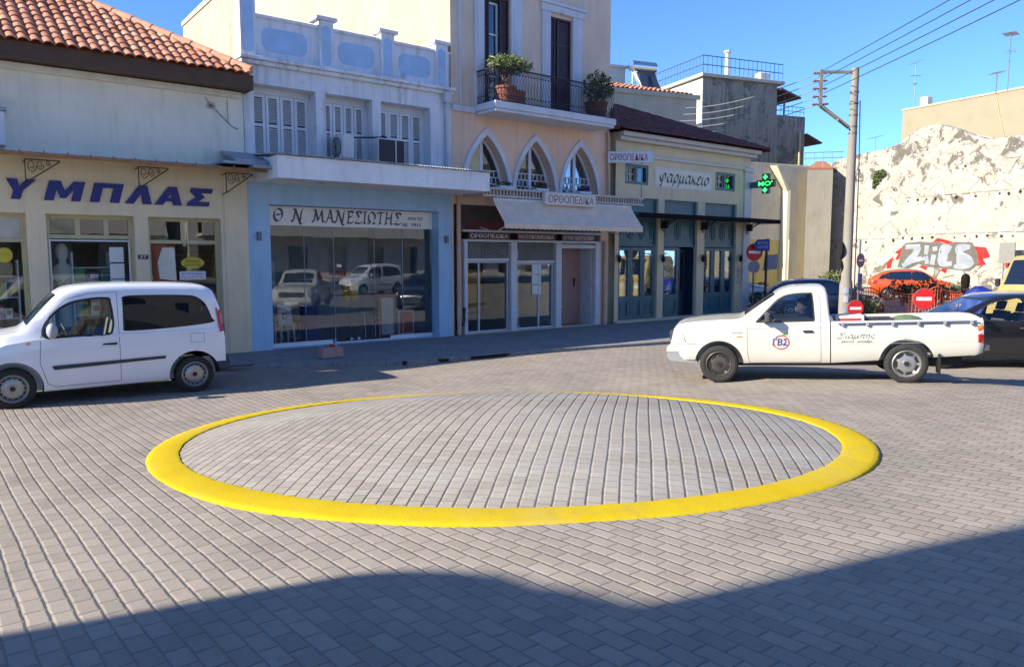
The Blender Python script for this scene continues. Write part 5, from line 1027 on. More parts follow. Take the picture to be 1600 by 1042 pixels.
for i in range(5):
    z = 7.75-i*.235
    solo('power_line', MB().tube(sag((9.5, 24, z), (8.2-.12*i, 36.5, 9.1-i*.3), .25), .013, 4), WIREM, '%s of the pale wires running from pole bracket to grey house' % ('topmost', 'second from top', 'middle', 'second from bottom', 'lowest')[i], 'power line', (9.5, 24, z), 'W', group='wires to the grey house')
for i in range(4):
    z = 7.85-i*.235
    solo('power_line', MB().tube(sag((9.65, 24, z), (9.0+i*.25, -26, 8.4-i*.2), .5, 24), .012, 4), WIRED, '%s of the dark wires crossing the sky toward upper right' % ('topmost', 'second from top', 'second from bottom', 'lowest')[i], 'power line', (9.65, 24, z), 'W', group='wires over the square')
SRED = M('sign_red2', (.62, .02, .02), .35, .06); SBACK = M('sign_back', '#7b8290', .4, .1, metal=.3); SWH = M('sign_white2', '#e6e4e0', .4, .03); POLEM = M('post_grey', '#5d6268', .5, .1, metal=.3); SBLUE = M('sign_blue', (.012, .035, .2), .4)
def disc(mb, x, y, z, r, th=.012, n=28): return mb.cyl((x, y, z), (x, y+th, z), r, None, n)
def noentry(lab, x, y, zc, r, rot, base=False, second=False, lean=0.):
    t = thing('no_entry_sign', lab, 'road sign', (x, y, -.1), 'W', rot, local=True)
    part('post', MB().cyl((0, .03, 0), (0, .03, zc+.1+(r if not base else 0)), .03, None, 10), POLEM, t, 40)
    part('disc', disc(MB(), 0, -.01, zc+.1, r), SRED, t, 40); part('bar', MB().box(-r*.72, r*.72, -.016, -.011, zc+.1-r*.17, zc+.1+r*.17), SWH, t); part('backplate', disc(MB(), 0, .004, zc+.1, r*1.04), SBACK, t, 40)
    if base: part('foot', MB().box(-.35, .35, -.2, .25, 0, .1, .02), M('foot_rubber', (.03, .03, .03), .8), t)
    if second: part('lower_disc', disc(MB(), 0, .0, zc-.42, .22), SBACK, t, 40)
noentry('round red no entry sign with grey disc below near pharmacy corner', 8.62, 27, 2.28, .3, R(8), second=True)
noentry('larger freestanding no entry sign at the middle of orange netting', 12.55, 23, .84, .31, R(-6), True)
noentry('half hidden no entry sign between pole and orange netting', 10.48, 23, .55, .25, R(4), True)
t = thing('small_pole_sign', 'small round dark red sign on thin post beside the concrete pole', 'road sign', (10.75, 23.4, -.1), 'W', R(35), local=True); part('post', MB().cyl((0, .03, 0), (0, .03, 2.75), .028), POLEM, t); part('disc', disc(MB(), 0, -.01, 2.1, .22), M('sign_maroon', (.16, .02, .06), .4), t, 40); part('bar', MB().box(-.12, .12, -.016, -.011, 2.07, 2.13), SWH, t); part('plate', MB().box(-.1, .12, -.01, .01, 1.2, 1.7), SBLUE, t)
t = thing('sign_back_disc', 'dark oval backs of road signs on left side of the pole', 'road sign', (10.38, 24.1, 0), 'W', R(-97), local=True); part('disc', disc(MB(), 0, 0, 2.35, .3), M('sign_back_dark', (.02, .018, .02), .8, spec=.2), t, 40); part('lower_disc', disc(MB(), 0, 0, 1.85, .22), M('sign_back_dark', 0), t, 40); part('clamp', MB().box(-.05, .05, .01, .14, 1.8, 2.5), POLEM, t)
t = thing('direction_sign', 'dark blue arrow direction sign with grey plate on black post', 'road sign', (9.05, 27, -.1), 'W', R(10), local=True); part('post', MB().cyl((0, 0, 0), (0, 0, 2.85), .045, None, 10), IRON, t, 40); part('arrow_board', MB().prism([(-.56, 2.62), (-.4, 2.82), (.08, 2.84), (.08, 2.42), (-.4, 2.42)], 1, -.06, -.045), SBLUE, t); part('lettering', slab_text(slab_text(MB(), 'ΚΕΝΤΡΟ', -.38, .02, 2.66, 2.75, -.06, .003, .02), 'CENTRE', -.38, .02, 2.52, 2.6, -.06, .003, .02), M('sign_ink', '#9aa8c8', .5), t); part('square_plate', MB().mesh([(-.08, .06, 1.72), (.44, .02, 1.78), (.46, .02, 2.3), (-.02, .06, 2.28), (-.08, .075, 1.72), (.44, .035, 1.78), (.46, .035, 2.3), (-.02, .075, 2.28)], [(0, 1, 2, 3), (7, 6, 5, 4), (0, 4, 5, 1), (2, 6, 7, 3), (0, 3, 7, 4), (1, 5, 6, 2)]), SBACK, t)
# orange safety netting
t = thing('safety_netting', 'sagging orange plastic safety netting strung between thin stakes', 'netting', (13, 26, -.1), 'W', 0, local=True); mb = MB(); rn = random.Random(6)
def npt(a, b): return (-1.2+a*4.4, .3*sin(a*7)+a*1.0, .05+b*(.95+.1*sin(a*11)-.06*cos(a*23))+.02*sin(a*40+b*6))
for i in range(41): mb.tube([npt(i/40, k/6) for k in range(7)], .011, 4)
for k in range(9): mb.tube([npt(i/40, k/8) for i in range(41)], .010 if k not in (0, 8) else .02, 4)
part('mesh', mb, M('net_orange', (.75, .11, .03), .5, .1), t)
for a in (0, .25, .5, .75, 1): p = npt(a, 0); part('stake', MB().cyl((p[0], p[1]+.03, 0), (p[0]+rn.uniform(-.05, .05), p[1]+.03, 1.15), .018), M('stake_rust', (.2, .08, .04), .8), t)
# rubble, tarpaulin, weeds
t = thing('tarpaulin_heap', 'bright blue tarpaulin draped over a heap beside standing person', 'tarpaulin', (15.75, 25.5, -.1), 'W', 0, local=True)
part('sheet', MB().grid(lambda a, b: (-.55+1.3*a+.08*sin(b*9), -.8+1.6*b, max(0, 1.22*sin(pi*a)**.42*sin(pi*b)**.4+.09*mn.noise(Vector((a*7, b*7, 1))))), 36, 26), M('tarp_blue', (.008, .025, .19), .45, .2, 4, bump=.4, bscale=12), t, 60)
def bush(lab, x, y, rx, rz, n, sz=.09, nm='bush', z=-.1):
    t = thing(nm, lab, 'bush', (x, y, z), 'W', 0, local=True); mb = MB(); rn = random.Random(int(x*100))
    for i in range(9): a = rn.uniform(0, 6.28); mb.tube([(0, 0, 0), (rx*.3*cos(a), .2*sin(a), rz*.8), (rx*.75*cos(a), .5*sin(a), rz*rn.uniform(1., 1.9))], [.025, .015, .008], 5)
    part('stems', mb, M('stem_tan', 0), t); mb = MB()
    for i in range(5): leaves(mb, (rn.uniform(-.5, .5)*rx, rn.uniform(-.3, .3), rz*rn.uniform(.7, 1.25)), (rx*.5, rx*.4, rz*.6), n//5, sz, .2, .0, 2)
    part('foliage', mb, rn.choice(([LEAF[0], LEAF[3]], [LEAF[1], LEAF[3]])), t)
bush('scrubby bush in front of the rear wheel of orange car', 17.6, 34, .8, .7, 500); bush('loose shrub covering the middle of orange car', 19.4, 35, .9, .75, 420, .1); bush('low dry shrub just right of the concrete pole', 12.0, 25.4, .55, .55, 380, .06); bush('shrub before the front bumper of orange car', 21.0, 35.5, .8, .62, 380)
bush('green weeds at foot of yellow wall left of buttress', 12.8, 38.6, 1.0, .55, 420, .1, 'weeds'); bush('tall weeds at foot of yellow wall right of buttress', 15.6, 39.2, 1.1, .65, 520, .1, 'weeds'); bush('leafy weeds against bright end of ruined wall', 20.6, 48.5, 1.2, .8, 480, .12, 'weeds')
t = thing('concrete_block', 'pinkish concrete block on pavement with red and green bits on top', 'block', (6.83, -1.95, 0), 'F', 0, local=True)
part('block', MB().prism([(-.24, 0), (.24, 0), (.22, .22), (-.22, .22)], 1, -.14, .14), plaster('block_pink', '#b58f8a', '#6e5b57', .4), t); part('red_bit', MB().box(-.02, .08, -.08, .04, .221, .27, .012), CARD[0], t); part('green_bit', MB().box(-.12, -.04, -.06, .05, .221, .26, .01), CARD[5], t); part('bottle', MB().lathe([(.04, .221), (.04, .32), (.018, .36), (.018, .39)], (.12, 0, 0), 12), M('bottle_blue', (.1, .3, .45), .2), t, 40)

# ------------------------------------------------------------------ vehicles
def ip(c, x):
    if x <= c[0][0]: return c[0][1]
    for (a, b), (p, q) in zip(c, c[1:]):
        if x <= p: return b+(q-b)*(x-a)/(p-a) if p > a else q
    return c[-1][1]
def cl01(t): return max(0., min(1., t))
TYRE = M('tyre_rubber', (.022, .021, .02), .85, .25, 20, bump=.3); RIM = M('steel_rim', '#9b9a97', .35, .15, metal=.6); RIMD = M('rim_dark', '#4b4743', .5, .3, metal=.4); TRIMB = M('bumper_grey', (.035, .037, .042), .65, .1, bump=.2, bscale=200); RUB = M('rubber_black', (.012, .012, .013), .6); CAB = M('cabin_dark', (.03, .031, .034), .8, .2); SEATM = M('seat_cloth', (.10, .105, .115), .9, .2)
WG = glass('car_glass', (.9, .95, .93), .0); PG = glass('privacy_glass', (.12, .14, .17), .0, 0, .6, fk=.55); LAMPC = M('lamp_clear', '#c9ccd2', .12, .05, coat=.6); LAMPR = M('lamp_red', (.45, .012, .012), .2, .1, coat=.6); LAMPO = M('lamp_amber', (.6, .19, .02), .2, .1, coat=.5); CHR = M('chrome', '#c0c2c6', .12, .02, metal=1.)
class Car:
    def __init__(s, top, bot, belt, wid, roofw, x0, x1, inset=.0, n=70):
        s.top, s.bot, s.belt, s.wid, s.roofw, s.x0, s.x1 = top, bot, belt, wid, roofw, x0, x1; s.n = n
    def sec(s, x, d=0., floor=None):
        zb, zt = ip(s.bot, x), ip(s.top, x)-d; be = min(ip(s.belt, x), zt-.03); w_ = ip(s.wid, x)-d; wr = ip(s.roofw, x)-d
        if floor is not None: zb = floor; be = max(be, zb+.05); zt = max(zt, be+.03)
        h = zt-be; t = cl01(h/.36); wt = w_*.9+(wr-w_*.9)*t; wb = w_*.965; L_ = lambda a, b, k: a+(b-a)*k; cr = .025 if d == 0 else 0
        return [(0, zb), (w_*.8, zb), (w_*.94, zb+.025), (w_*.985, zb+.09), (w_, L_(zb, be, .4)), (w_*1.004, L_(zb, be, .62)), (w_*.998, L_(zb, be, .84)), (w_*.986, be-.02), (wb, be), (L_(wb, wt, .34), be+h*.34), (L_(wb, wt, .66), be+h*.66), (L_(wb, wt, .9), be+h*.86), (wt*.965, be+h*.945), (wt*.88, zt-.004), (wt*.45, zt+cr*.75), (0, zt+cr)]
    def loft(s, d=0., xa=None, xb=None, floor=None):
        xa = s.x0 if xa is None else xa; xb = s.x1 if xb is None else xb; xs = [xa+(xb-xa)*(.5-.5*cos(pi*i/s.n))*.5+(xb-xa)*i/s.n*.5 for i in range(s.n+1)]
        vs = []; 
        for x in xs:
            h = s.sec(x, d, floor); r = [(x, y, z) for y, z in h]+[(x, -y, z) for y, z in h[-2:0:-1]]; vs += r
        k = 30; f = [(i*k+j, i*k+(j+1) % k, (i+1)*k+(j+1) % k, (i+1)*k+j) for i in range(s.n) for j in range(k)]
        f += [tuple(range(k))[::-1], tuple(s.n*k+j for j in range(k))]; return MB().mesh(vs, f)
    def sy(s, x, z):
        h = s.sec(x)[1:14]
        for (a, b), (c, d) in zip(h, h[1:]):
            if b <= z <= d: return a+(c-a)*(z-b)/(d-b) if d > b else a
        return h[-1][0] if z > h[-1][1] else h[1][0]
    def patch(s, poly, off=.006, side=1, sub=2):
        bm = bmesh.new(); bm.faces.new([bm.verts.new((x, 0, z)) for x, z in poly]); bmesh.ops.triangulate(bm, faces=list(bm.faces))
        for _ in range(sub):
            e = [e for e in bm.edges if e.calc_length() > .09]
            if e: bmesh.ops.subdivide_edges(bm, edges=e, cuts=1)
            bmesh.ops.triangulate(bm, faces=list(bm.faces))
        bm.verts.index_update(); q = MB().mesh([(v.co.x, side*(s.sy(v.co.x, v.co.z)+off), v.co.z) for v in bm.verts], [[v.index for v in f.verts] for f in bm.faces]); bm.free(); return q
    def strip(s, mb, pts, t=.004, off=.002, sides=(1, -1)):
        out = []
        for (a, b) in zip(pts, pts[1:]):
            n = max(1, int(hypot(b[0]-a[0], b[1]-a[1])/.05)); out += [(a[0]+(b[0]-a[0])*i/n, a[1]+(b[1]-a[1])*i/n) for i in range(n)]
        out.append(pts[-1])
        for sd_ in sides:
            for i, (a, b) in enumerate(zip(out, out[1:])):
                l = hypot(b[0]-a[0], b[1]-a[1]) or 1; nx, nz = -(b[1]-a[1])/l*t, (b[0]-a[0])/l*t
                mb.face([(x, sd_*(s.sy(x, z)+off), z) for x, z in ((a[0]-nx, a[1]-nz), (b[0]-nx, b[1]-nz), (b[0]+nx, b[1]+nz), (a[0]+nx, a[1]+nz))])
        return mb
    def screen(s, xa, xb, hw, off=-.014, n=10, m=12):
        def f(a, b):
            x = xa+(xb-xa)*a; h = s.sec(x); wt = h[13][0]*hw; y = -wt+2*wt*b; q = abs(y)/max(.01, h[14][0]*2)
            return (x, y, ip(s.top, x)+.022*(1-q*q)+off)
        return MB().grid(f, n, m)
def boolean(o, cutters):
    tmp = []
    for c in cutters:
        k = link('cut', c, []); tmp.append(k); m = o.modifiers.new('b', 'BOOLEAN'); m.operation = 'DIFFERENCE'; m.solver = 'EXACT'; m.object = k
    dg = bpy.context.evaluated_depsgraph_get(); dg.update(); me = bpy.data.meshes.new_from_object(o.evaluated_get(dg)); o.modifiers.clear(); old = o.data; o.data = me; me.name = old.name
    for k in tmp: bpy.data.objects.remove(k)
    return o
def shade(o, ang): me = o.data; me.polygons.foreach_set('use_smooth', [True]*len(me.polygons)); me.set_sharp_from_angle(angle=R(ang))
def body(name, car, paint_, root, wheels, ra, cuts=(), cabin=None, wid_in=.5):
    o = link(name, car.loft(), [paint_, CAB]); o.parent = root; cs = []
    for wx, wz in wheels:
        for sd_ in (1, -1): cs.append(MB().cyl((wx, sd_*wid_in, wz), (wx, sd_*1.3, wz), ra, None, 36))
    if cabin: cs.append(car.loft(.045, *cabin))
    cs += list(cuts); boolean(o, cs)
    for p in o.data.polygons:
        c = p.center; dk = False
        for wx, wz in wheels:
            if abs(p.normal.y) < .5 and hypot(c.x-wx, c.z-wz) < ra+.004 and abs(c.y) > wid_in-.01 and (p.normal.x*(c.x-wx)+p.normal.z*(c.z-wz) < 0 or abs(c.y) < wid_in+.01): dk = True
        if p.normal.z < -.7 and c.z < .4: dk = True
        if cabin and car.x0+.02 < c.x < car.x1-.02:
            dd = car.sy(c.x, c.z)-abs(c.y)
            if .028 < dd and c.z < ip(car.top, c.x)-.02 and c.z > cabin[2]-.01: dk = True
        p.material_index = 1 if dk else 0
    shade(o, 32); return o
def wheel(root, x, y, z, r, w_, side, kind='steel', rimm=None):
    f = side; P_ = [(r*.66, -w_/2*f), (r*.9, -w_/2*f), (r*.98, -w_*.4*f), (r, -w_*.2*f), (r, w_*.2*f), (r*.98, w_*.4*f), (r*.9, w_/2*f), (r*.74, w_*.5*f), (r*.66, w_*.42*f)]
    t = part('wheel', MB().lathe(P_, (x, y, z), 40, 1, cap=False), TYRE, root, 40); rm = rimm or RIM
    rim = part('rim', MB().lathe([(r*.68, w_*.44*f), (r*.64, w_*.47*f), (r*.6, w_*.36*f), (r*.5, w_*.26*f), (r*.36, w_*.34*f), (r*.2, w_*.34*f), (r*.18, w_*.4*f), (.001, w_*.41*f)], (x, y, z), 40, 1, cap=False), rm, t, 40)
    n = {'steel': 14, 'slot': 7, 'alloy': 5}[kind]; mb = MB()
    for i in range(n):
        a = 2*pi*i/n; hw = {'steel': .035, 'slot': .06, 'alloy': .1}[kind]*r/.3; r0, r1 = {'steel': (.49, .56), 'slot': (.42, .54), 'alloy': (.26, .56)}[kind]
        pts = []
        for q, s_ in ((r0, 1), (r1, 1), (r1, -1), (r0, -1)): pts.append((x+cos(a)*r*q-sin(a)*hw*s_*(.6 if q == r0 else 1), y+f*(w_*.36), z+sin(a)*r*q+cos(a)*hw*s_*(.6 if q == r0 else 1)))
        mb.face(pts)
    mb.lathe([(r*.13, w_*.415*f), (r*.12, w_*.45*f), (.001, w_*.45*f)], (x, y, z), 10, 1, cap=False)
    part('rim_openings', mb, RUB, rim); return t
def seat(root, x, y, z, sc_=1.):
    part('seat', MB().box(x-.24, x+.24, y-.24, y+.24, z, z+.14, .03).prism([(x-.24, z+.1), (x-.12, z+.1), (x-.24, z+.66), (x-.34, z+.66)], 1, y-.23, y+.23).prism([(x-.27, z+.68), (x-.2, z+.68), (x-.25, z+.86), (x-.33, z+.86)], 1, y-.12, y+.12), SEATM, root)
def put(root, x, y, heading, pitch=0., z=None):
    root.location = (x, y, gz(x, y) if z is None else z); root.rotation_euler = (0, pitch, heading); BASE[root.name] = (0, 0, 0)
def carthing(name, label, cat, group=None): return thing(name, label, cat, (0, 0, 0), 'W', 0, group, local=True)
def slant(xa, za, xb, zb, hw, d=.16):
    l = hypot(xb-xa, zb-za); nx, nz = -(zb-za)/l*d, (xb-xa)/l*d
    return MB().prism([(xa-nx, za-nz), (xb-nx, zb-nz), (xb+nx, zb+nz), (xa+nx, za+nz)], 1, -hw, hw)
# --- white van
VW = M('van_white', '#dfe3ea', .18, .02, 2, coat=.5)
vt = spline([(-1.75, .60), (-1.745, .95), (-1.71, 1.3), (-1.645, 1.55), (-1.56, 1.69), (-1.3, 1.75), (-.6, 1.775), (0, 1.775), (.4, 1.74), (.6, 1.655), (.8, 1.45), (1.04, 1.17), (1.12, 1.11), (1.4, 1.06), (1.75, .96), (1.92, .84), (2.0, .68)], 4)
van = Car(vt, [(-1.78, .3), (-.95, .22), (.9, .2), (2.02, .24)], [(-1.8, 1.05), (.9, 1.02), (1.3, .96), (2.0, .62)], [(-1.78, .76), (-1.6, .81), (-1.2, .82), (1.2, .82), (1.6, .78), (1.9, .66), (2.02, .5)], [(-1.78, .70), (-1.6, .70), (-1.4, .69), (.3, .7), (1.0, .66), (2, .5)], -1.745, 2.0)
vr = carthing('white_van', 'white small passenger van with dark rear windows parked before beige shop', 'van'); WV = [(1.24, .3), (-1.25, .3)]
win1 = spline([(.83, 1.06), (.80, 1.2), (.65, 1.39), (.46, 1.515), (.2, 1.57), (-.03, 1.575), (-.075, 1.52), (-.075, 1.05), (.3, 1.03)], 3)+[(.78, 1.015)]
win2 = spline([(-.25, 1.545), (-.29, 1.595), (-.7, 1.6), (-1.15, 1.585), (-1.33, 1.55), (-1.46, 1.43), (-1.54, 1.21), (-1.54, 1.14), (-.9, 1.085), (-.29, 1.07), (-.255, 1.11)], 3)
body('body', van, VW, vr, WV, .39, [MB().prism(win1, 1, -1.2, 1.2), slant(1.02, 1.2, .62, 1.635, .56), ], (-1.55, .98, .55), .5)
for s_ in (1, -1): part('side_window', van.patch(win1, -.012, s_), WG, vr); part('rear_side_window', van.patch(win2, .003, s_), PG, vr)
part('windscreen', van.screen(1.03, .6, .96), WG, vr, 60); part('rear_window', MB().mesh([(-1.745, -.5, 1.1), (-1.745, .5, 1.1), (-1.67, .48, 1.52), (-1.67, -.48, 1.52)], [(0, 1, 2, 3)]), PG, vr)
for s_ in (1, -1): part('window_seal', van.strip(MB(), win1+[win1[0]], .016, .0015, (s_,)), RUB, vr); part('window_seal', van.strip(MB(), win2+[win2[0]], .008, .0045, (s_,)), RUB, vr)
mb = MB(); van.strip(mb, [(.86, 1.02), (.885, .65), (.8, .34), (.7, .29), (-.17, .30)], .004); van.strip(mb, [(-.172, 1.69), (-.17, .30)], .004); van.strip(mb, [(.86, 1.02), (.72, 1.36), (.5, 1.58), (.2, 1.65), (-.17, 1.665)], .003); van.strip(mb, [(-1.2, .975), (-1.41, .97), (-1.41, .83), (-1.2, .83), (-1.2, .975)], .003); part('panel_gap', mb, M('gap_grey', (.13, .14, .16), .7), vr)
for s_ in (1, -1):
    part('side_moulding', van.patch([(.74, .6), (-.82, .645), (-.81, .6), (.71, .54)], .016, s_), TRIMB, vr); part('door_handle', van.patch([(.07, .87), (.06, .892), (-.13, .9), (-.145, .878), (-.12, .865)], .025, s_), RUB, vr)
    part('tail_lamp', van.patch([(-1.615, 1.37), (-1.69, 1.37), (-1.735, .99), (-1.66, .97)], .012, s_), LAMPR, vr); part('repeater', van.patch([(.99, .93), (1.04, .93), (1.04, .96), (.99, .96)], .008, s_), LAMPO, vr)
    part('mirror', MB().ball((.72, s_*.98, 1.13), .1, 14, 10, (.75, 1.05, 1.15)).box(.68, .76, *sorted((s_*.8, s_*.95)), 1.06, 1.1), M('mirror_silver', '#9fa2a6', .35, .05), vr, 60); part('headlamp', van.patch([(1.7, .92), (1.86, .84), (1.93, .7), (1.78, .72)], .008, s_), LAMPC, vr)
    for i, (x, z) in enumerate(WV): wheel(vr, x, s_*.70, z, .3, .18, s_)
bmp = Car([(-1.83, .5), (-1.8, .58), (-1.66, .66), (-1.52, .60), (-1.5, .56)], [(-1.83, .31), (-1.5, .27)], [(-1.83, .45), (-1.5, .5)], [(-1.83, .7), (-1.78, .79), (-1.6, .835), (-1.5, .83)], [(-1.83, .7), (-1.5, .8)], -1.83, -1.5, n=16); o = part('rear_bumper', bmp.loft(), TRIMB, vr, 40); boolean(o, [MB().cyl((-1.25, sd_*.4, .3), (-1.25, sd_*1.2, .3), .385, None, 36) for sd_ in (1, -1)]); shade(o, 40); part('tailgate_trim', MB().box(-1.77, -1.7, -.7, .7, .68, 1.1, .02), TRIMB, vr)
part('front_bumper', MB().prism([(1.66, .26), (2.03, .28), (2.06, .5), (1.98, .6), (1.68, .58)], 1, -.6, .6), TRIMB, vr)
for y in (.38, -.38): seat(vr, .1, y, .55)
part('dashboard', MB().prism([(.55, .95), (1.0, 1.08), (1.0, .6), (.6, .6)], 1, -.72, .72), M('dash_tan', (.16, .155, .14), .8), vr); part('steering_wheel', MB().tube([(.5+.06*cos(i*.5236), .38+.18*sin(i*.5236), 1.02+.17*cos(i*.5236)) for i in range(13)], .014, 6), RUB, vr); part('aerial', MB().cyl((.5, .1, 1.78), (.38, .1, 1.9), .008), RUB, vr)
hd = R(-145.36); d_ = Vector((cos(hd), sin(hd))); lf = Vector((-d_.y, d_.x)); p = Vector((-6.2, 11.489))-lf*.79; put(vr, p.x, p.y, hd, 0, -.0975)
# --- pickup
PW = M('pickup_white', '#c4c2b7', .2, .03, 2, coat=.4)
pt_ = spline([(-.30, 1.10), (-.285, 1.36), (-.255, 1.46), (-.16, 1.495), (.17, 1.495), (.35, 1.465), (.47, 1.405), (.75, 1.22), (1.0, 1.045), (1.1, 1.02), (1.4, 1.01), (1.77, .985), (2.0, .945), (2.1, .87), (2.14, .72), (2.18, .6)], 4)
pk = Car(pt_, [(-.3, .28), (1.0, .28), (1.75, .33), (2.2, .33)], [(-.3, .95), (1.0, .945), (1.6, .92), (2.0, .84), (2.2, .55)], [(-.3, .78), (.9, .8), (1.5, .8), (1.9, .76), (2.1, .66), (2.18, .56)], [(-.3, .62), (.3, .64), (1.0, .64), (2.2, .5)], -.3, 2.18)
pr = carthing('white_pickup', 'white single cab pickup truck with driver crossing the square', 'pickup truck'); WP = [(1.375, .29), (-1.375, .29)]
pwin = spline([(.79, .965), (.63, 1.13), (.455, 1.31), (.28, 1.382), (.0, 1.395), (-.05, 1.355), (-.075, .97)], 3)
body('cab', pk, PW, pr, WP[:1], .385, [MB().prism(pwin, 1, -1.2, 1.2), slant(.97, 1.08, .5, 1.39, .54), MB().box(-.5, -.2, -.5, .5, 1.05, 1.38)], (-.255, .95, .45), .5)
for s_ in (1, -1): part('side_window', pk.patch(pwin, -.014, s_), WG, pr)
part('windscreen', pk.screen(.985, .485, .95), WG, pr, 60); part('rear_window', MB().box(-.275, -.27, -.5, .5, 1.05, 1.38), WG, pr)
for s_ in (1, -1): part('window_seal', pk.strip(MB(), pwin+[pwin[0]], .013, .0015, (s_,)), RUB, pr)
mb = MB(); pk.strip(mb, [(.93, .93), (.93, .5), (.9, .31), (-.17, .32), (-.165, 1.3), (-.1, 1.43), (.3, 1.43)], .0035); pk.strip(mb, [(.93, .86), (-.28, .855)], .002); pk.strip(mb, [(1.72, .62), (2.16, .62)], .005); pk.strip(mb, [(1.0, .955), (1.5, .965), (1.95, .9)], .002); part('panel_gap', mb, M('gap_grey', 0), pr)
part('grey_bumper', MB().prism([(1.72, .3), (2.17, .34), (2.215, .42), (2.215, .49), (1.74, .49)], 1, -.7, .7), M('bumper_mid', '#87898b', .6, .1), pr); part('white_bumper', MB().prism([(1.7, .495), (2.22, .495), (2.215, .57), (2.17, .61), (1.68, .61)], 1, -.7, .7), PW, pr)
part('grille', MB().box(2.12, 2.19, -.42, .42, .66, .82, .01), TRIMB, pr); part('number_plate', MB().box(2.218, 2.226, -.25, .25, .4, .5), SWH, pr)
for s_ in (1, -1):
    part('headlight', pk.patch([(2.1, .8), (1.94, .81), (1.9, .66), (2.12, .65)], .012, s_), LAMPC, pr); part('indicator', pk.patch([(1.99, .795), (1.94, .80), (1.905, .67), (1.96, .665)], .016, s_), LAMPO if s_ < 0 else M('lamp_smoke', '#a9a49a', .2), pr)
    part('door_handle', pk.patch([(.09, .79), (.09, .825), (-.05, .825), (-.06, .79)], .02, s_), RUB, pr); part('repeater', pk.patch([(1.09, .73), (1.01, .73), (1.01, .745), (1.09, .745)], .008, s_), LAMPO, pr); part('badge', pk.patch([(1.17, .795), (1.0, .8), (1.0, .815), (1.17, .81)], .006, s_), M('badge', '#8fa3b5', .3), pr)
    part('mirror', MB().box(.58, .66, *sorted((s_*.86, s_*1.04)), .97, 1.12, .02).box(.6, .7, *sorted((s_*.76, s_*.9)), .97, 1.0), M('mirror_dark', (.07, .07, .08), .3), pr)
    for i, (x, z) in enumerate(WP): wheel(pr, x, s_*.69, z, .305, .2, s_, 'slot', RIMD if i == 0 else RIM)
bedc = Car([(-2.4, .955), (-.31, .955)], [(-2.4, .42), (-2.3, .39), (-1.75, .36), (-.31, .28)], [(-2.4, .95), (-.31, .95)], [(-2.4, .745), (-2.34, .775), (-.31, .79)], [(-2.4, .7), (-.31, .72)], -2.4, -.315, n=40)
body('cargo_bed', bedc, PW, pr, WP[1:], .385, [MB().box(-2.34, -.38, -.7, .7, .6, 1.4)], None, .5)
mb = MB(); bedc.strip(mb, [(-2.38, .62), (-.33, .6)], .0025); bedc.strip(mb, [(-2.34, .9), (-.33, .9)], .0025); part('panel_gap', mb, M('gap_pale', (.4, .4, .38), .6), pr)
for s_ in (1, -1):
    rl = part('rope_rail', MB().tube([(-.42, s_*.805, .915), (-2.3, s_*.8, .925)], .012, 8), CHR, pr)
    for k in range(6): x = -.48-k*.35; part('rail_hook', MB().box(x-.02, x+.02, *sorted((s_*.785, s_*.83)), .88, .94, .005), M('hook_grey', '#8b8c8c', .4), rl)
    part('tail_light', bedc.patch([(-2.31, .84), (-2.395, .84), (-2.395, .61), (-2.32, .61)], .012, s_), LAMPR, pr); part('amber_light', bedc.patch([(-2.31, .86), (-2.395, .86), (-2.395, .79), (-2.315, .79)], .016, s_), LAMPO, pr); part('clear_light', bedc.patch([(-2.315, .79), (-2.395, .79), (-2.395, .725), (-2.315, .725)], .015, s_), LAMPC, pr)
    part('mudflap', MB().box(-1.83, -1.8, *sorted((s_*.6, s_*.79)), .14, .44), RUB, pr)
part('rear_bumper', MB().box(-2.5, -2.38, -.72, .72, .46, .56, .02), M('bumper_dark', (.06, .06, .06), .5), pr); part('chassis', MB().box(-2.2, 1.6, -.4, .4, .22, .34), CAB, pr)
part('seat', MB().box(-.2, .22, -.62, .62, .45, .58, .03).prism([(-.22, .5), (-.1, .5), (-.16, 1.1), (-.25, 1.1)], 1, -.6, .6), SEATM, pr); part('dashboard', MB().prism([(.62, .86), (.95, 1.0), (.95, .5), (.7, .5)], 1, -.7, .7), CAB, pr); part('steering_wheel', MB().tube([(.5+.08*cos(i*.5236), .34+.17*sin(i*.5236), .93+.15*cos(i*.5236)) for i in range(13)], .013, 6), RUB, pr)
# lettering and emblem on the near side
def dec(x, z, e=0.): return (x, pk.sy(x, z)+.004+e, z)
def decb(x, z, e=0.): return (x, bedc.sy(x, z)+.004+e, z)
lg = part('door_emblem', MB().tube([dec(.42+.115*cos(i*.2618), .64+.105*sin(i*.2618)) for i in range(3, 25)], .008, 5), M('emblem_red', (.5, .05, .06), .5), pr)
part('emblem_letters', text_mb(MB(), 'ΓΒΣ', -.13, .11, .59, .70, lambda x, z: dec(.42-x, z, .004), .015, .15), M('emblem_blue', (.03, .05, .25), .5), lg); part('emblem_leaf', MB().face([dec(.43, .75), dec(.37, .775), dec(.30, .79), dec(.33, .755), dec(.38, .735)]), M('emblem_green', (.1, .35, .05), .5), lg)
part('side_script', script(MB(), 'Σιαμπής', .41, .93, .69, .075, lambda x, z, e: decb(-x, z, e), (.035, .05)), M('script_dark', (.03, .06, .07), .5), pr)
part('side_lettering', text_mb(text_mb(MB(), 'ΦΡΟΥΤΑ', .46, .64, .625, .65, lambda x, z: decb(-x, z), .02), 'ΛΑΧΑΝΙΚΑ', .68, .9, .625, .65, lambda x, z: decb(-x, z), .02), M('script_dark', 0), pr)
hd2 = R(162.19); d_ = Vector((cos(hd2), sin(hd2))); lf = Vector((-d_.y, d_.x)); p = Vector((4.687, 11.751))-lf*.79
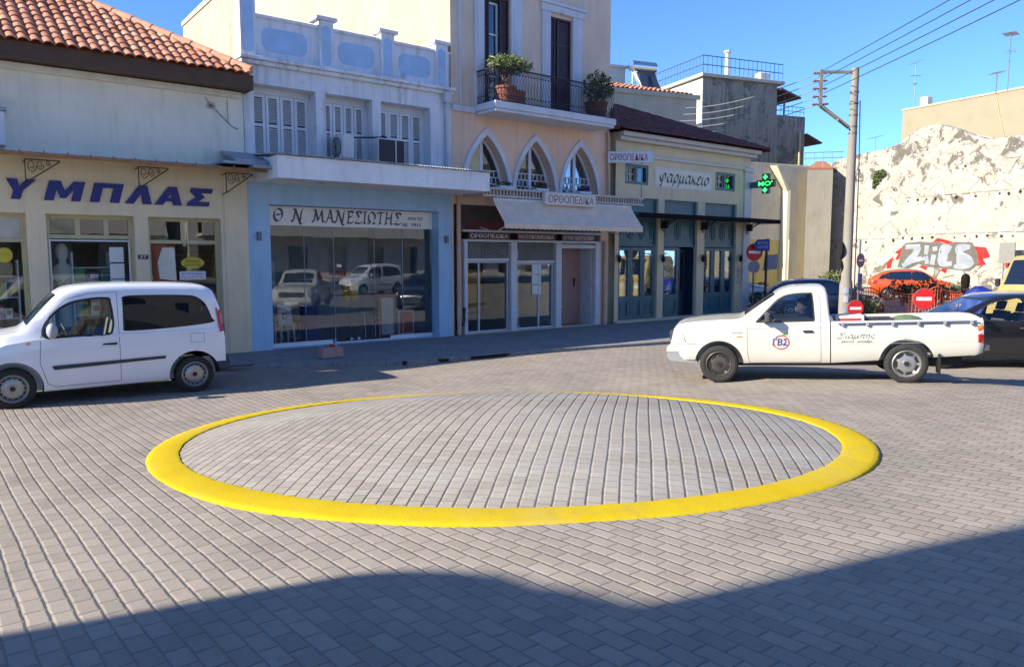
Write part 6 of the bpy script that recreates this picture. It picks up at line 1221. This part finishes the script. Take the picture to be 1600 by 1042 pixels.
PZ = .5*(gz(3.36, 12.13)+gz(5.97, 11.26)); PT = math.atan((gz(5.97, 11.26)-gz(3.36, 12.13))/2.76); put(pr, p.x, p.y, hd2, PT, PZ)
PMAT = Matrix.Translation((p.x, p.y, PZ)) @ pr.rotation_euler.to_matrix().to_4x4()
def onbed(name, label, cat, lx, ly, lz):
    t = thing(name, label, cat, (0, 0, 0), 'W', 0, local=True); t.location = PMAT @ Vector((lx, ly, lz)); t.rotation_euler = pr.rotation_euler; return t
t = onbed('cargo_crate', 'white cardboard crate with red print behind the cab in pickup bed', 'crate', -.62, .3, .602); part('crate', MB().box(-.2, .22, -.2, .25, 0, .42, .01), M('crate_white', '#d8d3cc', .7, .1), t); part('print', slab_text(MB(), 'ΦΡΕΣΚΑ', -.15, .15, .3, .37, -.2, .004, .02).mesh([], []), CARD[0], t); part('print', MB().box(-.15, .17, .251, .254, .3, .38), CARD[0], t); part('handle', MB().tube([(-.22, 0, .2), (-.25, 0, .3), (-.22, .1, .3)], .015), SBLUE, t)
t = onbed('cargo_sack', 'dark green sack and black crate low in the pickup bed', 'cargo', -1.45, .2, .602); part('sack', MB().ball((0, 0, .2), .26, 16, 10, (1.2, .8, .75)), M('sack_green', (.09, .13, .07), .8, .3, 9, bump=.5), t, 60); part('crate', MB().box(.2, .62, -.2, .2, 0, .36, .01), M('crate_black', (.03, .03, .03), .6), t)
# --- other cars
def hatch(name, label, cat, x, y, hd, col, roofc=None, k=1., zk=1., cut=False, glassm=None, z=-.085, kind='alloy', group=None, suv=0., rimm=None):
    S = lambda c, q=zk: [(a*k, b*q) for a, b in c]
    tp = spline([(-2.08*k, .72*zk), (-2.07*k, .92*zk), (-1.98*k, 1.05*zk), (-1.72*k, 1.24*zk), (-1.35*k, 1.38*zk), (-.7*k, 1.46*zk), (0, 1.455*zk), (.33*k, 1.395*zk), (.75*k, 1.18*zk), (1.1*k, .985*zk), (1.22*k, .95*zk), (1.6*k, .885*zk), (1.9*k, .79*zk), (2.03*k, .66*zk), (2.06*k, .5*zk)], 4)
    b0 = .2+suv; c = Car(tp, S([(-2.1, .32), (-1.6, b0), (1.6, b0), (2.1, .26)], 1), S([(-2.1, .93), (-.8, .935), (.9, .88), (1.5, .8), (2.06, .55)]), [(-2.1*k, .72), (-1.9*k, .8), (-1.2*k, .85), (1.2*k, .84), (1.7*k, .78), (2.0*k, .6), (2.06*k, .5)], [(-2.1*k, .55), (-1.2*k, .64), (.3*k, .64), (1.1*k, .62), (2*k, .5)], -2.08*k, 2.06*k)
    t = carthing(name, label, cat, group); W_ = [(1.28*k, .31), (-1.27*k, .31)]
    w1 = [(a*k, b*zk) for a, b in spline([(.88, .965), (.72, 1.1), (.42, 1.29), (.2, 1.345), (-.12, 1.375), (-.14, .965), (.4, .955)], 3)]
    w2 = [(a*k, b*zk) for a, b in spline([(-.2, 1.375), (-.6, 1.37), (-1.05, 1.32), (-1.32, 1.23), (-1.45, 1.12), (-1.42, 1.04), (-1.2, .995), (-.2, .97)], 3)]
    cuts = [MB().prism(w1, 1, -1.2, 1.2), MB().prism(w2, 1, -1.2, 1.2), slant(1.03*k, 1.04*zk, .42*k, 1.345*zk, .54)] if cut else []
    body('body', c, col, t, W_, .365, cuts, (-1.6*k, .95*k, .5) if cut else None, .5); g = glassm or (WG if cut else GLDK)
    for s_ in (1, -1):
        part('side_window', c.patch(w1, -.012 if cut else .004, s_), g, t); part('side_window', c.patch(w2, -.012 if cut else .004, s_), g, t)
        hl = part('headlight', c.patch([(a*k, b*zk) for a, b in ((1.62, .78), (1.85, .74), (1.98, .64), (1.9, .6), (1.7, .66))], .008, s_), LAMPC, t); part('tail_light', c.patch([(a*k, b*zk) for a, b in ((-1.98, .95), (-1.8, .93), (-1.85, .78), (-2.04, .76))], .008, s_), LAMPR, t)
        part('mirror', MB().ball((.72*k, s_*.95, 1.0*zk), .1, 12, 8, (.7, 1.1, .75)), col, t, 60)
        hm = MB()
        for hx in (-.02, -1.02): hm.mesh(c.patch([((hx)*k, .8*zk), (hx*k, .825*zk), ((hx-.16)*k, .83*zk), ((hx-.17)*k, .805*zk)], .02, s_).v, c.patch([((hx)*k, .8*zk), (hx*k, .825*zk), ((hx-.16)*k, .83*zk), ((hx-.17)*k, .805*zk)], .02, s_).f)
        part('door_handle', hm, CHR if cut else TRIMB, t)
        for x_, z_ in W_: wheel(t, x_, s_*.75, z_, .31, .19, s_, kind, rimm)
    part('windscreen', c.screen(1.05*k, .36*k, .95, -.014 if cut else .006), g, t, 60); part('rear_window', c.screen(-1.92*k, -1.5*k, .86, .006), g if not cut else PG, t, 60)
    mb = MB(); c.strip(mb, [(a*k, b*zk) for a, b in ((.95, .88), (.95, .4), (.8, .3), (-.16, .28))], .004); c.strip(mb, [(-.17*k, .95*zk), (-.17*k, .28)], .004); c.strip(mb, [(a*k, b*zk) for a, b in ((-1.1, .98), (-1.0, .6), (-.9, .28))], .004); part('panel_gap', mb, RUB, t)
    for s_ in (1, -1):
        for w_ in (w1, w2): part('window_seal', c.strip(MB(), w_+[w_[0]], .012, .002 if cut else .007, (s_,)), RUB, t)
    if roofc:
        part('roof_panel', MB().grid(lambda a, b: ((-1.6+2.0*a)*k, (-.62+1.24*b)*1., ip(c.top, (-1.6+2.0*a)*k)+.034-.05*abs(b*2-1)**3), 16, 10), roofc, t, 60)
        for s_ in (1, -1): part('pillar_trim', c.patch([(a*k, b*zk) for a, b in ((.86, 1.02), (.44, 1.32), (.1, 1.38), (-1.1, 1.36), (-1.6, 1.2), (-1.75, 1.0), (-1.5, 1.0), (-1.3, 1.24), (-1.05, 1.33), (-.1, 1.385), (.42, 1.27))], .0075, s_, 1), roofc, t)
    part('grille', MB().box(2.03*k, 2.075*k, -.4, .4, .32, .5, .01), TRIMB, t)
    part('rear_plate', MB().box(-2.1*k, -2.085*k, -.26, .26, .6, .7), SWH, t)
    if suv:
        for s_ in (1, -1): part('cladding', c.patch([(a*k, b) for a, b in ((.9, .26), (.9, .4), (-.88, .4), (-.88, .26))], .01, s_), TRIMB, t)
    if cut:
        for yy in (.36, -.36): seat(t, -.05, yy, .42)
        part('rear_bench', MB().box(-1.2, -.75, -.6, .6, .42, .55, .02).prism([(-1.2, .5), (-1.08, .5), (-1.2, 1.02), (-1.32, 1.02)], 1, -.6, .6), SEATM, t); part('dashboard', MB().prism([(.55, .85), (1.0, .95), (1.0, .5), (.65, .5)], 1, -.72, .72), CAB, t); part('steering_wheel', MB().tube([(.45+.06*cos(i*.5236), .36+.17*sin(i*.5236), .9+.15*cos(i*.5236)) for i in range(13)], .013, 6), RUB, t)
        part('hanging_tag', MB().tube([(-.5, .5, 1.2), (-.52, .5, 1.1), (-.49, .5, 1.04), (-.54, .5, .98)], .016, 6), M('tag_yellow', '#d6d022', .5), t)
    put(t, x, y, hd, 0, z); return t
GLDK = glass('far_glass', (.1, .12, .14), .08, 0, .75)
NAVY = M('dark_car_paint', (.010, .010, .014), .2, .1, 2, coat=.8); ORNG = M('orange_paint', (.60, .085, .015), .3, .05, 2, coat=.7); SILV = M('silver_paint', '#a7acb4', .28, .05, 2, .5, coat=.6); BLUP = M('blue_paint', (.06, .10, .17), .25, .08, 2, .3, coat=.6); BLK = M('gloss_black', (.012, .012, .014), .2, .1, coat=.6)
hatch('dark_hatchback', 'dark navy hatchback partly hidden behind the tail of white pickup', 'car', 10.0, 15.6, R(176), NAVY, k=1.06, cut=True, z=-.095)
hatch('orange_crossover', 'bright orange crossover with black roof parked before ruined wall', 'car', 20.9, 39.5, R(-18), ORNG, BLK, .98, 1.06, suv=.06, z=-.085)
hatch('silver_car', 'silver car nosing out behind the pharmacy corner', 'car', 9.75, 34.2, R(-16), SILV, k=1.0)
hatch('blue_car', 'dark blue car behind the pole with only its roof and windows showing', 'car', 11.35, 27.6, R(-10), BLUP, k=.98, zk=.96, z=-.1)
# boxy mustard minibus
mt = spline([(-2.1, .9), (-2.08, 1.5), (-2.0, 2.1), (-1.8, 2.22), (0, 2.26), (1.0, 2.24), (1.3, 2.12), (1.75, 1.25), (1.85, 1.12), (2.1, 1.05), (2.25, .9), (2.3, .6)], 4)
mc = Car(mt, [(-2.2, .35), (2.3, .32)], [(-2.2, 1.18), (1.6, 1.15), (2.3, .7)], [(-2.1, .84), (1.8, .86), (2.3, .72)], [(-2.1, .76), (1.2, .78), (2.3, .7)], -2.1, 2.3)
mn_t = carthing('mustard_minibus', 'mustard yellow boxy minibus standing behind the dark hatchback', 'minibus'); MW = [(1.4, .33), (-1.3, .33)]; MUST = M('mustard_paint', '#a8925c', .35, .06, 2, coat=.4); body('body', mc, MUST, mn_t, MW, .4, (), None, .55)
for s_ in (1, -1):
    for q in ([(1.5, 1.22), (1.16, 2.02), (.95, 2.05), (.95, 1.22)], [(.85, 1.22), (.85, 2.05), (-.5, 2.06), (-.5, 1.22)], [(-.6, 1.22), (-.6, 2.06), (-1.85, 2.02), (-1.95, 1.22)]): part('side_window', mc.patch(q, .005, s_), GLDK, mn_t)
    for x_, z_ in MW: wheel(mn_t, x_, s_*.74, z_, .33, .2, s_, 'steel')
    part('mirror', MB().box(1.5, 1.6, *sorted((s_*.9, s_*1.05)), 1.25, 1.5, .02), RUB, mn_t); part('headlight', MB().cyl((2.2, s_*.55, .8), (2.315, s_*.55, .8), .1), LAMPC, mn_t)
part('windscreen', mc.screen(1.72, 1.32, .95, .006), GLDK, mn_t, 60); mb = MB()
for s_ in (1, -1): mb.tube([(1.0, s_*.6, 2.36), (-1.7, s_*.6, 2.36)], .025, 6)
for x_ in (.8, -.3, -1.4): mb.tube([(x_, -.6, 2.27), (x_, -.6, 2.36), (x_, .6, 2.36), (x_, .6, 2.27)], .02, 6)
part('roof_rack', mb, GUNM, mn_t); put(mn_t, 17.6, 24.2, R(198), 0, -.09)
# ------------------------------------------------------------------ people
SKIN = M('skin', (.62, .37, .25), .55, .1, 12); HAIR = M('hair_dark', (.009, .007, .006), .8, .2, 30, spec=.15); CLOTH = M('jacket_slate', (.045, .05, .06), .85, .2, 14); CLOTHB = M('clothes_black', (.007, .007, .01), .95, .2, spec=.1)
def headmesh(mb, c, H):
    rows = [(-.3, .10, -.3, .25), (-.1, .14, -.3, .25), (0, .34, -.12, .17), (.1, .38, -.22, .27), (.2, .375, -.32, .31), (.3, .36, -.38, .33), (.42, .335, -.42, .345), (.5, .32, -.44, .35), (.58, .355, -.455, .36), (.7, .36, -.46, .365), (.82, .31, -.42, .34), (.93, .2, -.31, .25), (1.0, .02, -.1, .08)]
    n = 20; vs = []
    for z, f, b, w_ in rows:
        for k in range(n): a = 2*pi*k/n; x = cos(a); vs.append((c[0]+H*((f+b)/2+x*(f-b)/2), c[1]+H*w_*sin(a), c[2]+H*z))
    mb.mesh(vs, [(i*n+k, i*n+(k+1) % n, (i+1)*n+(k+1) % n, (i+1)*n+k) for i in range(len(rows)-1) for k in range(n)]+[tuple(range(n))[::-1], tuple((len(rows)-1)*n+k for k in range(n))])
    p = lambda x, y, z: (c[0]+H*x, c[1]+H*y, c[2]+H*z)
    mb.mesh([p(.31, 0, .52), p(.5, 0, .33), p(.36, .085, .3), p(.36, -.085, .3), p(.3, 0, .27)], [(0, 2, 1), (0, 1, 3), (1, 2, 4), (1, 4, 3), (0, 3, 4, 2)])
    for s_ in (1, -1): mb.ball(p(-.04, s_*.36, .42), .1*H, 8, 6, (.7, .35, 1.3))
    mb.ball(p(.36, 0, .17), .07*H, 10, 6, (.6, 1.5, .5))
def skin_mesh(joints, bones):
    me = bpy.data.meshes.new('sk'); me.from_pydata([j[0] for j in joints], bones, []); o = bpy.data.objects.new('sk', me); C.objects.link(o)
    m = o.modifiers.new('s', 'SKIN'); m.use_smooth_shade = True
    for i, j in enumerate(joints): me.skin_vertices[0].data[i].radius = (j[1], j[2] if len(j) > 2 else j[1]); me.skin_vertices[0].data[i].use_root = i == 0
    o.modifiers.new('d', 'SUBSURF').levels = 1; dg = bpy.context.evaluated_depsgraph_get(); dg.update(); e = o.evaluated_get(dg); q = e.to_mesh(); r = ([v.co.copy() for v in q.vertices], [list(p.vertices) for p in q.polygons]); e.to_mesh_clear(); bpy.data.objects.remove(o); return r
def figure(root, mb, is_skin, mats, vox=.011):
    o = link('body', mb, mats); m = o.modifiers.new('r', 'REMESH'); m.mode = 'VOXEL'; m.voxel_size = vox; s_ = o.modifiers.new('sm', 'SMOOTH'); s_.iterations = 3; s_.factor = .5
    dg = bpy.context.evaluated_depsgraph_get(); dg.update(); me = bpy.data.meshes.new_from_object(o.evaluated_get(dg)); o.modifiers.clear(); o.data = me
    me.materials.clear(); [me.materials.append(q) for q in mats]
    for p in me.polygons: p.material_index = 0 if is_skin(p.center) else 1; p.use_smooth = True
    o.parent = root; return o
def fingers(mb, base, dr, up, side, L_=.075):
    base = Vector(base); dr = Vector(dr).normalized(); up = Vector(up).normalized(); side = Vector(side).normalized()
    for i, l in enumerate((.85, 1, .95, .75)):
        b = base+side*(.022*(i-1.5)); mb.tube([b, b+dr*L_*l*.5+up*.006, b+dr*L_*l*.75-up*.02, b+dr*L_*l*.7-up*.045], [.0095, .009, .0085, .006], 7)
    b = base-side*.04-dr*.03; mb.tube([b, b-side*.02+dr*.03-up*.01, b-side*.01+dr*.055-up*.03], [.011, .01, .007], 7)
dr_ = thing('person', 'driver in dark jacket with short dark hair holding pickup steering wheel', 'person', (0, 0, 0), 'W', 0, local=True)
J = [((0, .34, .62), .13, .16), ((.0, .34, .8), .12, .16), ((.03, .34, .97), .11, .17), ((.05, .34, 1.06), .06, .09), ((.07, .34, 1.12), .05, .05), ((.02, .53, 1.0), .065), ((.14, .58, .82), .05), ((.36, .5, .93), .038), ((.43, .48, .97), .03), ((.02, .15, 1.0), .065), ((.14, .1, .82), .05), ((.36, .18, .93), .038), ((.43, .2, .97), .03), ((.42, .43, .66), .085), ((.42, .25, .66), .085), ((.7, .43, .5), .06), ((.7, .25, .5), .06)]
B_ = [(0, 1), (1, 2), (2, 3), (3, 4), (2, 5), (5, 6), (6, 7), (7, 8), (2, 9), (9, 10), (10, 11), (11, 12), (0, 13), (0, 14), (13, 15), (14, 16)]
mb = MB(); v_, f_ = skin_mesh(J, B_); mb.mesh(v_, f_); headmesh(mb, (.105, .34, 1.125), .225)
for y, sd_ in ((.49, 1), (.19, -1)): mb.ball((.455, y, .985), .036, 10, 8, (1.2, 1.1, .7)); fingers(mb, (.475, y, 1.0), (1, 0, .3), (-.3, 0, 1), (0, sd_, 0))
figure(dr_, mb, lambda c: c.z > 1.11 or c.x > .415 and c.z > .85, [SKIN, CLOTH], .009)
hb = MB(); hb.ball((.08, .34, 1.275), .098, 20, 12, (1.06, .93, .88)); hb.v = [Vector((max(v.x, -9), v.y, v.z)) for v in hb.v]
hm = MB(); keep_f = [f for f in hb.f if (lambda c: c.z > 1.24-(.08-c.x)*.75 and not (c.x > .14 and c.z < 1.3))(sum((hb.v[i] for i in f), Vector())/len(f))]; hm.mesh(hb.v, keep_f); part('hair', hm, HAIR, dr_, 60)
mb = MB()
for y in (.37, .31): mb.ball((.178, y, 1.24), .012, 8, 6)
part('eyes', mb, M('eye_dark', (.03, .02, .02), .3), dr_); part('eyebrows', MB().box(.176, .188, .29, .33, 1.256, 1.264).box(.176, .188, .35, .39, 1.256, 1.264), HAIR, dr_); part('jacket_collar', MB().lathe([(.075, 1.05), (.068, 1.09), (.072, 1.1), (.08, 1.06)], (.06, .34, 0), 16), CLOTH, dr_, 40)
dr_.location = PMAT @ Vector((0, .12, -.03)); dr_.rotation_euler = pr.rotation_euler
sp = thing('person', 'person in black clothes with long dark hair standing behind blue tarpaulin', 'person', (0, 0, 0), 'W', 0, local=True)
J = [((0, 0, .92), .13, .17), ((0, 0, 1.12), .11, .15), ((0, 0, 1.32), .11, .18), ((0, 0, 1.42), .06, .1), ((0, 0, 1.48), .05), ((0, .2, 1.36), .06), ((.02, .25, 1.1), .05), ((.08, .24, .86), .035), ((0, -.2, 1.36), .06), ((.02, -.25, 1.1), .05), ((.08, -.24, .86), .035), ((0, .1, .5), .075), ((0, .1, .08), .05), ((.14, .1, .04), .04), ((0, -.1, .5), .075), ((0, -.1, .08), .05), ((.14, -.1, .04), .04)]
B_ = [(0, 1), (1, 2), (2, 3), (3, 4), (2, 5), (5, 6), (6, 7), (2, 8), (8, 9), (9, 10), (0, 11), (11, 12), (12, 13), (0, 14), (14, 15), (15, 16)]
mb = MB(); v_, f_ = skin_mesh(J, B_); mb.mesh(v_, f_); headmesh(mb, (0, 0, 1.46), .22)
for y in (.24, -.24): mb.ball((.1, y, .8), .035, 10, 8, (.8, 1, 1.3)); fingers(mb, (.11, y, .77), (0.1, 0, -1), (-1, 0, 0), (0, 1, 0))
figure(sp, mb, lambda c: c.z > 1.5 or c.z < .83 and c.z > .66 and abs(c.y) > .2, [SKIN, CLOTHB], .014)
part('hair', MB().lathe([(.09, 1.3), (.12, 1.45), (.118, 1.58), (.09, 1.68), (.02, 1.715)], (-.03, 0, 0), 16, 2, 1, .95), HAIR, sp, 60); sp.location = (13.15, 22.0, -.09); sp.rotation_euler = (0, 0, R(140))
# ------------------------------------------------------------------ the rest of the square (outside the frame: lights, shades and mirrors in the glass)
APW = plaster('apartment_white', '#d8d4ca', '#8d887c', .25)
def block(lab, base, rot, L_, H, dp, c, fl=3., frame='F', nm='apartment_block'):
    t = thing(nm, lab, 'building', base, frame, rot, local=True); n = int(L_/3); holes = []
    for i in range(n):
        for k in range(int(H/fl)): x = 1+i*3.0; z = k*fl; holes.append((x, x+1.5, z+(.1 if k else .2), z+2.3))
    part('front_wall', wall(MB(), 0, L_, 0, H, 0, [h for h in holes], .3), c, t); part('side_wall', MB().box(0, .2, .31, dp, 0, H).box(L_-.2, L_, .31, dp, 0, H).box(.2, L_-.2, dp-.2, dp, 0, H).box(.2, L_-.2, .31, dp-.2, H-.3, H), c, t)
    for i, h in enumerate(holes): part('window', MB().box(h[0], h[1], .26, .3, h[2], h[3]), GLDK if i % 3 else M('shutter_tan', '#a58d62', .6), t)
    for k in range(1, int(H/fl)): mb = MB().box(.4, L_-.4, -1.3, -.003, k*fl-.12, k*fl+.02).box(.4, L_-.4, -1.3, -1.24, k*fl+.02, k*fl+.9); part('balcony', mb, c, t)
    return t
block('white apartment block with long balconies across the square, outside the photo', (44, -33.5, .6), pi, 30, 12.4, 9, APW)
block('cream apartment block across the square beside the white one, outside the photo', (13, -35, .6), pi, 12, 9.5, 9, YUP)
block('tall flats left of the viewer throwing the foreground shade, outside the photo', (-12+18*.373, -1.42-18*.928, .3), R(90+21.9), 18, 15, 10, APW, 3., 'W')
pts = [(-1.55, .3), (-.3, .3), (-.3, 5.6), (-.28, 6.05), (-.2, 6.48), (-.18, 6.6), (-.29, 6.8), (-.45, 6.97), (-.67, 7.15), (-.89, 7.26), (-1.1, 7.41), (-1.36, 7.57), (-1.55, 7.62)]  # added wing: outline fitted to the foreground shade edge, sheared along the sun
k = len(pts); mb = MB().mesh([(-11.95, y, z) for y, z in pts]+[(-15.2, y-1.31, z) for y, z in pts], [tuple(range(k)), tuple(range(2*k-1, k-1, -1))]+[(i, (i+1) % k, k+(i+1) % k, k+i) for i in range(k)])
solo('shade_wing', mb, APW, 'unseen low wing added by tall flats and shaped to the foreground shade, outside the photo', 'building', (-13, -1, .3), 'W')
mbt = thing('plane_tree', 'broad leafy tree across the square, outside the photo', 'tree', (15.5, -25.5, .6), 'F', 0, local=True); part('trunk', MB().tube([(0, 0, 0), (.1, 0, 1.6), (0, .1, 3.2)], [.25, .2, .14], 10), M('bark', (.09, .07, .05), .9), mbt); mb = MB()
for i in range(9): a = i*.7; mb.tube([(0, .1, 2.8), (1.2*cos(a), 1.2*sin(a), 4.2+.3*(i % 3)), (2.2*cos(a), 2.2*sin(a), 5+.4*(i % 3))], [.09, .05, .02], 6)
part('limbs', mb, M('bark', 0), mbt); mb = MB(); rn = random.Random(3)
for i in range(14): a = rn.uniform(0, 6.28); q = rn.uniform(.5, 2.2); leaves(mb, (q*cos(a), q*sin(a), rn.uniform(3.8, 6.2)), (1.1, 1.1, .8), 170, .16, .3, .1, 2)
part('crown', mb, [LEAF[0], LEAF[1]], mbt)
q = FW(16.5, -22.5, 0); hatch('parked_car', 'black car parked across the square, outside the photo', 'car', q.x, q.y, A, BLK, z=gz(q.x, q.y), k=1.05)
q = FW(21.5, -23.2, 0); v2 = dup(van, None, 'white van parked across the square, outside the photo') if False else None
v2 = dup(vr, None, 'white van parked across the square, outside the photo'); v2.location = (q.x, q.y, gz(q.x, q.y)); v2.rotation_euler = (0, 0, A+pi*.95)
